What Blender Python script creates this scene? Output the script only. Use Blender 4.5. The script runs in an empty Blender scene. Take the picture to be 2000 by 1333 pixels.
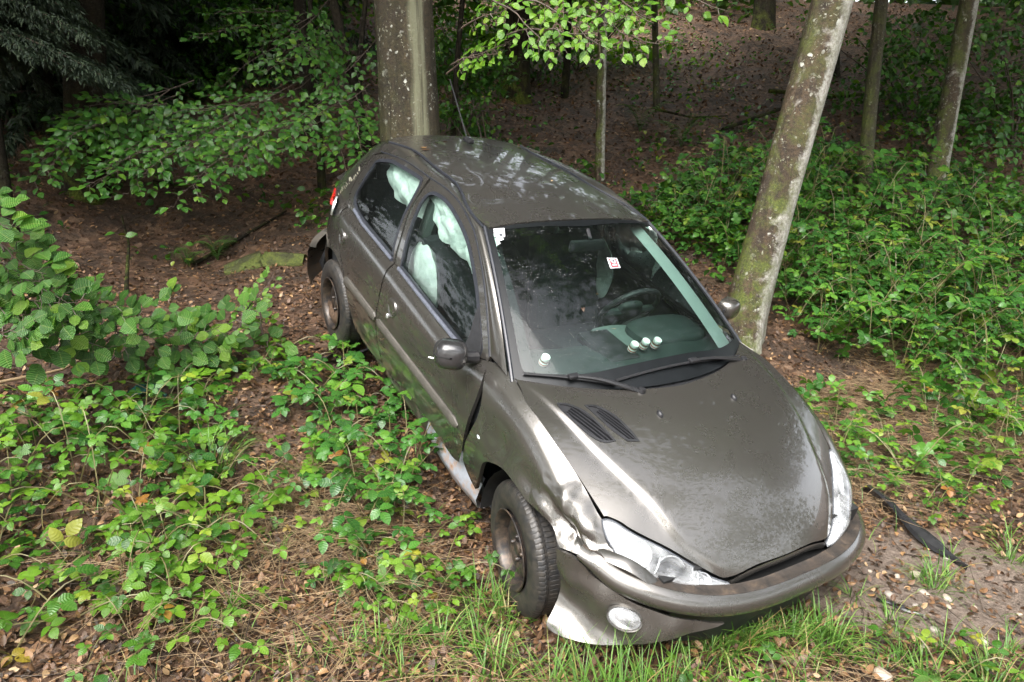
import bpy, bmesh, math, random
import numpy as np
from mathutils import Vector, Matrix, Euler, Quaternion
from mathutils import geometry as mgeo
random.seed(7); RNG=np.random.default_rng(11)
SC=bpy.context.scene; COL=SC.collection
R_=math.radians
# ------------------------------------------------------------------ camera, sky, sun, exposure
cam_d=bpy.data.cameras.new('camera'); cam=bpy.data.objects.new('camera',cam_d); COL.objects.link(cam)
cam.location=(0,0,1.9); cam.rotation_euler=(R_(76),0,0)
cam_d.sensor_width=36; cam_d.lens=25.2; cam_d.clip_start=.05; cam_d.clip_end=600
SC.camera=cam
world=bpy.data.worlds.new('World'); SC.world=world; world.use_nodes=True
wn=world.node_tree; wn.nodes.clear()
sky=wn.nodes.new('ShaderNodeTexSky'); sky.sky_type='NISHITA'; sky.sun_disc=False
SUN_EL=R_(52); SUN_ROT=R_(200)
sky.sun_elevation=SUN_EL; sky.sun_rotation=SUN_ROT; sky.air_density=1.0; sky.dust_density=4.0; sky.ozone_density=.6
bg=wn.nodes.new('ShaderNodeBackground'); bg.inputs['Strength'].default_value=.15
wo=wn.nodes.new('ShaderNodeOutputWorld')
hs=wn.nodes.new('ShaderNodeHueSaturation'); hs.inputs['Saturation'].default_value=.30   # cloud cover: greyer than a clear sky
wn.links.new(sky.outputs[0],hs.inputs['Color']); wn.links.new(hs.outputs[0],bg.inputs[0]); wn.links.new(bg.outputs[0],wo.inputs[0])
sun_d=bpy.data.lights.new('sun','SUN'); sun_d.energy=1.1; sun_d.angle=R_(60); sun_d.color=(1,.97,.93)
sun=bpy.data.objects.new('sun',sun_d); COL.objects.link(sun); sun.location=(0,-10,30)
# the lamp shines along -Z: point it down from the sun's place in the sky
sun.rotation_euler=(R_(90)-SUN_EL,0,math.pi-SUN_ROT)
vs_=SC.view_settings; vs_.view_transform='Standard'; vs_.look='None'; vs_.gamma=1; vs_.use_curve_mapping=False
vs_.exposure=2.2
SC.render.film_transparent=False
cy=SC.cycles
cy.max_bounces=8; cy.diffuse_bounces=3; cy.glossy_bounces=4; cy.transparent_max_bounces=12; cy.transmission_bounces=4
cy.caustics_reflective=False; cy.caustics_refractive=False; cy.sample_clamp_indirect=6
# ------------------------------------------------------------------ helpers
def tag(o,label=None,cat=None,group=None,kind=None):
    if label:o['label']=label
    if cat:o['category']=cat
    if group:o['group']=group
    if kind:o['kind']=kind
    return o
def empty(name,loc=(0,0,0),rz=0):
    o=bpy.data.objects.new(name,None); COL.objects.link(o); o.location=loc; o.rotation_euler=(0,0,rz)
    o.empty_display_size=.1; return o
def npmesh(name,V,F,mats=(),smooth=True,sharp=None,attrs=None,midx=None):
    """mesh from arrays; F is an int array (n,k) or a list of tuples"""
    me=bpy.data.meshes.new(name)
    V=np.asarray(V,np.float32)
    if isinstance(F,np.ndarray):
        n,k=F.shape; me.vertices.add(len(V)); me.vertices.foreach_set('co',V.ravel())
        me.loops.add(n*k); me.loops.foreach_set('vertex_index',F.astype(np.int32).ravel())
        me.polygons.add(n); me.polygons.foreach_set('loop_start',np.arange(0,n*k,k,dtype=np.int32))
        me.update(calc_edges=True)
    else:
        me.from_pydata([tuple(map(float,v)) for v in V],[],[tuple(map(int,f)) for f in F]); me.update()
    for m in mats: me.materials.append(m)
    if midx is not None: me.polygons.foreach_set('material_index',np.asarray(midx,np.int32))
    me.polygons.foreach_set('use_smooth',np.full(len(me.polygons),bool(smooth)))
    if attrs:
        for an,(typ,arr) in attrs.items():
            a=me.attributes.new(an,typ,'POINT')
            a.data.foreach_set('value' if typ=='FLOAT' else 'vector',np.asarray(arr,np.float32).ravel())
    if sharp: me.set_sharp_from_angle(angle=R_(sharp))
    return me
def link(name,me,parent=None,loc=None,rot=None,scale=None):
    o=bpy.data.objects.new(name,me); COL.objects.link(o)
    if parent is not None:o.parent=parent
    if loc is not None:o.location=loc
    if rot is not None:o.rotation_euler=rot
    if scale is not None:o.scale=scale
    return o
class MB:
    def __init__(s): s.V=[];s.F=[];s.M=[];s.n=0
    def add(s,V,F,mi=0):
        V=np.asarray(V,float).reshape(-1,3); b=s.n; s.V.append(V); s.n+=len(V)
        for f in F: s.F.append(tuple(int(i)+b for i in f)); s.M.append(mi)
        return s
    def grid(s,P,mi=0,flip=False,closeu=False,closev=False):
        P=np.asarray(P,float); a,b,_=P.shape; F=[]
        for i in range(a if closeu else a-1):
            for j in range(b if closev else b-1):
                i2=(i+1)%a;j2=(j+1)%b
                q=(i*b+j,i2*b+j,i2*b+j2,i*b+j2); F.append(q[::-1] if flip else q)
        return s.add(P.reshape(-1,3),F,mi)
    def tube(s,pts,rad,n=8,mi=0,cap=True):
        pts=np.asarray(pts,float); m=len(pts); rad=np.broadcast_to(np.asarray(rad,float),(m,))
        T=np.gradient(pts,axis=0); T/=np.linalg.norm(T,axis=1)[:,None]+1e-12
        up=np.array([0,0,1.]) if abs(T[0][2])<.9 else np.array([1.,0,0])
        N=np.cross(T[0],up);N/=np.linalg.norm(N); rings=[]
        for i in range(m):
            N=N-T[i]*(N@T[i]);N/=np.linalg.norm(N)+1e-12;Bn=np.cross(T[i],N)
            a=np.arange(n)/n*2*np.pi
            rings.append(pts[i]+rad[i]*(np.cos(a)[:,None]*N+np.sin(a)[:,None]*Bn))
        P=np.array(rings); s.grid(P,mi,closev=True)
        if cap:
            b=s.n-m*n
            s.F.append(tuple(b+j for j in range(n)));s.M.append(mi)
            s.F.append(tuple(b+(m-1)*n+j for j in range(n))[::-1]);s.M.append(mi)
        return s
    def box(s,c,d,mi=0,rot=None,bev=.0):
        c=np.asarray(c,float);d=np.asarray(d,float)/2
        bm=bmesh.new(); bmesh.ops.create_cube(bm,size=1)
        for v in bm.verts: v.co=Vector((v.co.x*2*d[0],v.co.y*2*d[1],v.co.z*2*d[2]))
        if bev>0: bmesh.ops.bevel(bm,geom=list(bm.edges),offset=bev,segments=2,affect='EDGES',profile=.5)
        if rot is not None:
            for v in bm.verts:v.co=rot@v.co
        bm.verts.index_update()
        V=[np.array(v.co)+c for v in bm.verts];F=[[v.index for v in f.verts] for f in bm.faces]; bm.free()
        return s.add(V,F,mi)
    def lathe(s,prof,n=32,mi=0,axis='z',c=(0,0,0)):
        """prof list of (r,h)"""
        a=np.arange(n)/n*2*np.pi;P=[]
        for r,h in prof:
            x=r*np.cos(a);y=r*np.sin(a);z=np.full(n,h)
            q={'z':(x,y,z),'y':(x,z,y),'x':(z,x,y)}[axis]
            P.append(np.stack(q,-1)+np.asarray(c,float))
        return s.grid(np.array(P),mi,closev=True,flip=(axis!='y'))
    def mesh(s,name,mats,sharp=35,smooth=True,attrs=None):
        V=np.concatenate(s.V) if s.V else np.zeros((0,3))
        return npmesh(name,V,s.F,mats,smooth,sharp,attrs,s.M)
    def build(s,name,mats,parent=None,sharp=35,smooth=True,flipy=False):
        if not isinstance(mats,(list,tuple)):mats=[mats]
        if flipy:
            s.V=[v*np.array([1,-1,1]) for v in s.V]; s.F=[f[::-1] for f in s.F]
        return link(name,s.mesh(name,mats,sharp,smooth),parent)
# ------------------------------------------------------------------ materials
class NT:
    def __init__(s,name):
        s.m=bpy.data.materials.new(name); s.m.use_nodes=True; s.t=s.m.node_tree; s.t.nodes.clear()
        s.out=s.t.nodes.new('ShaderNodeOutputMaterial')
    def n(s,typ,**kw):
        nd=s.t.nodes.new(typ)
        for k,v in kw.items():
            if k.startswith('i_'):
                key=k[2:]; nd.inputs[int(key) if key.isdigit() else key.replace('_',' ')].default_value=v
            else: setattr(nd,k,v)
        return nd
    def l(s,a,b): s.t.links.new(a,b)
    def ramp(s,fac,stops,interp='LINEAR'):
        r=s.t.nodes.new('ShaderNodeValToRGB'); r.color_ramp.interpolation=interp
        el=r.color_ramp.elements
        while len(el)<len(stops): el.new(.5)
        for e,(p,c) in zip(el,stops): e.position=p; e.color=(c[0],c[1],c[2],1) if hasattr(c,'__len__') else (c,c,c,1)
        if fac is not None: s.l(fac,r.inputs[0])
        return r
    def mix(s,fac,a,b,blend='MIX'):
        m=s.t.nodes.new('ShaderNodeMix'); m.data_type='RGBA'; m.blend_type=blend
        for idx,v in ((0,fac),(6,a),(7,b)):
            if isinstance(v,bpy.types.NodeSocket): s.l(v,m.inputs[idx])
            else: m.inputs[idx].default_value=(v if idx==0 else (v[0],v[1],v[2],1))
        return m.outputs[2]
    def math(s,op,a,b=None,clamp=False):
        m=s.t.nodes.new('ShaderNodeMath'); m.operation=op; m.use_clamp=clamp
        for i,v in enumerate((a,b)):
            if v is None: continue
            if isinstance(v,bpy.types.NodeSocket): s.l(v,m.inputs[i])
            else: m.inputs[i].default_value=v
        return m.outputs[0]
    def noise(s,scale,detail=4,rough=.5,vec=None,dist=0):
        nd=s.n('ShaderNodeTexNoise'); nd.inputs['Scale'].default_value=scale; nd.inputs['Detail'].default_value=detail
        nd.inputs['Roughness'].default_value=rough; nd.inputs['Distortion'].default_value=dist
        if vec is not None: s.l(vec,nd.inputs['Vector'])
        return nd
    def obj(s): return s.n('ShaderNodeTexCoord').outputs['Object']
    def bump(s,h,strength=.3,dist=.01):
        b=s.n('ShaderNodeBump'); b.inputs['Strength'].default_value=strength; b.inputs['Distance'].default_value=dist
        s.l(h,b.inputs['Height']); return b.outputs[0]
    def pbr(s,color=(.5,.5,.5),rough=.5,metal=0,coat=0,normal=None,spec=.5,**kw):
        p=s.n('ShaderNodeBsdfPrincipled')
        for key,v in (('Base Color',color),('Roughness',rough),('Metallic',metal),('Coat Weight',coat),('Specular IOR Level',spec)):
            if isinstance(v,bpy.types.NodeSocket): s.l(v,p.inputs[key])
            elif key=='Base Color': p.inputs[key].default_value=(v[0],v[1],v[2],1)
            else: p.inputs[key].default_value=v
        p.inputs['Coat Roughness'].default_value=.06
        if normal is not None: s.l(normal,p.inputs['Normal'])
        for k,v in kw.items(): p.inputs[k].default_value=v
        s.l(p.outputs[0],s.out.inputs[0]); s.p=p; return p
def simple(name,color,rough=.5,metal=0,coat=0,var=.15,scale=20,bump=0,spec=.5):
    t=NT(name); o=t.obj(); nz=t.noise(scale,5,.6,o)
    c0=[c*(1-var) for c in color];c1=[min(1,c*(1+var)) for c in color]
    col=t.ramp(nz.outputs[0],[(.3,c0),(.7,c1)]).outputs[0]
    t.pbr(col,rough,metal,coat,t.bump(nz.outputs[0],bump,.004) if bump else None,spec); return t.m
# ------------------------------------------------------------------ terrain
def hgt(X,Y):
    X=np.asarray(X,float);Y=np.asarray(Y,float)
    s=-.517*(X+.03)+.856*(Y-2.8)
    s=s-.10*np.maximum(0,X-1.2)*sstep0(3,6,Y)*0
    z=.30*.5*(s+np.sqrt(s*s+.16))
    z=z-.5*np.exp(-(((X+3.3)/1.4)**2+((Y-6.6)/1.6)**2))
    a=np.maximum(Y-8,0);z=z+.14*a*a/(a+2)
    z=z+.125*np.maximum(0,X-1)*sstep0(5,11,Y)
    z=z-.20*np.maximum(0,-X-4)*sstep0(5,11,Y)
    b=np.maximum(Y-22,0);z=z-.42*b*b/(b+3)
    z=np.where(Y<2.2,z*np.exp(-((2.2-np.minimum(Y,2.2))/2.0)**2),z)
    return z
def sstep0(a,b,x):
    t=np.clip((x-a)/(b-a),0,1);return t*t*(3-2*t)
def rough_(X,Y):
    return .030*np.sin(X*2.3+1.1*np.sin(Y*1.7))*np.sin(Y*2.9+.8*np.sin(X*2.1))+.016*np.sin(X*6.1+Y*2.2)*np.sin(Y*5.3-X*1.9)+.008*np.sin(X*14+Y*9)*np.sin(Y*13-X*7)
def ground_z(X,Y): return hgt(X,Y)+rough_(X,Y)
def build_ground():
    gx=np.concatenate([np.linspace(-120,-9,26)[:-1],np.arange(-9,-4,.16),np.arange(-4,5.5,.05),np.arange(5.5,10,.16),np.linspace(10,120,26)])
    gy=np.concatenate([np.linspace(-100,1,22)[:-1],np.arange(1,7.5,.05),np.arange(7.5,13,.12),np.arange(13,26,.35),np.linspace(26,140,26)])
    X,Y=np.meshgrid(gx,gy,indexing='ij');Z=ground_z(X,Y)
    V=np.stack([X,Y,Z],-1).reshape(-1,3);b=len(gy)
    i,j=np.meshgrid(np.arange(len(gx)-1),np.arange(b-1),indexing='ij');i=i.ravel();j=j.ravel()
    F=np.stack([i*b+j,(i+1)*b+j,(i+1)*b+j+1,i*b+j+1],1)
    t=NT('forest_soil');o=t.obj();vo=t.n('ShaderNodeTexVoronoi');vo.inputs['Scale'].default_value=19;t.l(o,vo.inputs['Vector'])
    lit=t.ramp(vo.outputs['Color'],[(.1,(0.035,0.020,0.013)),(.4,(0.077,0.043,0.025)),(.65,(0.119,0.065,0.037)),(.9,(0.188,0.119,0.075))]).outputs[0]
    nz=t.noise(2.2,6,.65,o);soil=t.ramp(t.noise(24,7,.7,o).outputs[0],[(.3,(.020,.013,.009)),(.6,(.058,.038,.026)),(.8,(.11,.082,.062))]).outputs[0]
    col=t.mix(t.ramp(nz.outputs[0],[(.38,0),(.55,1)]).outputs[0],soil,lit)
    # trodden pale loam on the verge by the bumper
    sp=t.n('ShaderNodeSeparateXYZ');t.l(o,sp.inputs[0])
    mp=t.n('ShaderNodeMapping');mp.inputs['Location'].default_value=(-2.0,-3.0,0);mp.inputs['Scale'].default_value=(1,1.25,0);mp.vector_type='POINT';t.l(o,mp.inputs[0])
    vl=t.n('ShaderNodeVectorMath',operation='LENGTH')
    sb=t.n('ShaderNodeVectorMath',operation='SUBTRACT');sb.inputs[1].default_value=(1.9,2.95,0);t.l(o,sb.inputs[0])
    ml=t.n('ShaderNodeVectorMath',operation='MULTIPLY');ml.inputs[1].default_value=(.75,1.2,0);t.l(sb.outputs[0],ml.inputs[0]);t.l(ml.outputs[0],vl.inputs[0])
    ms=t.ramp(t.math('ADD',vl.outputs['Value'],t.math('MULTIPLY',t.noise(5,5,.7,o).outputs[0],.5)),[(.70,1),(.95,0)]).outputs[0]
    loam=t.ramp(t.noise(40,8,.75,o).outputs[0],[(.3,(.085,.062,.048)),(.55,(.185,.145,.115)),(.75,(.30,.25,.21))]).outputs[0]
    col=t.mix(t.math('MULTIPLY',ms,.85),col,loam)
    hh=t.math('ADD',t.math('MULTIPLY',vo.outputs['Distance'],.6),t.noise(45,6,.7,o).outputs[0])
    t.pbr(col,.62,normal=t.bump(hh,.8,.03),spec=.4)
    g=link('ground',npmesh('ground',V,F,[t.m]));tag(g,kind='structure');return g
build_ground()
# ------------------------------------------------------------------ car body surfaces (car coordinates, metres)
BK={'rearwin': [(-2.4044, 0.1105), (-2.4326, 0.1789), (-2.4398, 0.2679), (-2.4321, 0.3832), (-2.4322, 0.5674), (-2.4315, 0.7277), (-2.4161, 0.7822), (-2.375, 0.8306), (-2.2254, 0.9278), (-2.0581, 0.9619), (-1.9059, 0.9858), (-1.8263, 0.9933), (-1.8016, 0.9779), (-1.7826, 0.9009), (-1.766, 0.7154), (-1.7602, 0.5049), (-1.739, 0.2843), (-1.7266, 0.1648), (-1.708, 0.0534), (-1.6961, 0.001), (-1.8485, -0.0053), (-2.0385, -0.002), (-2.2271, 0.0257), (-2.3323, 0.0542)], 'frontwin': [(-1.5947, -0.0053), (-1.6085, 0.1067), (-1.6378, 0.288), (-1.6739, 0.5606), (-1.6944, 0.7503), (-1.685, 0.8759), (-1.6587, 0.9344), (-1.6165, 0.9661), (-1.4963, 0.9777), (-1.3428, 0.9266), (-1.1609, 0.8156), (-0.9864, 0.631), (-0.8619, 0.4707), (-0.7527, 0.2818), (-0.6772, 0.0985), (-0.6719, -0.0552), (-0.6968, -0.1257), (-0.759, -0.103), (-0.9861, -0.0321), (-1.2135, -0.0288), (-1.4125, -0.0254)], 'sail': [(-0.7542, 0.2805), (-0.6772, 0.0985), (-0.6719, -0.0552), (-0.6968, -0.1257), (-0.7501, -0.1188), (-0.7807, -0.0757), (-0.7997, 0.0179), (-0.7984, 0.1573), (-0.8336, 0.3696), (-0.8329, 0.4258)], 'doorseam': [(-2.2935, 0.9638), (-2.1402, 1.0171), (-1.7461, 1.0511), (-1.5863, 1.0663), (-1.4226, 1.0488), (-1.1747, 0.9261), (-0.9671, 0.7098), (-0.7532, 0.4077), (-0.6138, 0.0574)], 'ditch': [(-2.3584, -0.9203), (-2.3021, -0.8055), (-2.076, -0.7946), (-1.8459, -0.8162), (-1.6341, -0.8237), (-1.3163, -0.9824), (-1.1191, -1.0752)], 'door_front': [(-0.6212, 1.0), (-0.5644, 0.8592), (-0.5351, 0.7071), (-0.5281, 0.5743), (-0.5316, 0.4574), (-0.5528, 0.305), (-0.601, 0.194)], 'door_bot': [(-0.601, 0.194), (-0.6801, 0.1606), (-0.8253, 0.157), (-1.0667, 0.1817), (-1.2426, 0.164), (-1.5192, 0.1217), (-1.6634, 0.115)], 'door_bot2': [(-1.7221, 0.0348), (-2.0051, 0.0343), (-2.1056, 0.0595), (-2.3188, 0.0317)], 'fender_rear': [(-0.6301, 1.0), (-0.5534, 0.8468), (-0.5237, 0.7633), (-0.477, 0.6321), (-0.4683, 0.5447), (-0.4971, 0.448), (-0.5241, 0.3708), (-0.5486, 0.2537), (-0.4722, 0.1844)], 'arch': [(-0.3996, 0.1674), (-0.3766, 0.2861), (-0.3444, 0.3915), (-0.2869, 0.4357), (-0.1916, 0.4751), (-0.0871, 0.4861), (0.0036, 0.4885), (0.1043, 0.509), (0.168, 0.501), (0.2279, 0.4504)], 'fender_low': [(0.2361, 0.4497), (0.2839, 0.4709), (0.3494, 0.5328), (0.4014, 0.6245)], 'hl_fender': [(0.2849, 0.9993), (0.3217, 0.9403), (0.3718, 0.8901), (0.4274, 0.8502), (0.4747, 0.8396)], 'rear_arch': [(-2.6545, 0.3158), (-2.6701, 0.3364), (-2.4673, 0.4137), (-2.3861, 0.4076), (-2.3743, 0.2713), (-2.4339, 0.0957), (-2.4523, 0.0)], 'strip': [(-0.6038, 0.3618), (-0.7481, 0.3909), (-0.9789, 0.396), (-1.2483, 0.4119), (-1.5846, 0.4109), (-1.9659, 0.3971), (-2.21, 0.4177)], 'tailc': [(-2.6144, 0.7919)], 'redl': [(-2.8448, 0.8782), (-2.7702, 0.8633), (-2.772, 0.7187), (-2.7153, 0.7293), (-2.7338, 0.7845), (-2.7153, 0.8672)], 'flake': [(-2.5664, 0.4922), (-2.5678, 0.3881), (-2.6118, 0.2483), (-2.6526, 0.1012), (-2.685, -0.0315), (-2.7058, -0.1373)], 'dots': [(-0.4247, 0.4676), (-1.4862, 0.5873), (-1.5223, 0.5034), (-2.3508, 0.6316)], 'hl_top': [(0.2845, -0.6801), (0.2903, -0.6646), (0.3257, -0.6278), (0.3583, -0.6032), (0.4057, -0.5585), (0.4655, -0.4958), (0.5285, -0.4329), (0.5876, -0.3636), (0.6259, -0.2943)], 'hood_R': [(-0.4134, -0.701), (-0.2657, -0.7273), (-0.1504, -0.7247), (0.0094, -0.7163), (0.1658, -0.694), (0.2814, -0.672)], 'hood_front': [(0.6216, -0.2871), (0.6384, -0.1565), (0.6384, 0.0449), (0.6245, 0.2735)], 'hood_L': [(0.5419, 0.4721), (0.4719, 0.5668), (0.3518, 0.6854), (0.2513, 0.7599), (0.1227, 0.75), (-0.0245, 0.7111), (-0.1576, 0.6673), (-0.3225, 0.6561)], 'hood_base': [(-0.4196, -0.6976), (-0.2797, -0.5082), (-0.1731, -0.277), (-0.1429, -0.0844), (-0.1305, 0.1252), (-0.1725, 0.3576), (-0.2162, 0.4872)], 'vent1': [(-0.1999, -0.613), (-0.1791, -0.5729), (-0.1172, -0.5284), (-0.0269, -0.5044), (0.0585, -0.4907), (0.0459, -0.5398), (-0.0042, -0.5773), (-0.0906, -0.6039), (-0.1651, -0.6168)], 'vent2': [(-0.1467, -0.5091), (-0.1266, -0.4626), (-0.0493, -0.418), (0.048, -0.3991), (0.0927, -0.3965), (0.0762, -0.4427), (0.0017, -0.4759), (-0.0922, -0.4972)], 'bump_up': [(-0.7552, 0.647), (-0.6023, 0.663), (-0.4615, 0.6666), (-0.2359, 0.6787), (-0.0961, 0.6792), (0.0005, 0.6923), (0.0795, 0.7556), (0.6525, 0.514)], 'bump_lo': [(-0.7737, 0.6341), (-0.6883, 0.5972), (-0.5458, 0.5849), (-0.4138, 0.5784), (-0.2411, 0.5639), (-0.0748, 0.561), (0.0539, 0.5639), (0.1689, 0.6543), (0.6097, 0.5092)], 'bump_side': [(-0.888, 0.6044), (-0.8655, 0.5295), (-0.8333, 0.4339), (-0.8185, 0.3801), (-0.8078, 0.3481), (-0.7907, 0.3362), (-0.712, 0.3576), (-0.6201, 0.3895), (-0.5193, 0.4385)], 'fog': [(-0.5846, 0.5292)], 'seamband': [(-0.7726, 0.6437), (-0.7507, 0.5966), (-0.7124, 0.5645), (-0.6342, 0.5408), (-0.5293, 0.5167)], 'wiper1': [(-0.956, 0.0422), (-0.7492, 0.0443), (-0.5891, 0.0319), (-0.4357, 0.0136)], 'wiper2': [(-0.4272, 0.0308), (0.0149, 0.0704), (0.5151, 0.0359), (0.7975, -0.0215)], 'stk1': [(-0.9668, 0.966), (-0.861, 0.9616), (-0.8822, 0.8971), (-0.9415, 0.8858), (-0.9803, 0.9079)], 'stk2': [(0.014, 0.7108), (0.1217, 0.7026), (0.0905, 0.639), (-0.0197, 0.6412)], 'hl_low': [(0.519, -0.594, 0.638), (0.555, -0.544, 0.628), (0.589, -0.493, 0.62), (0.62, -0.409, 0.612), (0.638, -0.34, 0.608), (0.642, -0.291, 0.612)]}
CARM=[[0.492638, 0.854193, 0.16632], [-0.815543, 0.519852, -0.25425], [-0.303641, -0.010388, 0.95273]]
CART=[0.65104, 3.21685, -0.03947]
# ---------- smooth interpolation -------------
def pch(xs,ys):
    """natural cubic spline"""
    xs=np.asarray(xs,float);ys=np.asarray(ys,float);n=len(xs)
    h=np.diff(xs);A=np.zeros((n,n));b=np.zeros((n,)+ys.shape[1:])
    A[0,0]=A[-1,-1]=1
    for i in range(1,n-1):
        A[i,i-1]=h[i-1];A[i,i]=2*(h[i-1]+h[i]);A[i,i+1]=h[i]
        b[i]=6*((ys[i+1]-ys[i])/h[i]-(ys[i]-ys[i-1])/h[i-1])
    m=np.linalg.solve(A,b)
    def f(x):
        x=np.asarray(x,float);xc=np.clip(x,xs[0],xs[-1])
        i=np.clip(np.searchsorted(xs,xc)-1,0,n-2)
        d=h[i];a=(xs[i+1]-xc)/d;c=(xc-xs[i])/d
        if ys.ndim>1:a=a[...,None];c=c[...,None];d=d[...,None]
        y=a*ys[i]+c*ys[i+1]+((a**3-a)*m[i]+(c**3-c)*m[i+1])*d*d/6
        return y
    return f
def sstep(a,b,x):
    t=np.clip((x-a)/(b-a),0,1);return t*t*(3-2*t)
Zc=pch([-.60,-.40,-.2,0,.2,.36,.50,.60,.665,.70],[.985,.985,.972,.948,.905,.850,.775,.700,.620,.54])
CR=pch([-.5,-.27,.03,.2,.36,.51,.56,.7],[.70,.645,.587,.53,.468,.40,.35,.22])
def hoodz(x,y,crease=True):
    z=Zc(x+.42*y*y*(.55+.45*sstep(-.3,.3,x)))-.03*(np.abs(y)/.7)**2
    if crease:
        yc=CR(x);z=z+.011*(1-sstep(yc-.008,yc+.024,np.abs(y)))*sstep(-.45,-.1,x)
    return z
def Hood(x,y):
    x,y=np.broadcast_arrays(x,y);return np.stack([x,y,hoodz(x,y)],-1)
YS=pch([-.7,-.40,-.27,-.15,0,.166,.285,.45,.6],[.705,.70,.719,.722,.714,.695,.680,.60,.47])   # shut line half width
def wplan(x):
    f=np.where(x>0,(1-np.clip(x/.72,0,.999)**3)**.4545,1.0)
    xr=np.clip((-x-2.3)/.80,0,.999)
    return f*(1-xr**2.6)**.22
ZB=pch([-3.0,-2.4,-2.0,-1.65,-1.2,-.8,-.5],[.975,.955,.942,.925,.893,.872,.86])
def Side(x,t):
    """right side (negative y): t 0 sill .. 1 belt / hood shut line"""
    x,t=np.broadcast_arrays(np.asarray(x,float),np.asarray(t,float))
    ys=YS(x);zs=hoodz(np.minimum(x,.6),ys,False)
    front=sstep(-.85,-.45,x)
    zb=ZB(x)
    yb=.742-.0*x
    ztop=zb*(1-front)+zs*front
    ytop=yb*(1-front)+(ys/np.maximum(wplan(x),.2))*front
    k=np.stack([np.stack([.715+0*x,.155+0*x],-1),
        np.stack([.788+0*x,.37+0*x],-1),
        np.stack([.822+0*x,.58+0*x],-1),
        np.stack([.808+0*x,.58+(ztop-.58)*.55],-1),
        np.stack([.785+(ytop-.742)*.35,.58+(ztop-.58)*.86],-1),
        np.stack([ytop,ztop],-1)],0)
    # Catmull-Rom over t
    u=t*5;i=np.clip(np.floor(u).astype(int),0,4);fr=(u-i)[...,None]
    def K(j):
        lo=k[0]*2-k[1];hi=k[5]*2-k[4]
        kk=np.concatenate([lo[None],k,hi[None]],0)
        return np.take_along_axis(kk,(j+1)[None,...,None].repeat(2,-1),0)[0]
    p0,p1,p2,p3=K(i-1),K(i),K(i+1),K(i+2)
    yz=.5*(2*p1+(p2-p0)*fr+(2*p0-5*p1+4*p2-p3)*fr**2+(3*p1-p0-3*p2+p3)*fr**3)
    # arch flare
    r=np.hypot(x-0.0,yz[...,1]-.31);fl=.012*np.exp(-((r-.33)/.06)**2)
    r2=np.hypot(x+2.442,yz[...,1]-.31);fl=fl+.012*np.exp(-((r2-.33)/.06)**2)
    return np.stack([x,-(yz[...,0]+fl)*wplan(x),yz[...,1]],-1)
RAILY=pch([-3,-2.7,-2.4,-1.6,-1.15,-.9,-.5],[.50,.525,.545,.553,.535,.52,.50])
RAILZ=pch([-3,-2.7,-2.4,-1.6,-1.15,-.9,-.5],[1.29,1.335,1.355,1.365,1.347,1.335,1.31])
def Glass(x,s):
    """right side greenhouse; s 0 belt .. 1 roof rail"""
    x,s=np.broadcast_arrays(np.asarray(x,float),np.asarray(s,float))
    b=Side(np.clip(x,-2.9,-.62),1.0);b=b.copy();b[...,0]=x
    ybf=np.abs(b[...,1]);zb=b[...,2]
    yr=RAILY(x);zr=RAILZ(x)
    sh=np.clip(s,0,1.2)
    w=wplan(np.minimum(x-np.maximum(0,sh)*.28,0))/np.maximum(wplan(np.minimum(x,0)),.05)
    bul=.022*4*s*(1-s)
    y=(ybf+(yr-ybf)*s+bul)*np.clip(w,0,1);z=zb+(zr-zb)*s+bul*.4
    return np.stack([x,-y,z],-1)
def Roof(x,a):
    """a in -1..1 across (negative = right)"""
    x,a=np.broadcast_arrays(np.asarray(x,float),np.asarray(a,float))
    yr=RAILY(x)-.012;zr=RAILZ(x)+.002
    cz=pch([-2.8,-2.6,-2.2,-1.6,-1.1],[.030,.035,.045,.052,.042])(x)
    return np.stack([x,a*yr,zr+cz*(1-np.abs(a)**2.4)],-1)
WB=dict(y=.70)
def Wind(u,v):
    """windscreen; u -1..1 across, v 0 bottom .. 1 top"""
    u,v=np.broadcast_arrays(np.asarray(u,float),np.asarray(v,float))
    xb=-.165-.235*np.abs(u)**2.2;yb=.700*u;zb=.966-.030*np.abs(u)**2.2
    xt=-1.10-.05*np.abs(u)**2;yt=.514*u;zt=1.388-.041*np.abs(u)**2
    bul=.030*4*v*(1-v)*(1-.25*u*u)
    return np.stack([xb+(xt-xb)*v+bul*.45,yb+(yt-yb)*v,zb+(zt-zb)*v+bul*.9],-1)
def Bump(q,z,off=0.0):
    """front bumper wall; q -1..1 = plan angle (negative right)"""
    q,z=np.broadcast_arrays(np.asarray(q,float),np.asarray(z,float))
    th=q*np.pi/2
    n=2.6
    c=np.abs(np.cos(th))**(2/n);s_=np.sign(th)*np.abs(np.sin(th))**(2/n)
    X=.06+(.69+off)*c;Y=(.815+off)*s_
    lean=-.03*np.clip((z-.5)/.2,-1.5,1)**2
    return np.stack([X+lean,Y,z],-1)
def BumpF(q,z):
    """front bumper skin with its lower edge kicked outwards (near side)"""
    q,z=np.broadcast_arrays(np.asarray(q,float),np.asarray(z,float))
    return Bump(q,z,.34*np.maximum(0,.60-z)*sstep(.1,-.45,q)-.055*np.exp(-((z-.47)/.07)**2)*sstep(-.45,-.75,q)*.5)
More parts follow.
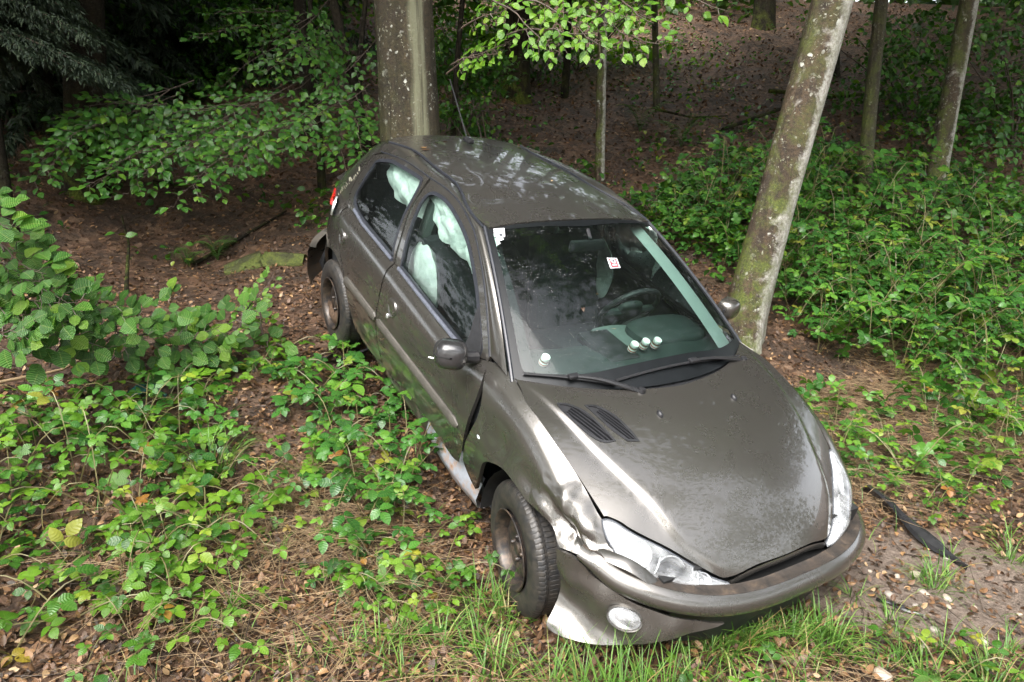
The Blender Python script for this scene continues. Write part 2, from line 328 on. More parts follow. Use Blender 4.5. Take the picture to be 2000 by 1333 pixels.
# ------------------------------------------------------------------ car materials
def paint_mat():
    t=NT('taupe_paint'); o=t.obj(); sp=t.n('ShaderNodeSeparateXYZ'); t.l(o,sp.inputs[0])
    fl=t.noise(900,2,.5,o)
    base=t.ramp(fl.outputs[0],[(.3,(.112,.104,.094)),(.7,(.152,.142,.129))]).outputs[0]
    # dust film and rain-washed dirt, heavier in blotches
    d1=t.noise(3.5,6,.65,o,.6); film=t.ramp(d1.outputs[0],[(.45,0),(.75,1)]).outputs[0]
    col=t.mix(t.math('MULTIPLY',film,.10),base,(.10,.088,.070))
    # mud and green blotches low on the flanks (where a car collects road dirt)
    low=t.n('ShaderNodeMapRange',clamp=True); low.inputs[1].default_value=.72; low.inputs[2].default_value=.30
    t.l(sp.outputs[2],low.inputs[0])
    mp=t.n('ShaderNodeMapping'); mp.inputs['Scale'].default_value=(2.2,2.2,9); mp.inputs['Rotation'].default_value=(0,.35,0); t.l(o,mp.inputs[0])
    d2=t.noise(2.2,7,.7,mp.outputs[0],.8); mm=t.ramp(d2.outputs[0],[(.46,0),(.60,1)]).outputs[0]
    rear=t.n('ShaderNodeMapRange',clamp=True); rear.inputs[1].default_value=-.75; rear.inputs[2].default_value=-1.5; t.l(sp.outputs[0],rear.inputs[0])
    mud=t.math('MULTIPLY',t.math('MULTIPLY',mm,low.outputs[0]),rear.outputs[0])
    col=t.mix(t.math('MULTIPLY',mud,.9),col,(.13,.085,.05))
    d3=t.noise(5,6,.7,mp.outputs[0],.5); gm=t.ramp(d3.outputs[0],[(.56,0),(.70,1)]).outputs[0]
    low2=t.n('ShaderNodeMapRange',clamp=True); low2.inputs[1].default_value=.86; low2.inputs[2].default_value=.6; t.l(sp.outputs[2],low2.inputs[0])
    gr=t.math('MULTIPLY',t.math('MULTIPLY',gm,low2.outputs[0]),rear.outputs[0])
    col=t.mix(t.math('MULTIPLY',gr,.45),col,(.05,.075,.03))
    # pale specks: scratches, lichen dust, dried drops
    sc=t.n('ShaderNodeTexVoronoi'); sc.inputs['Scale'].default_value=38; t.l(o,sc.inputs['Vector'])
    sd=t.ramp(sc.outputs['Distance'],[(.05,1),(.11,0)]).outputs[0]
    gate=t.ramp(t.noise(6,3,.6,o).outputs[0],[(.52,0),(.66,1)]).outputs[0]
    spk=t.math('MULTIPLY',sd,gate); col=t.mix(t.math('MULTIPLY',spk,.16),col,(.42,.42,.40))
    mpx=t.n('ShaderNodeMapping'); mpx.inputs['Scale'].default_value=(3,22,9); mpx.inputs['Rotation'].default_value=(.1,.2,.5); t.l(o,mpx.inputs[0])
    scr=t.ramp(t.noise(3,4,.6,mpx.outputs[0]).outputs[0],[(.70,0),(.74,1)]).outputs[0]
    col=t.mix(t.math('MULTIPLY',scr,.10),col,(.36,.35,.33))
    rough=t.math('ADD',t.math('MULTIPLY',film,.05),t.math('ADD',t.math('MULTIPLY',mud,.40),.27))
    metal=t.math('SUBTRACT',.78,t.math('MULTIPLY',mud,.7),True)
    b1=t.noise(2.6,2,.5,o); bead=t.n('ShaderNodeTexVoronoi'); bead.inputs['Scale'].default_value=170; t.l(o,bead.inputs['Vector'])
    bd=t.ramp(bead.outputs['Distance'],[(.12,1),(.30,0)]).outputs[0]
    bd=t.math('MULTIPLY',bd,t.ramp(t.noise(9,3,.6,o).outputs[0],[(.48,0),(.62,1)]).outputs[0])
    n1=t.bump(bd,.05,.001)
    bb=t.n('ShaderNodeBump'); bb.inputs['Strength'].default_value=.07; bb.inputs['Distance'].default_value=.03; t.l(b1.outputs[0],bb.inputs['Height']); t.l(n1,bb.inputs['Normal'])
    p=t.pbr(col,rough,metal,t.math('SUBTRACT',1.0,mud,True),bb.outputs[0])
    t.l(n1,p.inputs['Coat Normal']); p.inputs['Coat Roughness'].default_value=.035
    return t.m
PAINT=paint_mat()
BLACK=simple('black_plastic',(.018,.018,.020),.42,var=.3,scale=60,bump=.15)
GREYPL=simple('grey_plastic',(.07,.075,.085),.4,var=.2,scale=30,bump=.1)
RUBBER=simple('black_rubber_seal',(.022,.024,.030),.35,var=.3,scale=50)
SEALBLUE=simple('weathered_belt_seal',(.085,.092,.115),.38,var=.35,scale=45,bump=.2)
STRIP=simple('grey_rubbing_strip',(.085,.078,.068),.45,metal=.2,var=.25,scale=14)
DARK=simple('dark_cavity',(.008,.008,.008),.8,var=.3)
CHROME=simple('lamp_reflector_chrome',(.90,.92,.94),.30,metal=.75,var=.06,scale=40)
RED=simple('red_lamp_lens',(.62,.02,.015),.18,coat=.8,var=.2)
WHITEPL=simple('white_plastic',(.8,.8,.78),.4,var=.05)
LAMPW=simple('frosted_lamp_white',(.55,.60,.62),.25,coat=.6,var=.2,scale=30)
DASH=simple('dashboard_grey',(.022,.031,.030),.55,var=.25,scale=8,bump=.1)
SEATM=simple('seat_fabric',(.016,.019,.022),.9,var=.3,scale=60,bump=.4)
TRIM=simple('pale_trim',(.42,.48,.46),.6,var=.1,scale=6)
ROOFLIN=simple('pale_headlining',(.06,.075,.07),.8,var=.1)
def bag_mat():
    t=NT('airbag_cloth'); o=t.obj(); nz=t.noise(9,6,.65,o,.5)
    col=t.ramp(nz.outputs[0],[(.3,(.58,.66,.64)),(.65,(.86,.90,.88))]).outputs[0]
    t.pbr(col,.8,normal=t.bump(t.math('ADD',nz.outputs[0],t.math('MULTIPLY',t.noise(14,3,.55,o,1.2).outputs[0],.5)),.6,.02)); return t.m
BAG=bag_mat()
def rust_mat():
    t=NT('bare_sill_metal'); o=t.obj(); nz=t.noise(14,7,.7,o,.4)
    col=t.ramp(nz.outputs[0],[(.30,(.16,.06,.03)),(.40,(.42,.28,.2)),(.50,(.34,.36,.41)),(.78,(.46,.48,.54))]).outputs[0]
    t.pbr(col,.45,metal=.15,normal=t.bump(nz.outputs[0],.4,.01)); return t.m
SILLM=rust_mat()
def shelf_mat():
    t=NT('dirty_bumper_top'); o=t.obj(); nz=t.noise(16,7,.7,o,.3)
    col=t.ramp(nz.outputs[0],[(.30,(.012,.011,.010)),(.55,(.040,.030,.023)),(.78,(.11,.078,.052))]).outputs[0]
    t.pbr(col,.65,normal=t.bump(nz.outputs[0],.7,.012)); return t.m
SHELF=shelf_mat()
def glass_mat(name,tint,ior=1.5,drops=True,spec=1.0):
    t=NT(name); o=t.obj()
    tr=t.n('ShaderNodeBsdfTransparent'); tr.inputs[0].default_value=(*tint,1)
    gl=t.n('ShaderNodeBsdfGlossy'); gl.inputs['Roughness'].default_value=.008
    fr=t.n('ShaderNodeFresnel'); fr.inputs[0].default_value=ior
    fac=t.math('MULTIPLY',fr.outputs[0],spec,True)
    if drops:
        v=t.n('ShaderNodeTexVoronoi'); v.inputs['Scale'].default_value=75; t.l(o,v.inputs['Vector'])
        d=t.ramp(v.outputs['Distance'],[(.10,1),(.26,0)]).outputs[0]
        g=t.ramp(t.noise(7,4,.65,o).outputs[0],[(.46,0),(.60,1)]).outputs[0]
        hh=t.math('MULTIPLY',d,g)
        mp=t.n('ShaderNodeMapping'); mp.inputs['Scale'].default_value=(5,26,5); t.l(o,mp.inputs[0])
        run=t.noise(2.2,4,.6,mp.outputs[0])   # rain running down the screen
        b0=t.bump(run.outputs[0],.05,.006)
        b=t.n('ShaderNodeBump'); b.inputs['Strength'].default_value=.5; b.inputs['Distance'].default_value=.004
        t.l(hh,b.inputs['Height']); t.l(b0,b.inputs['Normal']); t.l(b.outputs[0],gl.inputs['Normal'])
        df=t.n('ShaderNodeBsdfDiffuse'); df.inputs[0].default_value=(.62,.70,.68,1)
        film=t.math('MULTIPLY',t.noise(4,6,.7,o,.4).outputs[0],.010)
        mx0=t.n('ShaderNodeMixShader'); t.l(t.math('ADD',film,t.math('MULTIPLY',hh,.07),True),mx0.inputs[0]); t.l(tr.outputs[0],mx0.inputs[1]); t.l(df.outputs[0],mx0.inputs[2])
        base=mx0.outputs[0]
    else: base=tr.outputs[0]
    mx=t.n('ShaderNodeMixShader'); t.l(fac,mx.inputs[0]); t.l(base,mx.inputs[1]); t.l(gl.outputs[0],mx.inputs[2])
    t.l(mx.outputs[0],t.out.inputs[0]); return t.m
GLASS=glass_mat('green_tinted_glass',(.74,.86,.81))
WGLASS=glass_mat('windscreen_glass',(.70,.86,.80))
def lens_mat():
    t=NT('whitened_lamp_lens');o=t.obj();tr=t.n('ShaderNodeBsdfTransparent');df=t.n('ShaderNodeBsdfDiffuse');df.inputs[0].default_value=(.86,.88,.90,1)
    gl=t.n('ShaderNodeBsdfGlossy');gl.inputs['Roughness'].default_value=.05;fr=t.n('ShaderNodeFresnel');fr.inputs[0].default_value=1.55
    m1=t.n('ShaderNodeMixShader');t.l(t.ramp(t.noise(11,5,.65,o,.4).outputs[0],[(.35,.05),(.62,.34)]).outputs[0],m1.inputs[0]);t.l(tr.outputs[0],m1.inputs[1]);t.l(df.outputs[0],m1.inputs[2])  # white mixed into the clear lens, standing in for its bright reflections
    m2=t.n('ShaderNodeMixShader');t.l(t.math('MULTIPLY',fr.outputs[0],1.4,True),m2.inputs[0]);t.l(m1.outputs[0],m2.inputs[1]);t.l(gl.outputs[0],m2.inputs[2]);t.l(m2.outputs[0],t.out.inputs[0]);return t.m
LENS=lens_mat()
# ------------------------------------------------------------------ panel builder
def cr_closed(pts,n=4,ang=42):
    """dense closed outline through pts, sharp corners kept"""
    P=np.asarray(pts,float);m=len(P);out=[]
    d1=P-np.roll(P,1,0);d2=np.roll(P,-1,0)-P
    cs=(d1*d2).sum(1)/(np.linalg.norm(d1,axis=1)*np.linalg.norm(d2,axis=1)+1e-12)
    corner=cs<math.cos(R_(ang))
    for i in range(m):
        p1,p2=P[i],P[(i+1)%m]; L=np.linalg.norm(p2-p1)
        p0=P[i-1] if not corner[i] else 2*p1-p2
        p3=P[(i+2)%m] if not corner[(i+1)%m] else 2*p2-p1
        k0=np.linalg.norm(p1-p0);k3=np.linalg.norm(p3-p2)
        t1=(p2-p0)/(k0+L+1e-12)*L;t2=(p3-p1)/(k3+L+1e-12)*L
        for j in range(n):
            t=j/n
            out.append((2*t**3-3*t*t+1)*p1+(t**3-2*t*t+t)*t1+(-2*t**3+3*t*t)*p2+(t**3-t*t)*t2)
    return np.array(out)
def area2(P): return .5*np.sum(P[:,0]*np.roll(P[:,1],-1)-np.roll(P[:,0],-1)*P[:,1])
def inset(P,d):
    """move outline inward by d (outward if negative)"""
    s=1 if area2(P)>0 else -1
    T=np.roll(P,-1,0)-np.roll(P,1,0);T/=np.linalg.norm(T,axis=1)[:,None]+1e-12
    return P+np.stack([-T[:,1],T[:,0]],1)*s*d
def inpoly(Q,P):
    x,y=Q[:,0],Q[:,1];c=np.zeros(len(Q),bool);x1,y1=P[:,0],P[:,1];x2,y2=np.roll(x1,-1),np.roll(y1,-1)
    for a,b,e,g in zip(x1,y1,x2,y2):
        k=(b>y)!=(g>y)
        with np.errstate(divide='ignore',invalid='ignore'): xi=(e-a)*(y-b)/(g-b+1e-15)+a
        c^=k&(x<xi)
    return c
def distpoly(Q,P):
    d=np.full(len(Q),1e9)
    A=P;Bv=np.roll(P,-1,0)-P;L2=(Bv**2).sum(1)+1e-15
    for a,b,l in zip(A,Bv,L2):
        t=np.clip(((Q-a)@b)/l,0,1);d=np.minimum(d,np.linalg.norm(Q-(a+t[:,None]*b),axis=1))
    return d
CTR=np.array([0,0,.62])
def panel(mb,S,outline,holes=(),vs=1.0,step=.035,gap=.0022,thick=.012,mi=0,off=0.0,disp=None,dense=4,skirt=True,ang=42,centre=None,lines=()):
    sc=np.array([1,vs])
    loops=[inset(cr_closed(np.asarray(outline,float)*sc,dense,ang),gap)]
    for h in holes: loops.append(inset(cr_closed(np.asarray(h,float)*sc,dense,ang),-gap))
    allp=[];faces=[];k=0
    for L in loops:
        faces.append(list(range(k,k+len(L))));k+=len(L);allp.append(L)
    o=loops[0];lo=o.min(0);hi=o.max(0)
    gx,gy=np.meshgrid(np.arange(lo[0]+step/2,hi[0],step),np.arange(lo[1]+step/2,hi[1],step),indexing='ij')
    Q=np.stack([gx.ravel(),gy.ravel()],1)
    Q=Q[inpoly(Q,o)];Q=Q[distpoly(Q,o)>step*.42]
    for h in loops[1:]:
        Q=Q[~inpoly(Q,h)];Q=Q[distpoly(Q,h)>step*.42]
    le=[]
    for ln in lines:
        ln=np.asarray(ln,float)*sc;ln=ln[inpoly(ln,o)];ln=ln[distpoly(ln,o)>.004]
        for h in loops[1:]:
            ln=ln[~inpoly(ln,h)];ln=ln[distpoly(ln,h)>.004]
        if len(ln)<2: continue
        dm=np.min(np.linalg.norm(Q[:,None]-ln[None],axis=2),axis=1) if len(Q) else np.zeros(0)
        Q=Q[dm>.009];le.append(ln)
    for ln in le:
        dd=np.linalg.norm(np.diff(ln,axis=0),axis=1)
        allp.append(ln)
    pts=np.concatenate(allp+[Q])
    edges=[];kk=k
    for ln in le:
        dd=np.linalg.norm(np.diff(ln,axis=0),axis=1)
        edges+=[(kk+i,kk+i+1) for i in range(len(ln)-1) if dd[i]<.035];kk+=len(ln)
    for f in faces: edges+= [(f[i],f[(i+1)%len(f)]) for i in range(len(f))]
    r=mgeo.delaunay_2d_cdt([Vector(p) for p in pts],edges,[],0,1e-7)
    pv=np.array([tuple(v) for v in r[0]]);tris=[tuple(f) for f in r[2]]
    cen=np.array([pv[list(f)].mean(0) for f in tris])
    ok=inpoly(cen,loops[0])
    for h in loops[1:]: ok&=~inpoly(cen,h)
    tris=[f for f,k_ in zip(tris,ok) if k_]
    P=S(pv[:,0],pv[:,1]/vs)
    e=1e-4
    N=np.cross(S(pv[:,0]+e,pv[:,1]/vs)-S(pv[:,0]-e,pv[:,1]/vs),S(pv[:,0],pv[:,1]/vs+e)-S(pv[:,0],pv[:,1]/vs-e))
    N/=np.linalg.norm(N,axis=1)[:,None]+1e-12
    c=CTR if centre is None else np.asarray(centre,float)
    ref=P-c*np.array([0,0,1])-np.stack([P[:,0]*.75-.25,0*P[:,0],0*P[:,0]],1)
    sg=np.where((N*ref).sum(1).sum()>=0,1,-1);N=N*sg
    P=P+N*off
    if disp is not None: P=P+disp(P,N)
    T=np.array(tris);fn=np.cross(P[T[:,1]]-P[T[:,0]],P[T[:,2]]-P[T[:,0]])
    fl=(fn*N[T[:,0]]).sum(1)<0;T[fl]=T[fl][:,::-1]
    F=[tuple(t) for t in T]
    if skirt and thick>0:
        # directed boundary edges -> a returned flange
        ec={}
        for t in F:
            for i in range(3):
                a,b=t[i],t[(i+1)%3]; ec[(a,b)]=1
        be=[(a,b) for (a,b) in ec if (b,a) not in ec]
        idx={};extra=[]
        for a,b in be:
            for v in (a,b):
                if v not in idx: idx[v]=len(P)+len(extra); extra.append(P[v]-N[v]*thick)
        for a,b in be: F.append((b,a,idx[a],idx[b]))
        P=np.concatenate([P,np.array(extra)]) if extra else P
    mb.add(P,F,mi); return loops
def resample(P,n):
    P=np.asarray(P,float);d=np.r_[0,np.cumsum(np.linalg.norm(np.diff(P,axis=0),axis=1))]
    # smooth the polyline with a spline over arc length
    t=np.linspace(0,d[-1],n)
    if len(P)>3: return pch(d,P)(t)
    return np.stack([np.interp(t,d,P[:,k]) for k in range(3)],1)
def loft(mb,A,B,n=30,m=6,bulge=.0,mi=0,dirv=None,flip=False):
    A=resample(A,n);B=resample(B,n);v=np.linspace(0,1,m)
    P=A[:,None]*(1-v[None,:,None])+B[:,None]*v[None,:,None]
    if bulge:
        T=np.gradient(A,axis=0);N=np.cross(T,B-A);N/=np.linalg.norm(N,axis=1)[:,None]+1e-12
        if dirv is not None: N*=np.sign((N*np.asarray(dirv)).sum(1))[:,None]
        P=P+N[:,None]*(bulge*4*v*(1-v))[None,:,None]
    mb.grid(P,mi,flip=flip); return P
# ------------------------------------------------------------------ the car
CAR=tag(empty('crashed_car'),'grey-brown metallic five-door hatchback with crumpled front corner, nose down on the slope','car')
CAR.matrix_world=Matrix(((*CARM[0],CART[0]),(*CARM[1],CART[1]),(*CARM[2],CART[2]),(0,0,0,1)))
def car(mb,name,mats,parent=None,sharp=35,left=False,label=None):
    o=mb.build(name,mats,parent or CAR,sharp,True,left)
    if label:o['label']=label
    return o
# ---- doors, fenders, quarters
dent_seed=Vector((3.1,7.7,1.3))
def fbm(P,sc,seed=0):
    from mathutils import noise
    return np.array([noise.noise(Vector((p[0]*sc+seed,p[1]*sc+seed*.7,p[2]*sc-seed))) for p in P])
def fender_dent(P,N):
    d=np.zeros(len(P))
    def g(c,r):return np.exp(-(((P-np.array(c))/np.array(r))**2).sum(1))
    d-=.040*g((.20,-.79,.685),(.075,.3,.045))          # main crush behind the lamp
    d-=.018*g((.30,-.72,.655),(.05,.3,.04))
    d+=.016*g((.13,-.76,.775),(.06,.3,.022))           # buckled ridge above it
    d+=.014*g((.27,-.74,.720),(.030,.3,.018))
    d-=.010*g((-.02,-.80,.73),(.08,.3,.04))
    d-=.010*g((-.30,-.80,.74),(.10,.3,.07))
    m=g((.21,-.77,.70),(.12,.4,.08)); f=fbm(P,10,1.7);f2=np.abs(fbm(P,17,4.2))
    d+=m*(.008*f-.014*f2)
    # sharp folds in the sheet metal
    for (ax,az),(bx,bz),dep,w in (((.08,.755),(.31,.655),-.020,.034),((.14,.805),(.235,.690),.012,.026),((.22,.725),(.36,.705),-.015,.022),((.03,.700),(.19,.672),.010,.024),((.24,.70),(.27,.63),-.012,.020),((.05,.80),(.16,.77),-.008,.020)):
        u=np.clip(((P[:,0]-ax)*(bx-ax)+(P[:,2]-az)*(bz-az))/((bx-ax)**2+(bz-az)**2),0,1)
        ds=np.hypot(P[:,0]-ax-u*(bx-ax),P[:,2]-az-u*(bz-az))+.006*f
        d+=dep*np.maximum(0,1-np.abs(ds)/w)*(.4+.6*np.sin(np.pi*(.15+.7*u)))
    return N*d[:,None]
def door_dent(P,N):
    d=-.012*np.exp(-(((P-np.array([-.85,-.81,.45]))/np.array([.28,.3,.12]))**2).sum(1))
    d-=.010*np.exp(-(((P-np.array([-.60,-.79,.80]))/np.array([.12,.3,.10]))**2).sum(1))
    d+=.006*fbm(P,3.2,2.2)*np.clip((P[:,0]+1.2)/.6,0,1)
    return N*d[:,None]
clampS=lambda L,lo=.014:[(u,max(v,lo)) for u,v in L]
FW=clampS(BK['frontwin']);RW=clampS(BK['rearwin'],.012)
FW=[p for i,p in enumerate(FW) if not(p[1]<=.0141 and i in (16,17))]
SEAM=BK['doorseam']
for left in (False,True):
    side='left' if left else None
    # front door
    mb=MB();dx=None if left else door_dent
    low=[(-1.663,1.0),(-1.4,1.0),(-1.1,1.0),(-.85,1.0)]+BK['door_front']+BK['door_bot'][1:-1]+[(-1.640,.118),(-1.663,.16),(-1.668,.4),(-1.668,.7)]
    panel(mb,Side,low,vs=.90,step=.04,disp=dx,thick=.018)
    up=[(-1.664,.0),(-1.3,.0),(-.95,.0),(-.70,.0),(-.612,.0)]+[SEAM[8],SEAM[7],SEAM[6],SEAM[5],SEAM[4],SEAM[3],(-1.70,1.053),(-1.742,1.046),(-1.738,.88),(-1.722,.56),(-1.688,.28),(-1.670,.1)]
    panel(mb,Glass,up,[FW],vs=.45,step=.04,thick=.018,gap=.0018,ang=50)
    d=car(mb,'front_door',[PAINT],left=left)
    mb=MB();panel(mb,Glass,FW,vs=.45,step=.05,off=-.010,thick=0,skirt=False,gap=0); car(mb,'window_pane',[GLASS],d,left=left)
    mb=MB();P0=np.array(FW)*[1,.45];inn=inset(cr_closed(P0,1),.017)/[1,.45]
    panel(mb,Glass,FW,[inn],vs=.45,step=.05,off=.001,thick=.012,gap=-.001); car(mb,'window_seal',[RUBBER],d,left=left)
    # belt seal
    bl=Glass(np.linspace(-1.60,-.78,20),np.linspace(.012,.02,20))+np.array([0,-.006,0])
    mb=MB();mb.tube(bl*np.array([1,1,1]),.011,8);car(mb,'belt_seal',[SEALBLUE],d,left=left)
    mb=MB();panel(mb,Glass,clampS(BK['sail'],-.10),vs=.45,step=.04,off=.007,thick=.012);car(mb,'mirror_sail',[BLACK],d,left=left)
    # rubbing strip
    st=BK['strip'];xs=np.array([p[0] for p in st]);ts=np.array([p[1] for p in st])
    def strip(x0,x1,nm,par):
        x=np.linspace(x0,x1,28);tt=.402-.0*x
        mb=MB();rows=[]
        for dt,of in ((-.030,-.002),(-.026,.009),(-.010,.015),(.014,.013),(.026,.007),(.030,-.002)):
            e=np.ones_like(x);e[0]=e[-1]=.35
            p=Side(x,tt+dt*e);p[:,1]-=of*e;rows.append(p)
        P=np.array(rows);mb.grid(P,flip=True);return car(mb,nm,[STRIP],par,left=left)
    strip(-1.655,-.605,'rubbing_strip',d)
    # handle: dished round recess with a flap
    def handle(x,t,par,lock):
        c=Side(np.array(x),np.array(t))
        a=np.linspace(0,2*np.pi,24,endpoint=False);mb=MB()
        def ring(r,o):
            return Side(x+r*.060*np.cos(a)*1.0,t+r*.066*np.sin(a))+np.array([0,-o,0])
        mb.grid(np.array([ring(1.0,.001),ring(.95,.0045),ring(.86,.0035),ring(.62,-.009),ring(.25,-.016),ring(.02,-.018)]),closev=True,flip=False)
        h=car(mb,'door_handle',[PAINT],par,left=left)
        mb=MB();aa=np.linspace(-.15*np.pi,.95*np.pi,16)
        def arc(r,o):return Side(x+r*.060*np.cos(aa),t+.006+r*.066*np.sin(aa)*.98)+np.array([0,-o,0])
        e=Side(x+.052*np.linspace(1,-1,16),t+.004+.012*np.linspace(-1,1,16))+np.array([0,-.013,0])
        mb.grid(np.array([arc(.97,.002),arc(.90,.012),arc(.6,.016)*.5+e*.5+np.array([0,-.002,0]),e,e+np.array([0,.02,-.004])]),flip=True)
        car(mb,'handle_flap',[PAINT],d if lock else par,left=left)
        if lock:
            mb=MB();lc=Side(np.array(x-.036),np.array(t-.085));q=ringpts(lc,.011)
            mb.grid(q,closev=True);car(mb,'door_lock',[CHROME],par,left=left)
    def ringpts(c,r):
        a=np.linspace(0,2*np.pi,14,endpoint=False);P=[]
        for k,o in ((1,0),(.9,.006),(.5,.009),(.02,.009)):
            P.append(np.stack([c[0]+r*k*np.cos(a),np.full(14,c[1]-o),c[2]+r*k*1.4*np.sin(a)],1))
        return np.array(P)
    handle(BK['dots'][1][0],BK['dots'][1][1],d,True)
    # rear door
    mb=MB()
    low=[(-2.462,1.0),(-2.25,1.0),(-2.0,1.0),(-1.8,1.0),(-1.672,1.0),(-1.676,.7),(-1.676,.4),(-1.672,.14),(-1.69,.10),(-1.9,.085),(-2.07,.085),(-2.105,.12),(-2.12,.24),(-2.165,.36),(-2.24,.45),(-2.33,.51),(-2.41,.58),(-2.455,.70),(-2.475,.85)]
    panel(mb,Side,low,vs=.90,step=.045,thick=.018)
    up=[(-1.674,.0),(-1.69,.12),(-1.702,.28),(-1.738,.56),(-1.754,.88),(-1.757,1.045),(-1.9,1.04),SEAM[1],SEAM[0],(-2.42,.885),(-2.525,.78),(-2.53,.6),(-2.525,.4),(-2.515,.2),(-2.468,.0),(-2.2,0),(-1.95,0)]
    panel(mb,Glass,up,[RW],vs=.45,step=.045,thick=.018,gap=.0018,ang=50)
    rd=car(mb,'rear_door',[PAINT],left=left)
    mb=MB();panel(mb,Glass,RW,vs=.45,step=.05,off=-.010,thick=0,skirt=False,gap=0);car(mb,'window_pane',[GLASS],rd,left=left)
    mb=MB();inn=inset(cr_closed(np.array(RW)*[1,.45],1),.019)/[1,.45]
    panel(mb,Glass,RW,[inn],vs=.45,step=.05,off=.001,thick=.012,gap=-.001);car(mb,'window_seal',[RUBBER],rd,left=left)
    bl=Glass(np.linspace(-2.35,-1.70,20),np.r_[np.linspace(.06,.014,6),np.full(14,.012)])+np.array([0,-.006,0])
    mb=MB();mb.tube(bl,.011,8);car(mb,'belt_seal',[SEALBLUE],rd,left=left)
    strip(-2.20,-1.682,'rubbing_strip',rd)
    handle(BK['dots'][3][0],BK['dots'][3][1],rd,False)
    # rear quarter
    mb=MB()
    ar=[(-2.442+.355*math.cos(a),.31+.355*math.sin(a)) for a in np.linspace(R_(14),R_(172),16)]
    tt=np.linspace(0,1,80)
    def t_of(x,z):
        zz=Side(np.full(80,x),tt)[:,2];return float(np.interp(z,zz,tt))
    ar=[(x,t_of(x,z)) for x,z in ar]
    q=[(-2.085,.10),(-2.09,.17)]+ar[1:]+[(-2.90,.20),(-3.01,.22),(-3.045,.5),(-3.055,.8),(-3.05,1.0),(-2.95,1.0),(-2.8,1.0),(-2.6,1.0),(-2.47,1.0),(-2.484,.85),(-2.464,.70),(-2.418,.57),(-2.336,.498),(-2.25,.437),(-2.176,.35),(-2.132,.235),(-2.117,.115),(-2.10,.085)]
    q[0]=(-2.10,.088);q=q[:1]+q[2:]
    panel(mb,Side,q,vs=.90,step=.04,thick=.02,gap=.001)
    g=[(-2.475,.0),(-2.522,.2),(-2.533,.4),(-2.539,.6),(-2.535,.79),(-2.43,.90),(-2.318,.965),(-2.30,1.06),(-2.45,1.04),(-2.60,.96),(-2.72,.8),(-2.85,.5),(-2.94,.2),(-2.99,.0),(-2.7,0)]
    panel(mb,Glass,g,vs=.45,step=.04,thick=.02,gap=.001,ang=50)
    car(mb,'rear_quarter_panel',[PAINT],left=left,label=None if left else 'rear quarter panel with flaking paint under the side window')
    # front fender
    mb=MB();t_=BK['fender_rear']
    top=[(-.55,1.0),(-.40,1.0),(-.25,1.0),(-.10,1.0),(.05,1.0),(.17,1.0),(.285,1.0)]
    if not left:
        f=t_[:-1]+[(-.50,.20),(-.43,.165)]+BK['arch'][1:-1]+BK['fender_low']+BK['hl_fender'][::-1][:-1]+top[::-1]
        panel(mb,Side,f,vs=.9,step=.0135,disp=fender_dent,thick=.02,ang=55)
        fd=car(mb,'front_fender',[PAINT],label='dented front fender buckled above the wheel arch')
        mb=MB();lc=Side(np.array(BK['dots'][0][0]),np.array(BK['dots'][0][1]));a=np.linspace(0,2*np.pi,18,endpoint=False)
        P=[np.stack([lc[0]+.030*k*np.cos(a),np.full(18,lc[1]+.016-o),lc[2]+.020*k*np.sin(a)],1) for k,o in((1,0),(.92,.010),(.6,.015),(.05,.016))]
        mb.grid(np.array(P),closev=True);car(mb,'indicator_lamp',[LAMPW],fd)
    else:
        ar=[(.37*math.cos(a),.31+.37*math.sin(a)) for a in np.linspace(R_(172),R_(40),12)]
        ar=[(x,t_of(x,z)) for x,z in ar]
        f=[(-.612,1.0),(-.556,.86),(-.528,.70),(-.522,.57),(-.526,.45),(-.546,.30),(-.58,.19),(-.42,.16)]+ar+BK['fender_low'][1:]+BK['hl_fender'][::-1][:-1]+top[::-1]
        panel(mb,Side,f,vs=.9,step=.035,thick=.02,ang=55);car(mb,'front_fender',[PAINT],left=True)
    # roof side rail and A-pillar
    mb=MB()
    A1=[Glass(np.array(u),np.array(v)) for u,v in [(-2.46,.90)]+[tuple(p) for p in SEAM[:6]]]
    A2=[Glass(np.array(u),np.array(v)) for u,v in SEAM[5:]]
    dt=BK['ditch'];B1=[Roof(np.array(u),np.array(v)) for u,v in [(-2.50,-.93)]+[tuple(p) for p in dt[1:6]]]+[Wind(np.array(-1.03),np.array(.985))]
    B2=[Wind(np.array(-1.03),np.array(v)) for v in (.985,.75,.5,.25,.03)]
    B2[-1]=B2[-1]+np.array([-.01,0,0])
    A1=resample(A1,40);A2=resample(A2,24);B1=resample(B1,40);B2=resample(B2,24)
    A=np.concatenate([A1,A2[1:]]);Bc=np.concatenate([B1,B2[1:]])
    v=np.linspace(0,1,9);P=A[:,None]*(1-v[None,:,None])+Bc[:,None]*v[None,:,None]
    out=np.array([0,-.55,.83]);P=P+out*(.013*4*v*(1-v))[None,:,None]*np.r_[np.ones(40),np.linspace(1,.8,23)][:,None,None]
    inn=A-out*.02;inB=Bc-out*.02
    P=np.concatenate([inn[:,None],P,inB[:,None]],1)
    mb.grid(P,flip=True);car(mb,'roof_side_rail',[PAINT],left=left,sharp=50)
    mb=MB();dl=np.array(B1)+np.array([0,.004,.004]);mb.tube(dl,.0075,6);car(mb,'roof_ditch_moulding',[RUBBER],left=left)
    sl=(A*1.0)+np.array([0,.0,-.004]);mb=MB();mb.tube(sl,.006,6);car(mb,'door_frame_seal',[RUBBER],left=left)
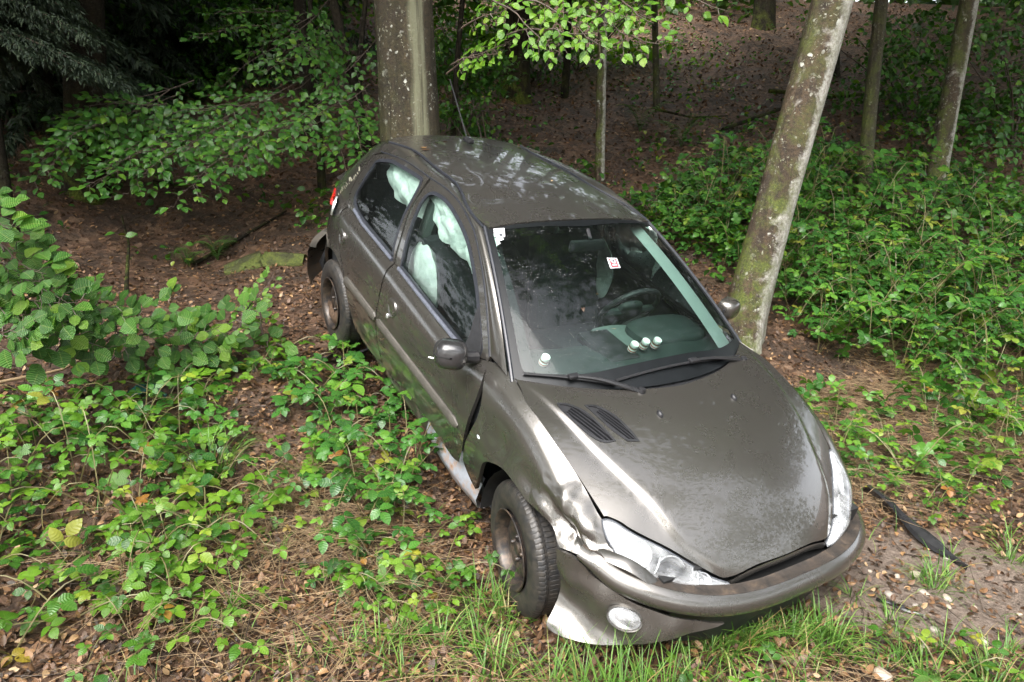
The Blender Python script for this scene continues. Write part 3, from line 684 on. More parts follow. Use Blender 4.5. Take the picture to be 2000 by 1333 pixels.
    # sill
    if not left:
        for x0,x1,nm,mt in ((-2.08,-1.05,'door_sill',PAINT),(-1.05,-.46,'torn_sill',SILLM)):
            torn=nm=='torn_sill'
            mb=MB();x=np.linspace(x0,x1,44);f1=fbm(np.stack([x,0*x,0*x],1),2.6,3.1);f2=fbm(np.stack([x,0*x+2,0*x],1),8,5.5);P=[]
            for k,(y,z) in enumerate(((-.715,.36),(-.735,.29),(-.745,.235),(-.728,.185),(-.68,.165))):
                w=k/4 if torn else .15
                P.append(np.stack([x,y+.018*f1*w-.020*f2*w,z-(.035*w*np.exp(-((x+.78)/.25)**2) if torn else 0)+.018*f2*w],1))
            mb.grid(np.array(P),flip=True);car(mb,nm,[mt],sharp=60,label='torn sill showing pale bare metal below the front door' if torn else None)
    # inner shells that close the gaps
    mb=MB();x=np.linspace(-2.93,-.45,40);t=np.linspace(.05,.98,10);X,Tm=np.meshgrid(x,t,indexing='ij')
    P=Side(X,Tm);P[...,1]+=.05;keep=P
    mb.grid(P);car(mb,'door_trim',[SEATM],left=left)
    # wheel housings
    for xc,r in ((0,.375),(-2.442,.36)):
        mb=MB();a=np.linspace(R_(-8),R_(188),20);y=np.array([-.775,-.72,-.55,-.50])
        P=np.stack([np.broadcast_to(xc+r*np.cos(a)[:,None],(20,4)),np.broadcast_to(y,(20,4)),np.broadcast_to(.32+r*np.sin(a)[:,None],(20,4))],-1)
        mb.grid(P);b=[(xc+r*math.cos(q),-.5,.32+r*math.sin(q)) for q in a];mb.add(b,[tuple(range(20))])
        car(mb,'wheel_housing',[DARK],left=left)
# ---- hood
hb=[(-.405,.690),(-.28,.513),(-.185,.31),(-.142,.12)]
hR=[(u,-v) for u,v in BK['hood_R']]
edge=[(u,abs(v)) for u,v in BK['hl_top'][1:]]
hoodR=[(-.4150,.694),(-.34,.707)]+[(u,v) for u,v in hR[1:]]+[(u-.004,v-.004) for u,v in edge]+[(.632,.16)]
half=[(u,-v) for u,v in hb[::-1]]+[(u,-v) for u,v in hoodR]
outl=half+[(.640,0)]+[(u,-v) for u,v in half[::-1]]+[(-.130,0)]
mb=MB()
def hood_disp(P,N):
    d=.0022*fbm(P,3.1,.7)+.004*np.exp(-(((P-np.array([.42,-.46,.75]))/np.array([.14,.12,.3]))**2).sum(1))*fbm(P,9,3)
    return N*d[:,None]
v1=np.array(BK['vent1']);v2=np.array(BK['vent2'])
cx_=np.linspace(-.40,.60,60);cl_lines=[[(x,s*(float(CR(x))+o)) for x in cx_] for s in(-1,1) for o in(-.008,0.,.008,.016,.024)]
panel(mb,Hood,outl,[v1,v2],step=.022,thick=.02,gap=.003,disp=hood_disp,ang=40,dense=4,lines=cl_lines)
# rolled leading lip
lip=np.array([(u,v) for u,v in [(.628,-.283),(.634,-.16),(.640,0),(.634,.16),(.628,.283)]])
A=resample(Hood(lip[:,0],lip[:,1])+np.array([-.002,0,-.003]),24)
mb.grid(np.array([A,A+np.array([.006,0,-.012]),A+np.array([.004,0,-.028]),A+np.array([-.02,0,-.034])]),flip=False)
hood=car(mb,'hood',[PAINT],label='hood with two black air vents and a raised centre')
SLATM=simple('vent_slat_plastic',(.014,.014,.016),.45,var=.2,spec=.35)
for vv in (v1,v2):
    mb=MB();panel(mb,Hood,vv,[inset(cr_closed(vv,1),.007)],step=.05,off=.002,thick=.02,gap=-.002)
    vent=car(mb,'air_vent',[BLACK],hood)
    # slats run along the vent
    c=vv.mean(0);u_,s_,vt=np.linalg.svd(vv-c);ax=vt[0];ax=ax*np.sign(ax[0]);bx=np.array([-ax[1],ax[0]])
    q=(vv-c)@np.stack([ax,bx],1);lo,hi=q.min(0),q.max(0)
    P0=inset(cr_closed(vv,4),.006)
    pq=(P0-c)@np.stack([ax,bx],1)
    mb2=MB()
    for k in range(5):
        b=lo[1]+(hi[1]-lo[1])*(k+.8)/5.6
        line=np.linspace(lo[0],hi[0],60);L=c+line[:,None]*ax+b*bx
        ok=inpoly(L,P0)
        if ok.sum()<4: continue
        l2=line[ok];l2=l2[l2>lo[0]+.055]
        LL=c+l2[:,None]*ax+b*bx;S0=Hood(LL[:,0],LL[:,1]);LR=c+l2[:,None]*ax+(b+.0055)*bx;S1=Hood(LR[:,0],LR[:,1])
        m=MB();m.grid(np.array([S0+[0,0,-.018],S0+[0,0,-.0005],S1+[0,0,-.0005],S1+[0,0,-.018]]),flip=False)
        car(m,'vent_slat',[SLATM],hood)
    m=MB();panel(m,Hood,vv,step=.03,off=-.020,thick=0,skirt=False,gap=0);car(m,'vent_well',[DARK],hood)
    fr=[c+l*ax+b*bx for l,b in ((lo[0]+.004,0),(lo[0]+.03,lo[1]*.75),(lo[0]+.058,lo[1]*.85),(lo[0]+.058,hi[1]*.75),(lo[0]+.03,hi[1]*.6))]
    m=MB();panel(m,Hood,fr,step=.03,off=-.004,thick=0,skirt=False);car(m,'vent_cap',[BLACK],hood)
for y in (-.222,.224):
    m=MB();p=Hood(np.array(.005),np.array(y));a=np.linspace(0,2*np.pi,12,endpoint=False)
    P=[np.stack([p[0]+.020*k*np.cos(a)-s,p[1]+.012*k*np.sin(a),np.full(12,p[2]+z)],1) for k,z,s in((1,-.002,0),(.85,.008,.0),(.55,.014,.006),(.05,.016,.008))]
    m.grid(np.array(P),closev=True);car(m,'washer_nozzle',[BLACK],hood)
# ---- engine bay, cowl, firewall
m=MB();m.box((.16,0,.52),(.80,1.15,.30));car(m,'engine_bay',[DARK])
u=np.linspace(-1,1,30);a0=Wind(u,np.full(30,.05))+np.array([-.02,0,-.012]);
hbx=np.interp(np.abs(.70*u),[0,.12,.31,.513,.69],[-.13,-.142,-.185,-.28,-.405])
c0=np.stack([hbx+.05,.70*u,hoodz(hbx+.05,.70*u)-.028],1)
m=MB();m.grid(np.array([a0,a0*.5+c0*.5+np.array([0,0,-.012]),c0]),flip=True);car(m,'cowl_panel',[BLACK])
# ---- roof
rs=[(-2.62,-.90)]+[(u,v+.012) for u,v in BK['ditch'][1:6]]+[(-1.18,-.985),(-1.118,-.985)]
rs=[(-2.60,-.80),(-2.50,-.90)]+rs[1:]
outl=rs+[(-1.106,-.6),(-1.096,-.3),(-1.092,0),(-1.096,.3),(-1.106,.6)]+[(u,-v) for u,v in rs[::-1]]+[(-2.64,.45),(-2.645,0),(-2.64,-.45)]
m=MB()
def roof_disp(P,N):
    d=-.010*np.exp(-(((P-np.array([-1.42,-.34,1.40]))/np.array([.06,.07,1]))**2).sum(1))-.008*np.exp(-(((P-np.array([-1.72,-.36,1.42]))/np.array([.10,.05,1]))**2).sum(1))+.0010*fbm(P,4,1.1)
    return N*d[:,None]
panel(m,Roof,outl,vs=.53,step=.03,thick=.02,gap=.002,disp=roof_disp,ang=50);roof=car(m,'roof',[PAINT])
m=MB();panel(m,Roof,[(-2.6,-.85),(-1.13,-.9),(-1.12,0),(-1.13,.9),(-2.6,.85)],vs=.53,step=.1,off=-.03,thick=0,skirt=False);car(m,'headlining',[ROOFLIN])
ab=np.array([-2.37,0,1.412])
m=MB();m.box(ab+np.array([.0,0,.012]),(.085,.045,.03),bev=.010);
an=car(m,'antenna',[BLACK]);m=MB();tp=np.array([-2.735,0,1.722])
m.tube([ab+[.01,0,.02],ab*.93+tp*.07],[.011,.008],8);m.tube([ab+(tp-ab)*k for k in np.linspace(.06,1,8)],np.linspace(.0052,.0035,8),6);car(m,'antenna_mast',[BLACK],an)
# ---- windscreen
m=MB();ol=[(-1,0.0),(-.5,0),(0,0),(.5,0),(1,0.0),(1,.5),(1,.985),(.5,.985),(0,.985),(-.5,.985),(-1,.985),(-1,.5)]
panel(m,Wind,ol,vs=1.25,step=.035,thick=0,skirt=False,gap=0,ang=30);ws=car(m,'windscreen',[WGLASS])
inn=[(-.955,.10),(-.94,.06),(-.6,.075),(-.3,.11),(0,.125),(.3,.12),(.6,.085),(.94,.06),(.955,.10),(.955,.5),(.95,.93),(.90,.955),(.45,.955),(0,.94),(-.45,.955),(-.90,.955),(-.95,.93),(-.955,.5)]
m=MB();panel(m,Wind,ol,[inn],vs=1.25,step=.035,off=.0025,thick=0,skirt=False,gap=0,ang=30);car(m,'black_screen_border',[simple('black_glass_frit',(.007,.008,.009),.35,var=.2,spec=.25)],ws)
for s in (-1,1):
    m=MB();m.tube(Wind(np.full(20,s*1.012),np.linspace(.0,.99,20))+np.array([0,0,.002]),.009,8);car(m,'windscreen_seal',[RUBBER],ws)
# stickers on the screen
def sticker(uv,name,mats,disc=None):
    m=MB();panel(m,Wind,uv,vs=1.25,step=.02,off=.0050,thick=0,skirt=False,gap=0,dense=2,ang=20);return car(m,name,[mats],ws)
STW=simple('white_sticker',(.50,.50,.52),.5,var=.06,scale=80);STR=simple('red_sticker_print',(.62,.05,.07),.5,var=.1);STK=simple('dark_sticker_print',(.05,.05,.06),.5,var=.2)
def subq(Q,a,b,c,d):
    Q=np.array(Q);f=lambda s,t:(Q[0]*(1-s)+Q[1]*s)*(1-t)+(Q[3]*(1-s)+Q[2]*s)*t
    return [tuple(f(a,b)),tuple(f(c,b)),tuple(f(c,d)),tuple(f(a,d))]
m=MB();q1=np.array(BK['stk1'])*[.985,1];q1=q1+[.012,0];m.add(Wind(q1[:,0],q1[:,1])+np.array([.55,0,.83])*.008,[(0,1,2,3,4)]);car(m,'toll_sticker',[STW],ws)
c1=q1.mean(0)
def disc_on(c,r,name,mat,off,n=14):
    m=MB();a=np.linspace(0,2*np.pi,n,endpoint=False);pp=Wind(c[0]+r*np.cos(a)/.6,c[1]+r*np.sin(a)/1.0)
    nn=np.array([.55,0,.83]);m.add(pp+nn*off,[tuple(range(n))]);return car(m,name,[mat],ws)
disc_on((c1[0]+.008,c1[1]-.012),.010,'sticker_emblem',GREYPL,.0105)
Q=BK['stk2'];sticker(Q,'parking_sticker',STW)
for k,(ar_,mt) in enumerate((((.16,.10,.86,.92),STR),)):
    m=MB();q=subq(Q,*ar_);panel(m,Wind,q,vs=1.25,step=.03,off=.0062,thick=0,skirt=False,gap=0,dense=2,ang=20);car(m,'sticker_print',[mt],ws)
Qc=np.mean(Q,0);disc_on((Qc[0]+.004,Qc[1]+.012),.016,'sticker_emblem',STW,.0078);disc_on((Qc[0]+.006,Qc[1]+.012),.007,'sticker_emblem_centre',STK,.0090)
m=MB();panel(m,Wind,subq(Q,.28,.66,.74,.78),vs=1.25,step=.03,off=.0076,thick=0,skirt=False,gap=0,dense=2,ang=20);car(m,'sticker_caption',[STW],ws)
# wipers
for key,pv in (('wiper1',(-.30,-.012)),('wiper2',(.80,-.03))):
    uv=np.array(BK[key]);pts=resample(Wind(uv[:,0],uv[:,1])+np.array([.006,0,.016]),24)
    m=MB();m.tube(pts,.0065,6);m.tube(pts+np.array([-.004,0,-.009]),.004,4)
    w=car(m,'wiper',[BLACK])
    pe=Wind(np.array(pv[0]),np.array(max(pv[1],-.05)))+np.array([.03,0,.012]);k=len(pts)//2
    mid=pts[k]+np.array([.004,0,.012])
    m=MB();m.tube(resample([pe,pe*.6+mid*.4+np.array([.008,0,.016]),pe*.25+mid*.75+np.array([.004,0,.014]),mid],14),np.linspace(.012,.007,14),6);m.box(mid,(.03,.05,.016),bev=.004)
    car(m,'wiper_arm',[BLACK],w)
    m=MB();m.lathe([(.0,.02),(.016,.018),(.02,.0),(.02,-.02)],16,c=pe);car(m,'wiper_pivot',[BLACK],w)
# ---- headlights
for left in (False,True):
    up=Hood(np.array([p[0] for p in BK['hl_top']]),np.array([p[1] for p in BK['hl_top']]))
    if left: up=up
    lowp=[tuple(Side(np.array(a),np.array(b))) for a,b in [(.289,.992)]+[tuple(x) for x in BK['hl_fender'][1:]]]+list(BK['hl_low'])
    A=resample(up+np.array([.002,0,-.004]),40);B=resample(np.array(lowp)+np.array([0,0,.004]),40)
    v=np.linspace(0,1,9);bl=np.sin(np.linspace(0,1,40)*np.pi)**.6
    dirn=np.array([.72,-.45,.5]);dirn/=np.linalg.norm(dirn)
    P=A[:,None]*(1-v)[None,:,None]+B[:,None]*v[None,:,None]+dirn*(.030*4*v*(1-v))[None,:,None]*bl[:,None,None]
    m=MB();m.grid(P,flip=True);hl=car(m,'headlight',[LENS],left=left,sharp=60)
    P2=A[:,None]*(1-v)[None,:,None]+B[:,None]*v[None,:,None]-np.array([.75,-.25,.55])*(.050*np.sin(v*np.pi)**.5)[None,:,None]*bl[:,None,None]-dirn*.004
    fac=.006*np.sin(np.linspace(0,38,40))[:,None]*np.sin(v*np.pi)[None,:]
    m=MB();m.grid(P2+fac[...,None]*dirn,flip=True);car(m,'lamp_reflector',[CHROME],hl,left=left,sharp=60)
    for k,(ia,iv,r) in enumerate(((13,.50,.050),(22,.50,.052),(31,.5,.034))):
        c=A[ia]*(1-iv)+B[ia]*iv-dirn*.012
        zx=dirn;xx=np.cross(zx,[0,0,1]);xx/=np.linalg.norm(xx);yy=np.cross(zx,xx);a=np.linspace(0,2*np.pi,22,endpoint=False)
        rows=[c+r*q*(np.cos(a)[:,None]*xx+np.sin(a)[:,None]*yy)+zx*o for q,o in ((1.06,.004),(1,.010),(.93,.004),(.75,-.012),(.45,-.026),(.22,-.030),(.2,-.004),(.05,.0))]
        m=MB();m.grid(np.array(rows),closev=True);car(m,'lamp_bowl',[CHROME],hl,left=left,sharp=50)
    m=MB();rim=np.concatenate([A,B[::-1]]);rim=np.concatenate([rim,rim[:1]]);m.tube(rim-dirn*.004,.0045,6,cap=False);car(m,'lamp_rim',[GREYPL],hl,left=left)
    i=29;dv=P[i,1:-1]-dirn*.006;m=MB();m.tube(dv,.004,6);m.tube(P[18,2:-2]-dirn*.010,.003,6);car(m,'lamp_divider',[LAMPW],hl,left=left)
# ---- front bumper
zl=pch([-.90,-.77,-.69,-.55,-.41,-.24,-.075,.054,.35,.61,.95],[.648,.632,.604,.588,.578,.566,.561,.558,.536,.510,.48])
q=np.linspace(-.80,.95,90);rows=[];z0=zl(q)
fade=sstep(-.80,-.70,q);fade=.25+.75*fade
for dz,of in ((-.004,-.055),(-.004,-.014),(.006,.006),(.022,.016),(.042,.017),(.060,.010),(.073,-.002),(.080,-.016)):
    rows.append(Bump(q,z0+dz*(.35+.65*fade),of*1.0)) 
m=MB();m.grid(np.array(rows),flip=True)
bp=car(m,'front_bumper',[PAINT],sharp=60,label='front bumper knocked loose, its corner pulled away from the wing')
m=MB();sh=[Bump(q,z0+.080*(.35+.65*fade),-.017)]
for of,dz in ((-.030,.079),(-.050,.074),(-.066,.076)):
    sh.append(Bump(q,z0+dz*(.35+.65*fade)+.004*fbm(np.stack([q*3,0*q+of*40,0*q],1),4,2.0),of))
m.grid(np.array(sh),flip=True);car(m,'bumper_top',[SHELF],bp,sharp=70)
m=MB();m.grid(np.array([sh[-1]+[0,0,.0],sh[-1]+[-.004,0,-.05],Bump(q,z0+.01,-.16)]),flip=True);car(m,'slot_shade_strip',[DARK],bp)  # near-black sheet painting in the shade of the gap under the hood
bs=BK['bump_side']
sk=[(-.8875,.620)]+[tuple(p) for p in bs[1:]]+[(-.42,bs[-1][1]+.05),(-.33,.52),(-.24,.552),(-.415,.570),(-.48,.577),(-.55,.580),(-.62,.588),(-.69,.597),(-.74,.612),(-.775,.634),(-.83,.640)]
m=MB();
def skd(P,N):
    g=np.exp(-((P[:,2]-.34)/.035)**2)*.018-np.exp(-((P[:,2]-.43)/.05)**2)*.010
    tear=np.exp(-(((P-np.array([.27,-.8,.60]))/np.array([.10,.3,.07]))**2).sum(1))
    return N*(g+.006*fbm(P,4,2.6)+.014*fbm(P,11,1.4)*np.exp(-((P[:,2]-.52)/.1)**2)+.022*tear)[:,None]+np.stack([0*g,0*g,-.016*tear],1)
panel(m,BumpF,sk,vs=.9,step=.018,thick=.012,gap=0,disp=skd,ang=50,off=-.004);car(m,'bumper_corner',[PAINT],bp,label='bent bumper corner reaching down into the grass')
sk=[(.90,.50),(.90,.22),(.7,.22),(.5,.30),(.42,.36),(.40,.52),(.6,.505)]
m=MB();panel(m,Bump,sk,vs=.9,step=.04,thick=.012,gap=0,ang=50,off=-.006);car(m,'bumper_corner',[PAINT],bp)
sk=[(-.41,.565),(-.42,.36),(0,.33),(.42,.36),(.41,.515),(0,.55)]
m=MB();panel(m,Bump,sk,vs=.9,step=.06,thick=0,skirt=False,gap=0,ang=50,off=-.05);car(m,'lower_grille',[BLACK],bp)
fc=BumpF(np.array(BK['fog'][0][0]),np.array(BK['fog'][0][1]-.01));nrm=np.array([.60,-.62,.5]);nrm/=np.linalg.norm(nrm)
xx=np.cross(nrm,[0,0,1.]);xx/=np.linalg.norm(xx);yy=np.cross(xx,nrm);a=np.linspace(0,2*np.pi,26,endpoint=False)
fr=lambda k,o:fc+k*(.062*np.cos(a)[:,None]*xx+.040*np.sin(a)[:,None]*yy)+nrm*o
m=MB();m.grid(np.array([fr(1.12,.0),fr(1.06,.014),fr(1,.012),fr(.92,.002)]),closev=True);fg=car(m,'fog_lamp',[PAINT],bp)
m=MB();m.grid(np.array([fr(.96,.006),fr(.7,.018),fr(.35,.024),fr(.02,.026)]),closev=True);car(m,'fog_lamp_lens',[LENS],bp)
m=MB();m.grid(np.array([fr(.95,.0),fr(.7,-.02),fr(.4,-.03),fr(.02,-.032)]),closev=True);car(m,'fog_lamp_reflector',[CHROME],bp)
# body-coloured moulding that hangs under the lamp
mq=np.linspace(-.74,-.48,30);m=MB();rows=[]
for k,(of,dz) in enumerate(((-.022,.078),(-.012,.098),(-.028,.112),(-.05,.116))):
    rows.append(Bump(mq,zl(mq)+dz*(.6+.4*np.sin(np.linspace(0,np.pi,30))),of))
m.grid(np.array(rows),flip=True);car(m,'bumper_moulding',[PAINT],bp)
# grey arch liner piece between the tyre and the fender
m=MB();m.grid(np.array([[(.235,-.76,.60),(.265,-.76,.50),(.285,-.75,.38)],[(.20,-.70,.62),(.205,-.67,.50),(.21,-.66,.38)]]));car(m,'arch_liner',[GREYPL])
# ---- wheels
def tyre_mesh(tread_n=84):
    prof=[(.170,-.082),(.178,-.088),(.205,-.0935),(.235,-.0945),(.262,-.089),(.280,-.077),(.2895,-.060)]
    inner=[(r,-h) for r,h in prof[::-1]]
    mid=[(.2912,h) for h in (-.052,-.0475,-.0465,-.0415,-.0405,-.0265,-.0255,-.0195,-.0185,-.004,-.003,.003,.004,.0185,.0195,.0255,.0265,.0405,.0415,.0465,.0475,.052)]
    pr=[(r,h*.86) for r,h in prof+mid+inner];n=tread_n*6;a=np.arange(n)/n*2*np.pi
    P=np.empty((len(pr),n,3))
    for k,(r,hh) in enumerate(pr):
        rr=np.full(n,r)
        if r>.279:
            ph=(np.arange(n)/6+abs(hh)*7+(.5 if .02<abs(hh) else 0))%1
            rr=rr-(.0026*(ph<.17)+.0055*((abs(hh)<.0035)|(abs(abs(hh)-.0225*.86)<.0035)|(abs(abs(hh)-.044*.86)<.003)))*(1 if r>.285 else .35)
        elif .235<r<.265: rr=rr+.0012*np.sign(np.sin(a*24))
        P[k]=np.stack([rr*np.cos(a),np.full(n,hh),rr*np.sin(a)],1)
    m=MB();m.grid(P,closev=True);return m
def tyre_mat():
    t=NT('worn_tyre_rubber');o=t.obj();nz=t.noise(30,6,.7,o)
    col=t.ramp(nz.outputs[0],[(.4,(.018,.018,.019)),(.72,(.055,.047,.038))]).outputs[0];t.pbr(col,.48,normal=t.bump(nz.outputs[0],.25,.004));return t.m
TYRE=tyre_mat()
def rim_mat():
    t=NT('black_steel_rim');o=t.obj();nz=t.noise(22,6,.7,o)
    col=t.ramp(nz.outputs[0],[(.45,(.030,.027,.026)),(.60,(.085,.062,.046)),(.8,(.17,.12,.085))]).outputs[0];t.pbr(col,.38,metal=.3,normal=t.bump(nz.outputs[0],.2,.003));return t.m
RIM=rim_mat();MUDM=simple('wet_soil_on_wheel',(.085,.052,.032),.7,var=.5,scale=50,bump=.8)
tm=tyre_mesh().mesh('tyre',[TYRE],28)
m=MB();m.lathe([(.176,-.086),(.172,-.090),(.165,-.086),(.158,-.070),(.154,-.045),(.150,-.02),(.148,.05),(.172,.085)],56,axis='y');rmA=m
def discS(a,r):
    y=np.interp(r,[.0,.035,.045,.06,.085,.105,.125,.152],[-.030,-.030,-.026,-.040,-.052,-.050,-.044,-.020])
    return np.stack([r*np.cos(a),y,r*np.sin(a)],-1)
def discxy(x,z): 
    r=np.hypot(x,z);return discS(np.arctan2(z,x),r)
c_=lambda r,n,x=0,z=0,sx=1,sz=1,rot=0:[(x+r*(sx*math.cos(t)*math.cos(rot)-sz*math.sin(t)*math.sin(rot)),z+r*(sx*math.cos(t)*math.sin(rot)+sz*math.sin(t)*math.cos(rot))) for t in np.arange(n)/n*2*np.pi]
holes=[c_(.010,10,.124*math.cos(b),.124*math.sin(b),.75,1.6,b) for b in np.arange(12)/12*2*np.pi]
md=MB();panel(md,discxy,c_(.152,48),holes,step=.012,thick=.004,gap=0,dense=1,centre=(0,0,0))
md.lathe([(.032,-.028),(.031,-.050),(.026,-.055),(.0,-.056)],20,axis='y')
for b in np.arange(4)/4*2*np.pi+.4: md.lathe([(.0105,-.036),(.0095,-.054),(.006,-.058),(.0,-.058)],8,axis='y',c=(.054*math.cos(b),0,.054*math.sin(b)))
rd_me=md.mesh('wheel_disc',[RIM],40);rim_me=rmA.mesh('rim',[RIM],40)
m=MB();m.lathe([(.13,-.005),(.13,.06),(.0,.06)],30,axis='y');m.lathe([(.0,-.008),(.13,-.006)],30,axis='y');drum=m.mesh('wheel',[DARK],40)
for (x,y,z,steer,cmb) in ((-.035,-.728,.335,-9,4),(-.02,.745,.31,-8,0),(-2.447,-.742,.289,0,2),(-2.447,.742,.289,0,0)):
    w=link('wheel',drum,CAR,(x,y,z));lf=y>0
    w.rotation_euler=(R_(cmb*(1 if not lf else -1)),R_(RNG.uniform(0,60)),R_(steer+(180 if lf else 0)))
    for nm,me in (('tyre',tm),('rim',rim_me),('wheel_disc',rd_me)): link(nm,me,w)
    if x<-2 and not lf:
        g=MB();a=np.linspace(R_(200),R_(330),14);rr=np.linspace(.06,.148,6);pp=[]
        for r in rr: pp.append(np.stack([r*np.cos(a),-.060-.02*np.sin((a-a[0])/(a[-1]-a[0])*np.pi)*np.sin((r-.06)/.088*np.pi),r*np.sin(a)],1))
        P=np.array(pp);P[...,1]+=.010*fbm(P.reshape(-1,3),30,2).reshape(P.shape[:2])
        g.grid(P);mu=g.build('mud_cake',MUDM,w,60);mu.rotation_euler=(0,-w.rotation_euler[1],0)
# ---- mirrors
def ellip(c,r,cut=None,n=18,m_=12,rot=None):
    th=np.linspace(.02,np.pi-.02,m_);ph=np.linspace(0,2*np.pi,n,endpoint=False)
    P=np.stack([np.outer(np.cos(th),np.ones(n)),np.outer(np.sin(th),np.cos(ph)),np.outer(np.sin(th),np.sin(ph))],-1)
    P=np.sign(P)*np.abs(P)**.72
    if cut is not None: P[...,0]=np.where(P[...,0]<cut,cut,P[...,0])
    P=P*np.array(r)
    if rot is not None: P=P@np.array(rot.to_3x3()).T
    return P+np.array(c)
MIRD=simple('scuffed_mirror_shell',(.028,.027,.028),.22,coat=.5,var=.3,scale=16)
rot=Matrix.Rotation(R_(-28),4,'Z')@Matrix.Rotation(R_(-14),4,'Y')
m=MB();m.grid(ellip((-.655,-.885,.958),(.074,.074,.068),-.35,rot=rot),closev=True,flip=True);mr=car(m,'door_mirror',[MIRD],label='broken black mirror shell with its glass missing')
m=MB();m.tube([(-.66,-.86,.94),(-.665,-.79,.92),(-.675,-.745,.91)],[.03,.028,.03],10);car(m,'mirror_arm',[BLACK],mr)
m=MB();m.tube([(-.70,-.915,.92),(-.715,-.94,.908),(-.735,-.95,.904)],.004,6);car(m,'mirror_wire',[WHITEPL],mr)
m=MB();c=np.array([-.655,-.895,.962]);pl=[(-.03,-.09,.0)]
m.grid(ellip((-.672,-.893,.958),(.050,.064,.058),-.2,rot=rot)*1.0,closev=True,flip=False);car(m,'mirror_inside',[DARK],mr)
m=MB();m.tube(ellip((-.655,-.885,.958),(.0752,.0752,.0692),-.35,rot=rot)[:8,9],.0025,5);car(m,'mirror_seam',[DARK],mr)
m=MB();m.grid(ellip((-.69,.872,.985),(.062,.072,.060),-.5,rot=Matrix.Rotation(R_(15),4,'Z')),closev=True,flip=True);ml=car(m,'door_mirror',[PAINT])
m=MB();m.tube([(-.69,.85,.955),(-.69,.78,.93),(-.69,.74,.92)],[.03,.028,.03],10);car(m,'mirror_arm',[BLACK],ml)
m=MB();m.tube(ellip((-.69,.872,.985),(.064,.074,.025),-.5,rot=Matrix.Rotation(R_(15),4,'Z'))[5],.006,5);car(m,'mirror_band',[BLACK],ml)
# ---- rear
s_=np.linspace(0,1.0,12)
rowsR=[];tl=[(Side,-3.045,t) for t in np.linspace(.25,1,6)]+[(Glass,-3.0+.36*s,s) for s in np.linspace(.15,.95,7)]
a=np.linspace(-1,1,21)
for S_,x,t in tl:
    e=S_(np.array(x),np.array(t));rowsR.append(np.stack([e[0]-.075*(1-np.abs(a)**2.2),np.abs(e[1])*a,np.full(21,e[2])+.02*(1-a*a)*(t>.8 and S_ is Glass)],1))
m=MB();m.grid(np.array(rowsR[:7]),flip=True);tg=car(m,'tailgate',[PAINT])
m=MB();m.grid(np.array(rowsR[6:]),flip=True);car(m,'rear_window',[GLASS],tg)
lc=Side(np.array(BK['tailc'][0][0]),np.array(BK['tailc'][0][1]));n_=np.array([-.42,-.88,.22]);n_/=np.linalg.norm(n_);xx=np.cross([0,0,1.],n_);xx/=np.linalg.norm(xx);yy=np.cross(n_,xx);a=np.linspace(0,2*np.pi,24,endpoint=False)
tf=lambda k,o,c=lc:c+k*(.062*np.cos(a)[:,None]*xx+.058*np.sin(a)[:,None]*yy)+n_*o
m=MB();m.grid(np.array([tf(1.1,.002),tf(1.05,.014),tf(.97,.014),tf(.9,.007)]),closev=True,flip=True);tl_=car(m,'tail_lamp',[CHROME])
m=MB();m.grid(np.array([tf(.95,.008),tf(.6,.016),tf(.3,.018),tf(.02,.019)]),closev=True,flip=True);car(m,'clear_lens',[LAMPW],tl_)
m=MB();panel(m,Side,BK['redl'],vs=.9,step=.02,off=.010,thick=.018,gap=0,ang=70);car(m,'red_lens',[RED],tl_)
PALE=simple('flaked_primer',(.55,.53,.42),.7,var=.3,scale=60)
m=MB();rnd=random.Random(5)
FK=resample(np.array([tuple(Glass(np.array(a),np.array(b_))) for a,b_ in BK['flake']]),26)
for k in range(26):
    p=FK[k]+np.array([rnd.uniform(-.012,.012),0,rnd.uniform(-.012,.012)]);r=rnd.uniform(.004,.013);nrm=np.array([-.2,-.85,.5]);aa=np.linspace(0,2*np.pi,7,endpoint=False)
    m.add(p+nrm*.006+np.stack([r*np.cos(aa)*1.1,-.2*r*np.sin(aa),r*np.sin(aa)*rnd.uniform(.6,1.6)],1),[tuple(range(7))[::-1]])
fl_=car(m,'flaked_paint',[PALE],tl_);fl_['kind']='stuff'
q=np.linspace(-.90,.93,50);th=q*np.pi/2;c=np.cos(th)**.75;sn=np.sign(th)*np.abs(np.sin(th))**.75;rows=[]
sag=.03*np.exp(-((q+.95)/.25)**2);kick=.12*np.exp(-((q+.95)/.30)**2)
for z,of in ((.64,-.04),(.645,.0),(.61,.012),(.50,.012),(.44,.006),(.35,-.02)):
    rows.append(np.stack([-2.54-(.57+of)*c-kick*.8,(.77+of)*sn-kick,np.full(50,z)-sag*3],1))
m=MB();m.grid(np.array(rows));rb=car(m,'rear_bumper',[PAINT],sharp=60,label='rear bumper torn off its corner')
m=MB();m.tube([(-2.80,-.74,.53),(-2.82,-.76,.42),(-2.79,-.74,.32)],[.02,.035,.02],8);car(m,'bumper_bracket',[BLACK],rb)
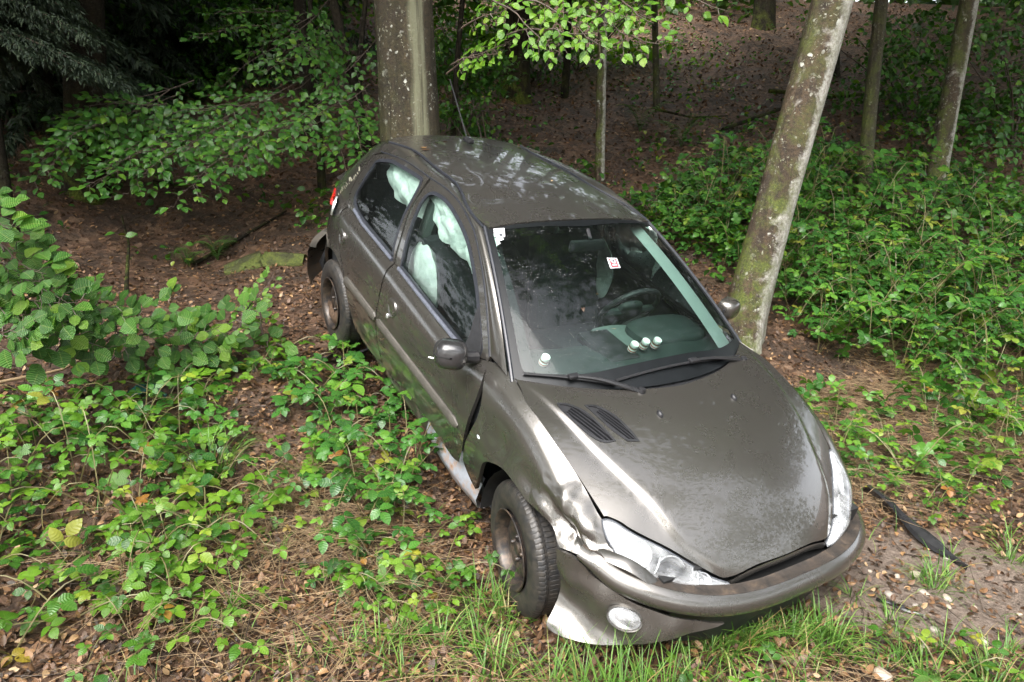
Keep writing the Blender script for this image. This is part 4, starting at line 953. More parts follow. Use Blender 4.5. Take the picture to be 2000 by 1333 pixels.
# ---- interior
m=MB();m.box((-1.5,0,.22),(2.6,1.35,.06));car(m,'floor_pan',[SEATM])
u=np.linspace(-1,1,30);rows=[]
top=Wind(u,np.full(30,.0))
for k,(dx,z,sy) in enumerate(((-.02,.905,.99),(-.16,.918,.98),(-.34,.916,.96),(-.46,.895,.95),(-.50,.84,.95),(-.47,.70,.94),(-.40,.50,.93))):
    hump=.035*np.exp(-((u-.52)/.24)**2)*(k in(2,3))
    rows.append(np.stack([np.minimum(-.20+dx,top[:,0]*.6-.2+dx+.12),.70*u*sy,np.full(30,z)+hump],1))
m=MB();m.grid(np.array(rows),flip=True);da=car(m,'dashboard',[DASH],sharp=50)
m=MB();m.box((-.60,-.03,.90),(.30,.20,.05),bev=.02);car(m,'centre_vents',[BLACK],da)
m=MB();m.tube([(-.35,-.45,.925),(-.335,0,.93),(-.36,.45,.925)],.008,6);car(m,'defrost_slot',[DARK],da)
m=MB();e=ellip((-.63,.37,.925),(.13,.24,.06));m.grid(e,closev=True,flip=True);car(m,'instrument_hood',[DASH],da)
# jars stand on this; light-toned pad by the steering wheel
m=MB();e=ellip((-.66,.10,.902),(.13,.17,.022));m.grid(e,closev=True,flip=True);car(m,'dash_top_pad',[simple('dash_pad_grey',(.10,.12,.115),.6)],da)
swc=np.array([-.93,.36,.90]);tl=Matrix.Rotation(R_(-62),3,'Y');m=MB();a=np.linspace(0,2*np.pi,40,endpoint=False)
rows=[];
for b in np.linspace(0,2*np.pi,10,endpoint=False):
    rr=.185+.016*np.cos(b);rows.append(np.stack([rr*np.cos(a),rr*np.sin(a),np.full(40,.016*np.sin(b))],1)@np.array(tl).T+swc)
m.grid(np.array(rows),closeu=True,closev=True);sw=car(m,'steering_wheel',[BLACK])
m=MB();e=ellip((0,0,0),(.075,.085,.03))@np.array(tl).T+swc;m.grid(e,closev=True,flip=True)
for b in (R_(90),R_(-90),R_(180)):
    m.tube(np.array([[0,0,0],[.10*math.cos(b),.10*math.sin(b),-.004],[.185*math.cos(b),.185*math.sin(b),0]])@np.array(tl).T+swc,[.03,.024,.018],8)
car(m,'steering_hub',[DASH],sw)
def seat(x,y,w):
    m=MB();m.box((x+.22,y,.48),(.52,w,.18),bev=.06,rot=Matrix.Rotation(R_(-8),3,'Y'));s=car(m,'seat',[SEATM])
    m=MB();m.box((x-.10,y,.80),(.16,w,.62),bev=.06,rot=Matrix.Rotation(R_(-16),3,'Y'));car(m,'backrest',[SEATM],s)
    m=MB();m.box((x-.24,y,1.16),(.10,w*.55,.17),bev=.04,rot=Matrix.Rotation(R_(-16),3,'Y'));car(m,'headrest',[SEATM],s)
seat(-1.45,-.36,.50);seat(-1.45,.36,.50)
m=MB();m.box((-2.28,0,.48),(.5,1.25,.2),bev=.06);s=car(m,'rear_seat',[SEATM]);m=MB();m.box((-2.55,0,.80),(.16,1.2,.58),bev=.06,rot=Matrix.Rotation(R_(-18),3,'Y'));car(m,'backrest',[SEATM],s)
for y in (-.36,.36):
    m=MB();m.box((-2.66,y,1.12),(.09,.26,.14),bev=.04);car(m,'headrest',[SEATM],s)
m=MB();m.box((-.965,-.01,1.295),(.03,.22,.065),bev=.015);im=car(m,'interior_mirror',[BLACK]);m=MB();m.tube([(-.96,-.0,1.33),(-1.0,0,1.37)],.01,6);car(m,'mirror_stem',[BLACK],im)
for left in (False,True):
    m=MB();x=np.linspace(-2.42,-1.02,70);v=np.linspace(0,1,12)
    X,V=np.meshgrid(x,v,indexing='ij');dep=np.interp(x,[-2.42,-2.3,-2.0,-1.85,-1.72,-1.62,-1.3,-1.10,-1.02],[.12,.24,.29,.26,.08,.22,.27,.29,.10])
    if left: dep=np.interp(x,[-2.42,-2.1,-1.8,-1.45,-1.2,-1.02],[.16,.24,.14,.10,.22,.10])
    base=Glass(x,np.full(70,.97));fo=fbm(np.stack([X.ravel()*2.2,V.ravel()*.8,0*X.ravel()],1),4,1+3*left).reshape(X.shape);fo2=fbm(np.stack([X.ravel()*2+V.ravel()*2,V.ravel()*1.4,0*X.ravel()],1),8,2+3*left).reshape(X.shape)
    P=base[:,None]+np.stack([.05*V*fo2,.05+.02*np.sin(V*np.pi)*0-.035*V*(1-V)*4+.05*fo*V+.02*fo2,-dep[:,None]*V+.02*fo*V],-1)
    m.grid(P);car(m,'curtain_airbag',[BAG],left=left,sharp=80)
    m=MB();m.grid(np.stack([Wind(np.full(16,.93 if left else -.93),np.linspace(.05,.97,16))*[1,-1 if left else 1,1]+[-.02,0,-.03],Wind(np.full(16,.83 if left else -.83),np.linspace(.05,.97,16))*[1,-1 if left else 1,1]+[-.06,0,-.06]]),flip=True);car(m,'pillar_trim',[TRIM if left else SEATM],left=left)
    m=MB();m.tube([(-1.69,-.58,.80),(-1.70,-.55,1.1),(-1.71,-.49,1.33)],[.06,.05,.05],8);car(m,'pillar_lining',[ROOFLIN],left=left)
def sidebag(y,sx):
    m=MB();th=np.linspace(0,1,9);a=np.linspace(0,2*np.pi,36,endpoint=False);rows=[]
    for sgn in (1,-1):
        for k in (th[::-1] if sgn==1 else th[1:]):
            h=.055*(1-k**2)**.5*sgn;r=k*(1+.03*np.cos(a*9)*k);rows.append(np.stack([-1.565+.175*r*np.cos(a)-.03*r*np.sin(a),np.full(36,y)-h*sx+.02*np.cos(a*5)*k*(1-k),.86+.205*r*np.sin(a)],1))
    P=np.array(rows);P[...,1]+=.010*fbm(P.reshape(-1,3),14,3).reshape(P.shape[:2]);m.grid(P,closev=True);b=car(m,'side_airbag',[BAG],sharp=80)
    m=MB();m.tube(np.array([P[8][i] for i in list(range(36))+[0]])*1.0,.004,5);car(m,'airbag_seam',[simple('airbag_stitch',(.30,.22,.20),.8)],b)
sidebag(-.60,1);sidebag(.60,-1)
# a limp piece of airbag hanging between the seats
m=MB();v=np.linspace(0,1,14);w=np.linspace(-1,1,9);V,W=np.meshgrid(v,w,indexing='ij');wd=np.interp(v,[0,.2,.7,1],[.05,.075,.045,.02])
P=np.stack([-1.62+.03*np.sin(V*6+W*3)+.1*V,.22+wd[:,None]*W+.06*V,1.16-.36*V],-1);m.grid(P);car(m,'hanging_airbag',[BAG],sharp=80)
# ------------------------------------------------------------------ five little jars on the dashboard
JARL=simple('jar_lid_white',(.90,.88,.87),.45,var=.05);JARG=simple('hazelnut_spread',(.16,.09,.055),.3,coat=.5,var=.3,scale=40);JARB=simple('jar_label_white',(.78,.78,.76),.5,var=.05);JARR=simple('jar_label_red',(.5,.06,.05),.5)
lm=MB();lm.lathe([(.0,.0),(.0175,.001),(.0185,.006),(.0185,.020),(.0165,.024),(.0165,.027)],20);lm=None
def jm(prof,mat,name): 
    q=MB();q.lathe(prof,20);return q.mesh(name,[mat],40)
j_body=jm([(.0,0),(.019,.001),(.0215,.005),(.0215,.028),(.018,.034),(.0165,.036)],JARG,'jar');j_lid=jm([(.0195,.034),(.0205,.036),(.0205,.052),(.019,.0545),(.0,.055)],JARL,'lid')
j_lab=jm([(.0219,.006),(.0222,.008),(.0222,.024),(.0219,.026)],JARB,'paper_label');j_lb=jm([(.02235,.011),(.02245,.0115),(.02245,.0165),(.02235,.017)],JARR,'label_print')
JL=['small white-lidded jar on the dash at the passenger end, alone near the broken mirror','small white-lidded jar on the dash, first of the trio counted from the passenger side','small white-lidded jar on the dash, middle one of the trio','small white-lidded jar on the dash, last of the trio nearest the steering wheel side','small white-lidded jar alone in the far corner of the dash by the body-coloured mirror']
CM=CAR.matrix_world.copy()
for (x,y),lb in zip(((-.525,-.475),(-.495,.022),(-.505,.102),(-.498,.172),(-.525,.635)),JL):
    r=tag(empty('jar'),lb,'jar','little jars on the dashboard')
    r.matrix_world=CM@Matrix.Translation((x,y,.938 if abs(y)<.3 else .920))@Matrix.Rotation(R_(17),4,'Y')
    for nm,me in (('glass_body',j_body),('lid',j_lid),('paper_label',j_lab),('label_print',j_lb)): link(nm,me,r)
# ------------------------------------------------------------------ surveyed positions and added unseen leaf masses (metres)
LEAN=[(1.883, 5.779, 0.479), (2.438, 5.929, 3.102)]
TR=[('young_tree', (1.148, 9.6, 1.786), (1.136, 9.7, 3.866), 0.058, 'L', 'slim pale blotchy young tree standing just behind the car roof'), ('young_tree', (2.423, 12.567, 2.751), (2.299, 12.567, 4.447), 0.05, 'S', 'very thin young tree behind the slim blotchy one'), ('young_tree', (4.433, 9.2, 1.729), (4.419, 9.3, 3.785), 0.078, 'S', 'thin greenish young tree rising from the thicket, left of the two on the right'), ('young_tree', (5.52, 9.6, 2.012), (5.7, 9.7, 3.866), 0.115, 'L', 'stouter lichened young tree rising from the thicket at the right'), ('mossy_tree', (0.086, 12.628, 2.96), (0.116, 12.628, 4.46), 0.21, 'D', 'dark trunk with green mossy foot behind the car roof'), ('mossy_tree', (-4.331, 7.4, 1.381), (-4.146, 7.5, 3.42), 0.185, 'D', 'dark tree with mossy base half hidden by leaves at the left'), ('slanting_tree', (-1.302, 7.6, 1.989), (-1.86, 7.9, 3.692), 0.045, 'D', 'thin dark slanting stem leaning left of the thick beech'), ('young_tree', (-2.609, 9.5, 2.263), (-2.622, 9.6, 3.846), 0.08, 'D', 'dark young tree in the leafy tangle left of the beech'), ('young_tree', (-5.959, 9.0, 1.885), (-5.977, 9.0, 3.057), 0.07, 'D', 'dark slanting stem at the far left edge'), ('young_tree', (-3.758, 12.0, 2.752), (-3.79, 12.0, 4.332), 0.12, 'D', 'dark trunk among spruces left of the beech'), ('young_tree', (6.34, 15.0, 3.828), (6.317, 15.0, 4.94), 0.12, 'D', 'dark trunk behind the leaning tree'), ('young_tree', (6.166, 19.0, 5.287), (6.15, 19.0, 6.209), 0.26, 'D', 'broad dark trunk at the top of the litter slope'), ('young_tree', (-0.697, 8.5, 2.393), (-0.548, 8.8, 3.79), 0.03, 'D', 'wiry dark stem close to the right of the beech'), ('young_tree', (0.884, 13.0, 2.907), (0.941, 13.0, 4.535), 0.06, 'D', 'dark thin stem behind the hanging bright leaves'), ('young_tree', (-0.378, 14.0, 3.344), (-0.645, 14.0, 4.738), 0.06, 'D', 'crooked thin stem right of the beech')]
FOL=[('beech_sapling', 'beech sapling spreading a broad tier of wet green leaves left of the trunk', (-2.128, 8.2, 2.375), [((-2.211, 8.2, 2.798), (-3.051, 6.6, 2.021), 0.55, (0, -0.75, 0.66), 0.1), ((-2.013, 8.0, 2.918), (-2.796, 6.45, 2.164), 0.4675, (0.15, -0.72, 0.66), 0.1), ((-2.606, 8.0, 2.571), (-3.889, 6.7, 1.978), 0.6, (0, -0.75, 0.66), 0.1), ((-2.397, 7.8, 2.695), (-3.61, 6.55, 2.125), 0.51, (0.15, -0.72, 0.66), 0.1), ((-1.902, 7.8, 2.605), (-2.534, 6.4, 1.846), 0.5, (0, -0.75, 0.66), 0.1), ((-1.717, 7.6, 2.723), (-2.296, 6.25, 1.99), 0.425, (0.15, -0.72, 0.66), 0.1), ((-1.599, 7.6, 2.538), (-1.997, 6.6, 2.109), 0.45, (0, -0.75, 0.66), 0.1), ((-1.425, 7.4, 2.654), (-1.773, 6.45, 2.248), 0.3825, (0.15, -0.72, 0.66), 0.1), ((-3.435, 7.8, 2.605), (-4.373, 7.0, 2.168), 0.5, (0, -0.75, 0.66), 0.1), ((-3.203, 7.6, 2.723), (-4.077, 6.85, 2.315), 0.425, (0.15, -0.72, 0.66), 0.1), ((-2.785, 7.4, 2.28), (-3.24, 6.2, 1.764), 0.45, (0, -0.75, 0.66), 0.1), ((-2.574, 7.2, 2.402), (-2.985, 6.05, 1.906), 0.3825, (0.15, -0.72, 0.66), 0.1), ((-1.727, 7.2, 2.223), (-1.378, 6.4, 1.846), 0.3, (0, -0.75, 0.66), 0.1), ((-1.552, 7.0, 2.342), (-1.174, 6.25, 1.99), 0.255, (0.15, -0.72, 0.66), 0.1), ((-3.616, 7.6, 2.489), (-4.401, 6.6, 1.844), 0.5, (0, -0.75, 0.66), 0.1), ((-3.379, 7.4, 2.607), (-4.107, 6.45, 1.993), 0.425, (0.15, -0.72, 0.66), 0.1), ((-2.443, 7.8, 2.454), (-3.547, 6.9, 2.209), 0.55, (0, -0.75, 0.66), 0.1), ((-2.24, 7.6, 2.577), (-3.275, 6.75, 2.353), 0.4675, (0.15, -0.72, 0.66), 0.1), ((-2.941, 7.4, 2.232), (-3.594, 6.3, 1.804), 0.5, (0, -0.75, 0.66), 0.1), ((-2.726, 7.2, 2.355), (-3.327, 6.15, 1.947), 0.425, (0.15, -0.72, 0.66), 0.1), ((-2.579, 7.2, 2.08), (-2.866, 6.2, 1.636), 0.4, (0, -0.75, 0.66), 0.1), ((-2.375, 7.0, 2.205), (-2.621, 6.05, 1.783), 0.34, (0.15, -0.72, 0.66), 0.1), ((-2.235, 7.4, 2.183), (-2.7, 6.5, 1.932), 0.5, (0, -0.75, 0.66), 0.1), ((-2.042, 7.2, 2.308), (-2.456, 6.35, 2.076), 0.425, (0.15, -0.72, 0.66), 0.1), ((-3.744, 7.2, 2.27), (-4.132, 6.5, 1.976), 0.45, (0, -0.75, 0.66), 0.1), ((-3.504, 7.0, 2.388), (-3.848, 6.35, 2.118), 0.3825, (0.15, -0.72, 0.66), 0.1), ((-3.241, 7.0, 1.982), (-3.644, 6.3, 1.761), 0.4, (0, -0.75, 0.66), 0.1), ((-3.017, 6.8, 2.106), (-3.375, 6.15, 1.906), 0.34, (0.15, -0.72, 0.66), 0.1), ((-3.989, 7.3, 2.323), (-4.258, 6.5, 1.757), 0.35, (0, -0.75, 0.66), 0.1), ((-3.741, 7.1, 2.441), (-3.969, 6.35, 1.906), 0.2975, (0.15, -0.72, 0.66), 0.1), ((-3.443, 7.2, 2.317), (-3.922, 6.6, 2.282), 0.5, (0, -0.75, 0.66), 0.1), ((-3.213, 7.0, 2.433), (-3.645, 6.45, 2.416), 0.425, (0.15, -0.72, 0.66), 0.1)], 'B', 0.085, 0.042, [(-2.144, 8.3, 2.967), (-2.164, 8.3, 3.881)]), ('hornbeam_sapling', 'hornbeam sapling with dark green leaves hanging left of the beech trunk', (-1.63, 7.9, 2.15), [((-1.57, 7.8, 2.902), (-1.862, 7.4, 3.219), 0.4, (0, -0.8, 0.6), 0.1), ((-1.638, 7.6, 2.757), (-2.025, 7.2, 3.015), 0.34, (-0.15, -0.8, 0.6), 0.1), ((-1.852, 8.2, 3.261), (-2.232, 7.6, 3.02), 0.45, (0, -0.8, 0.6), 0.1), ((-1.921, 8.0, 3.104), (-2.396, 7.4, 2.814), 0.3825, (-0.15, -0.8, 0.6), 0.1), ((-1.382, 8.0, 3.228), (-1.802, 7.4, 2.616), 0.4, (0, -0.8, 0.6), 0.1), ((-1.457, 7.8, 3.073), (-1.97, 7.2, 2.42), 0.34, (-0.15, -0.8, 0.6), 0.1), ((-1.446, 7.6, 2.489), (-1.634, 7.0, 2.168), 0.3, (0, -0.8, 0.6), 0.1), ((-1.515, 7.4, 2.353), (-1.794, 6.8, 1.989), 0.255, (-0.15, -0.8, 0.6), 0.1), ((-2.469, 8.5, 3.519), (-2.82, 7.5, 3.352), 0.5, (0, -0.8, 0.6), 0.1), ((-2.531, 8.3, 3.354), (-2.965, 7.3, 3.143), 0.425, (-0.15, -0.8, 0.6), 0.1), ((-1.99, 8.4, 3.603), (-2.717, 7.8, 2.952), 0.5, (0, -0.8, 0.6), 0.1), ((-2.059, 8.2, 3.437), (-2.878, 7.6, 2.742), 0.425, (-0.15, -0.8, 0.6), 0.1)], 'B', 0.08, 0.05, [(-1.615, 8.0, 2.827), (-1.497, 8.2, 3.857)]), ('beech_branch', 'bright yellow-green beech branch hanging above the car roof', (-0.409, 4.6, 0), [((-0.403, 4.6, 2.404), (0.027, 4.0, 2.589), 0.2, (0, -0.85, 0.5), 0.05), ((-0.027, 4.0, 2.539), (0.441, 3.7, 2.548), 0.2, (0, -0.85, 0.5), 0.05), ((0.258, 3.9, 2.619), (0.695, 3.6, 2.475), 0.22, (0, -0.85, 0.5), 0.05), ((0.053, 4.0, 2.711), (0.493, 3.7, 2.468), 0.19, (0, -0.85, 0.5), 0.05), ((-0.135, 4.1, 2.731), (0.254, 3.8, 2.465), 0.18, (0, -0.85, 0.5), 0.05), ((0.435, 3.9, 2.738), (0.667, 3.6, 2.553), 0.16, (0, -0.85, 0.5), 0.05), ((-0.363, 4.5, 2.45), (-0.041, 4.1, 2.517), 0.15, (0, -0.85, 0.5), 0.05), ((0.157, 4.0, 2.783), (0.586, 3.7, 2.605), 0.18, (0, -0.85, 0.5), 0.05), ((0.601, 4.0, 2.831), (1.051, 3.8, 2.659), 0.16, (0, -0.85, 0.5), 0.05), ((-0.292, 4.4, 2.63), (0.0, 4.1, 2.731), 0.15, (0, -0.85, 0.5), 0.05)], 'Y', 0.054, 0.03, None), ('hazel_shrub', 'hazel shrub with large round ribbed leaves along the left edge', (-2.744, 3.9, 0.646), [((-2.691, 3.6, 1.647), (-2.282, 3.5, 1.097), 0.3, (0.1, -0.7, 0.7), 0.12), ((-2.79, 3.7, 1.51), (-2.212, 3.4, 1.469), 0.3, (0.1, -0.7, 0.7), 0.12), ((-2.617, 3.8, 1.029), (-2.032, 3.7, 1.271), 0.3, (0.1, -0.7, 0.7), 0.12), ((-2.655, 3.5, 1.305), (-2.087, 3.6, 1.047), 0.28, (0.1, -0.7, 0.7), 0.12), ((-2.429, 4.0, 0.8), (-1.936, 4.0, 1.22), 0.28, (0.1, -0.7, 0.7), 0.12), ((-2.438, 4.1, 0.71), (-1.742, 4.2, 1.062), 0.28, (0.1, -0.7, 0.7), 0.12), ((-2.141, 4.3, 0.652), (-1.589, 4.4, 1.152), 0.28, (0.1, -0.7, 0.7), 0.12), ((-2.053, 4.3, 0.585), (-1.517, 4.5, 0.868), 0.24, (0.1, -0.7, 0.7), 0.12), ((-2.619, 3.4, 0.965), (-2.321, 3.4, 1.247), 0.25, (0.1, -0.7, 0.7), 0.12), ((-2.648, 3.5, 1.751), (-2.354, 3.4, 1.638), 0.2, (0.1, -0.7, 0.7), 0.12), ((-2.475, 3.7, 0.826), (-2.288, 3.7, 1.162), 0.25, (0.1, -0.7, 0.7), 0.12), ((-2.699, 3.5, 1.202), (-2.149, 3.5, 1.305), 0.3, (0.1, -0.7, 0.7), 0.12), ((-2.728, 3.6, 1.444), (-2.175, 3.5, 1.305), 0.28, (0.1, -0.7, 0.7), 0.12), ((-2.515, 3.9, 1.006), (-2.0, 3.9, 1.006), 0.26, (0.1, -0.7, 0.7), 0.12), ((-2.231, 4.1, 0.898), (-1.788, 4.2, 0.905), 0.26, (0.1, -0.7, 0.7), 0.12)], 'H', 0.09, 0.055, None), ('beech_sapling', 'leafy beech sapling filling the upper right corner behind the lichened young tree', (7.762, 10.8, 2.026), [((7.232, 10.5, 3.772), (5.249, 10.0, 3.56), 0.6, (0, -0.8, 0.6), 0.1), ((7.479, 10.5, 3.183), (5.285, 9.8, 2.973), 0.7, (0, -0.8, 0.6), 0.1), ((7.373, 10.2, 2.558), (5.316, 9.6, 2.425), 0.6, (0, -0.8, 0.6), 0.1), ((7.002, 10.8, 4.284), (5.741, 10.0, 3.373), 0.6, (0, -0.8, 0.6), 0.1), ((5.719, 11.0, 3.589), (4.962, 10.4, 3.171), 0.4, (0, -0.8, 0.6), 0.1), ((5.519, 11.0, 3.996), (4.93, 10.6, 3.659), 0.4, (0, -0.8, 0.6), 0.1), ((7.22, 10.0, 2.217), (5.899, 9.5, 2.075), 0.5, (0, -0.8, 0.6), 0.1)], 'B', 0.11, 0.06, [(7.583, 10.8, 3.424), (7.462, 10.8, 4.478)]), ('young_shrub', 'small yellow-green shrub at the right end of the hazel leaves, near the mossy log', (-1.697, 4.6, 0.706), [((-1.709, 4.4, 0.891), (-1.551, 4.6, 1.251), 0.16, (0, -0.7, 0.7), 0.1), ((-1.624, 4.6, 0.776), (-1.698, 4.7, 1.101), 0.14, (0, -0.7, 0.7), 0.1), ((-1.815, 4.3, 0.718), (-1.7, 4.4, 0.99), 0.14, (0, -0.7, 0.7), 0.1)], 'Y', 0.055, 0.035, None)]
SHR=[('holly_shrub', 'pale backlit shrub deep in the wood right of the beech', (-0.652, 14.0, 4.137), (1.9, 1.0, 1.0), 2600, 0.11, 'Y', 30), ('hazel_bush', 'bright leafy bush at the top of the slope behind the hanging branch', (1.27, 14.8, 4.72), (2.3, 1.0, 0.9), 2600, 0.11, 'Y', 30), ('forest_shrub', 'dim green shrub close behind the beech on its right', (-0.67, 10.0, 3.248), (0.7, 0.6, 0.9), 1300, 0.09, 'B', 22), ('forest_shrub', 'dim shrub behind the mossy dark trunk', (0.364, 13.5, 3.379), (0.9, 0.6, 0.6), 700, 0.09, 'B', 18), ('forest_shrub', 'green shrub beneath the hanging branch beside the antenna', (-0.441, 8.6, 2.37), (0.45, 0.4, 0.35), 330, 0.075, 'B', 16), ('forest_shrub', 'shaded shrub between the spruces and the beech', (-3.837, 11.0, 3.314), (1.5, 1.0, 1.2), 2300, 0.1, 'B', 30), ('forest_shrub', 'shaded shrub at the foot of the spruces', (-5.026, 10.5, 3.05), (1.3, 0.8, 0.9), 1500, 0.09, 'B', 24), ('forest_shrub', 'dim shrub at the far left edge below the spruces', (-6.126, 9.0, 1.824), (0.8, 0.6, 0.4), 500, 0.085, 'B', 16), ('forest_shrub', 'green shrub in the shade beyond the two young trees at the right', (6.616, 12.5, 2.949), (1.4, 0.8, 1.0), 1700, 0.1, 'B', 26), ('forest_shrub', 'leafy shrub at the far right edge above the thicket', (7.738, 11.5, 2.791), (1.1, 0.8, 1.3), 1900, 0.1, 'B', 26)]
SPR=[(-4.368, 6.3, 7, 1.25, 'nearest dark spruce hanging into the upper left corner', 0.22, 0.05), (-7.362, 10, 9, 2.4, 'dark drooping spruce at the far left', 0.03, 0.13), (-6.168, 10.5, 10, 2.3, 'dark drooping spruce second from the left', 0.03, 0.13), (-5.474, 8.9, 9, 2.0, 'dark drooping spruce over the mossy-footed tree at the left', 0.03, 0.13), (-5.289, 11.5, 10, 2.2, 'dark spruce behind the tier of beech leaves', 0.03, 0.13), (-8.804, 13, 11, 2.8, 'dark spruce behind the two at the left', 0.03, 0.13), (-4.567, 14, 11, 2.6, 'dim spruce behind the beech sapling', 0.03, 0.13), (-7.415, 14.5, 11, 2.8, 'dim spruce deep behind at the left', 0.03, 0.13)]
FERNS=[(1.982, 11.561, 0.62, 'fern on the litter slope behind the car roof, upper of the pair'), (2.462, 10.81, 0.6, 'fern on the litter slope behind the car roof, lower of the pair'), (-2.788, 6.775, 0.3, 'small fern in the hollow beside the mossy log'), (-2.994, 6.624, 0.28, 'dim fern in the hollow left of the mossy log')]
LOG=[(-2.584, 6.421, 0.933), (-2.241, 6.517, 1.004), (-1.828, 6.379, 1.022)]
STICKS=[([(-2.849, 3.721, 0.06), (-2.629, 4.009, 0.06), (-2.459, 4.51, 0.06)], 0.01, 'pale thin stick lying at the left under the hazel leaves'), ([(-2.945, 6.62, 0.03), (-2.683, 7.118, 0.03), (-2.365, 7.63, 0.03)], 0.022, 'dark fallen branch slanting across the litter left of the car'), ([(-2.73, 8.977, 0.12), (-2.046, 8.658, 0.12), (-1.68, 9.352, 0.12)], 0.018, 'dark fallen branch on the litter beside the tail lamp'), ([(-2.874, 5.267, 0.1), (-3.55, 6.665, 0.1), (-3.823, 7.109, 0.1)], 0.018, 'crooked dead branch standing in the hollow at the left'), ([(3.195, 11.333, 0.1), (4.525, 12.509, 0.1), (5.781, 13.29, 0.1)], 0.03, 'fallen dark branch on the slope right of the ferns'), ([(2.352, 12.308, 0.08), (2.871, 11.987, 0.08), (3.493, 12.166, 0.08)], 0.022, 'dead branch by the very thin young tree'), ([(-3.835, 7.841, 0.05), (-3.539, 7.905, 0.05), (-3.327, 7.92, 0.05)], 0.022, 'dark branch piece on the litter under the beech leaves'), ([(4.564, 13.453, 0.12), (5.724, 13.147, 0.12), (7.066, 13.702, 0.12)], 0.04, 'long rotten branch across the slope behind the leaning tree')]
BUMPER_STRIP_PATH=[(2.062, 3.847, 0.03), (2.053, 3.562, 0.07), (2.08, 3.329, 0.05), (2.198, 3.093, 0.02)]
DEBRIS=[(-1.978, 4.498, 0.02, 'R', 0.045, 'broken red plastic lamp piece among the brambles on the bank'), (-2.081, 4.088, 0.03, 'K', 0.03, 'small black plastic shard at the left among leaves'), (-2.099, 3.941, 0.02, 'G', 0.05, 'greenish glass shard lying left among the brambles'), (-1.154, 4.506, 0.03, 'K', 0.05, 'torn black plastic scrap left of the labelled trim panel')]
MUDFLAP=(-1.05, 4.6)
LIGHT_BLOCKS=[(9000, (-22, -19, 0.5), (22, -10, 12), 70, (1.0, 1.0, 0.8)), (3500, (-18, -8, 0.5), (-9, 8, 9), 36, (0.9, 0.9, 0.8)), (3000, (11, -8, 0.5), (18, 5, 9), 36, (0.9, 0.9, 0.8))]  # unseen leaves added behind and beside the camera to block low skylight
CANOPY=[(40000, (-17, 7.0, 6), (19, 25, 12), 170, (1.2, 1.2, 0.6), 0.34, 0.55), (3600, (3.5, -2, 5), (13, 6, 11), 40, (0.65, 0.65, 0.45), 0.16, 0.3), (4500, (-14, -3, 6), (-4, 4, 11), 30, (0.9, 0.9, 0.5), 0.2, 0.35), (20000, (-14, 3.6, 5.6), (15, 8, 9), 120, (0.55, 0.55, 0.35), 0.16, 0.3), (4000, (-10, -16, 5), (12, -9, 11), 36, (0.9, 0.9, 0.6), 0.2, 0.4)]  # unseen overhead leaves, thickened to shade the wood and mirror in the car
# ------------------------------------------------------------------ vegetation: leaf templates
def tri(F):
    out=[]
    for f in F:
        for i in range(1,len(f)-1): out.append((f[0],f[i],f[i+1]))
    return np.array(out,np.int32)
def leaf_tpl(L=1.,W=.7,n=6,wide=.42,serr=0.,fold=.18,curl=.25,tip=1.0,cup=0.):
    """leaf along +Y, face up (+Z). returns V, tris, lv(u,v)"""
    v=np.linspace(0,1,n+1);V=[(0,0,0)];lv=[(0,0,0)];F=[]
    k=math.log(.5)/math.log(wide)
    for i in range(1,n):
        t=v[i];w=math.sin(math.pi*t**k)**tip*W/2
        w*=1+(serr if i%2 else -serr)
        y=t*L;z=-curl*L*t*t*.6+.05*L*math.sin(t*3)
        for u in(-1,0,1): V.append((u*w,y,z+abs(u)*(fold*w-cup*w*w/L)));lv.append((u,t,0))
    V.append((0,L,-curl*L*.6));lv.append((0,1,0))
    a=lambda i,j:1+(i-1)*3+j
    F+=[(0,a(1,1),a(1,0)),(0,a(1,2),a(1,1))]
    for i in range(1,n-1):
        F+=[(a(i,0),a(i,1),a(i+1,1),a(i+1,0)),(a(i,1),a(i,2),a(i+1,2),a(i+1,1))]
    e=len(V)-1;F+=[(a(n-1,0),a(n-1,1),e),(a(n-1,1),a(n-1,2),e)]
    return np.array(V,float),tri(F),np.array(lv,float)
def rotm(yaw,pitch,roll):
    cy_,sy=np.cos(yaw),np.sin(yaw);cp,sp=np.cos(pitch),np.sin(pitch);cr,sr=np.cos(roll),np.sin(roll)
    o=np.zeros_like(yaw);l=np.ones_like(yaw)
    Z=np.stack([np.stack([cy_,-sy,o],-1),np.stack([sy,cy_,o],-1),np.stack([o,o,l],-1)],-2)
    X=np.stack([np.stack([l,o,o],-1),np.stack([o,cp,-sp],-1),np.stack([o,sp,cp],-1)],-2)
    Yr=np.stack([np.stack([cr,o,sr],-1),np.stack([o,l,o],-1),np.stack([-sr,o,cr],-1)],-2)
    return Z@X@Yr
def scat(tpls,R,T,size,tint,pick=None):
    """join leaf templates: returns V,F,attrs"""
    N=len(T);pick=RNG.integers(0,len(tpls),N) if pick is None else pick
    Vs=[];Fs=[];A=[];Lv=[];b=0
    for k,(v,f,lv) in enumerate(tpls):
        m=np.where(pick==k)[0]
        if not len(m): continue
        P=np.einsum('nij,vj->nvi',R[m],v)*size[m][:,None,None]+T[m][:,None,:]
        Vs.append(P.reshape(-1,3));Fs.append((f[None]+b+np.arange(len(m))[:,None,None]*len(v)).reshape(-1,3))
        A.append(np.repeat(tint[m],len(v)));Lv.append(np.tile(lv,(len(m),1)));b+=len(m)*len(v)
    return np.concatenate(Vs),np.concatenate(Fs),{'tint':('FLOAT',np.concatenate(A)),'lv':('FLOAT_VECTOR',np.concatenate(Lv))}
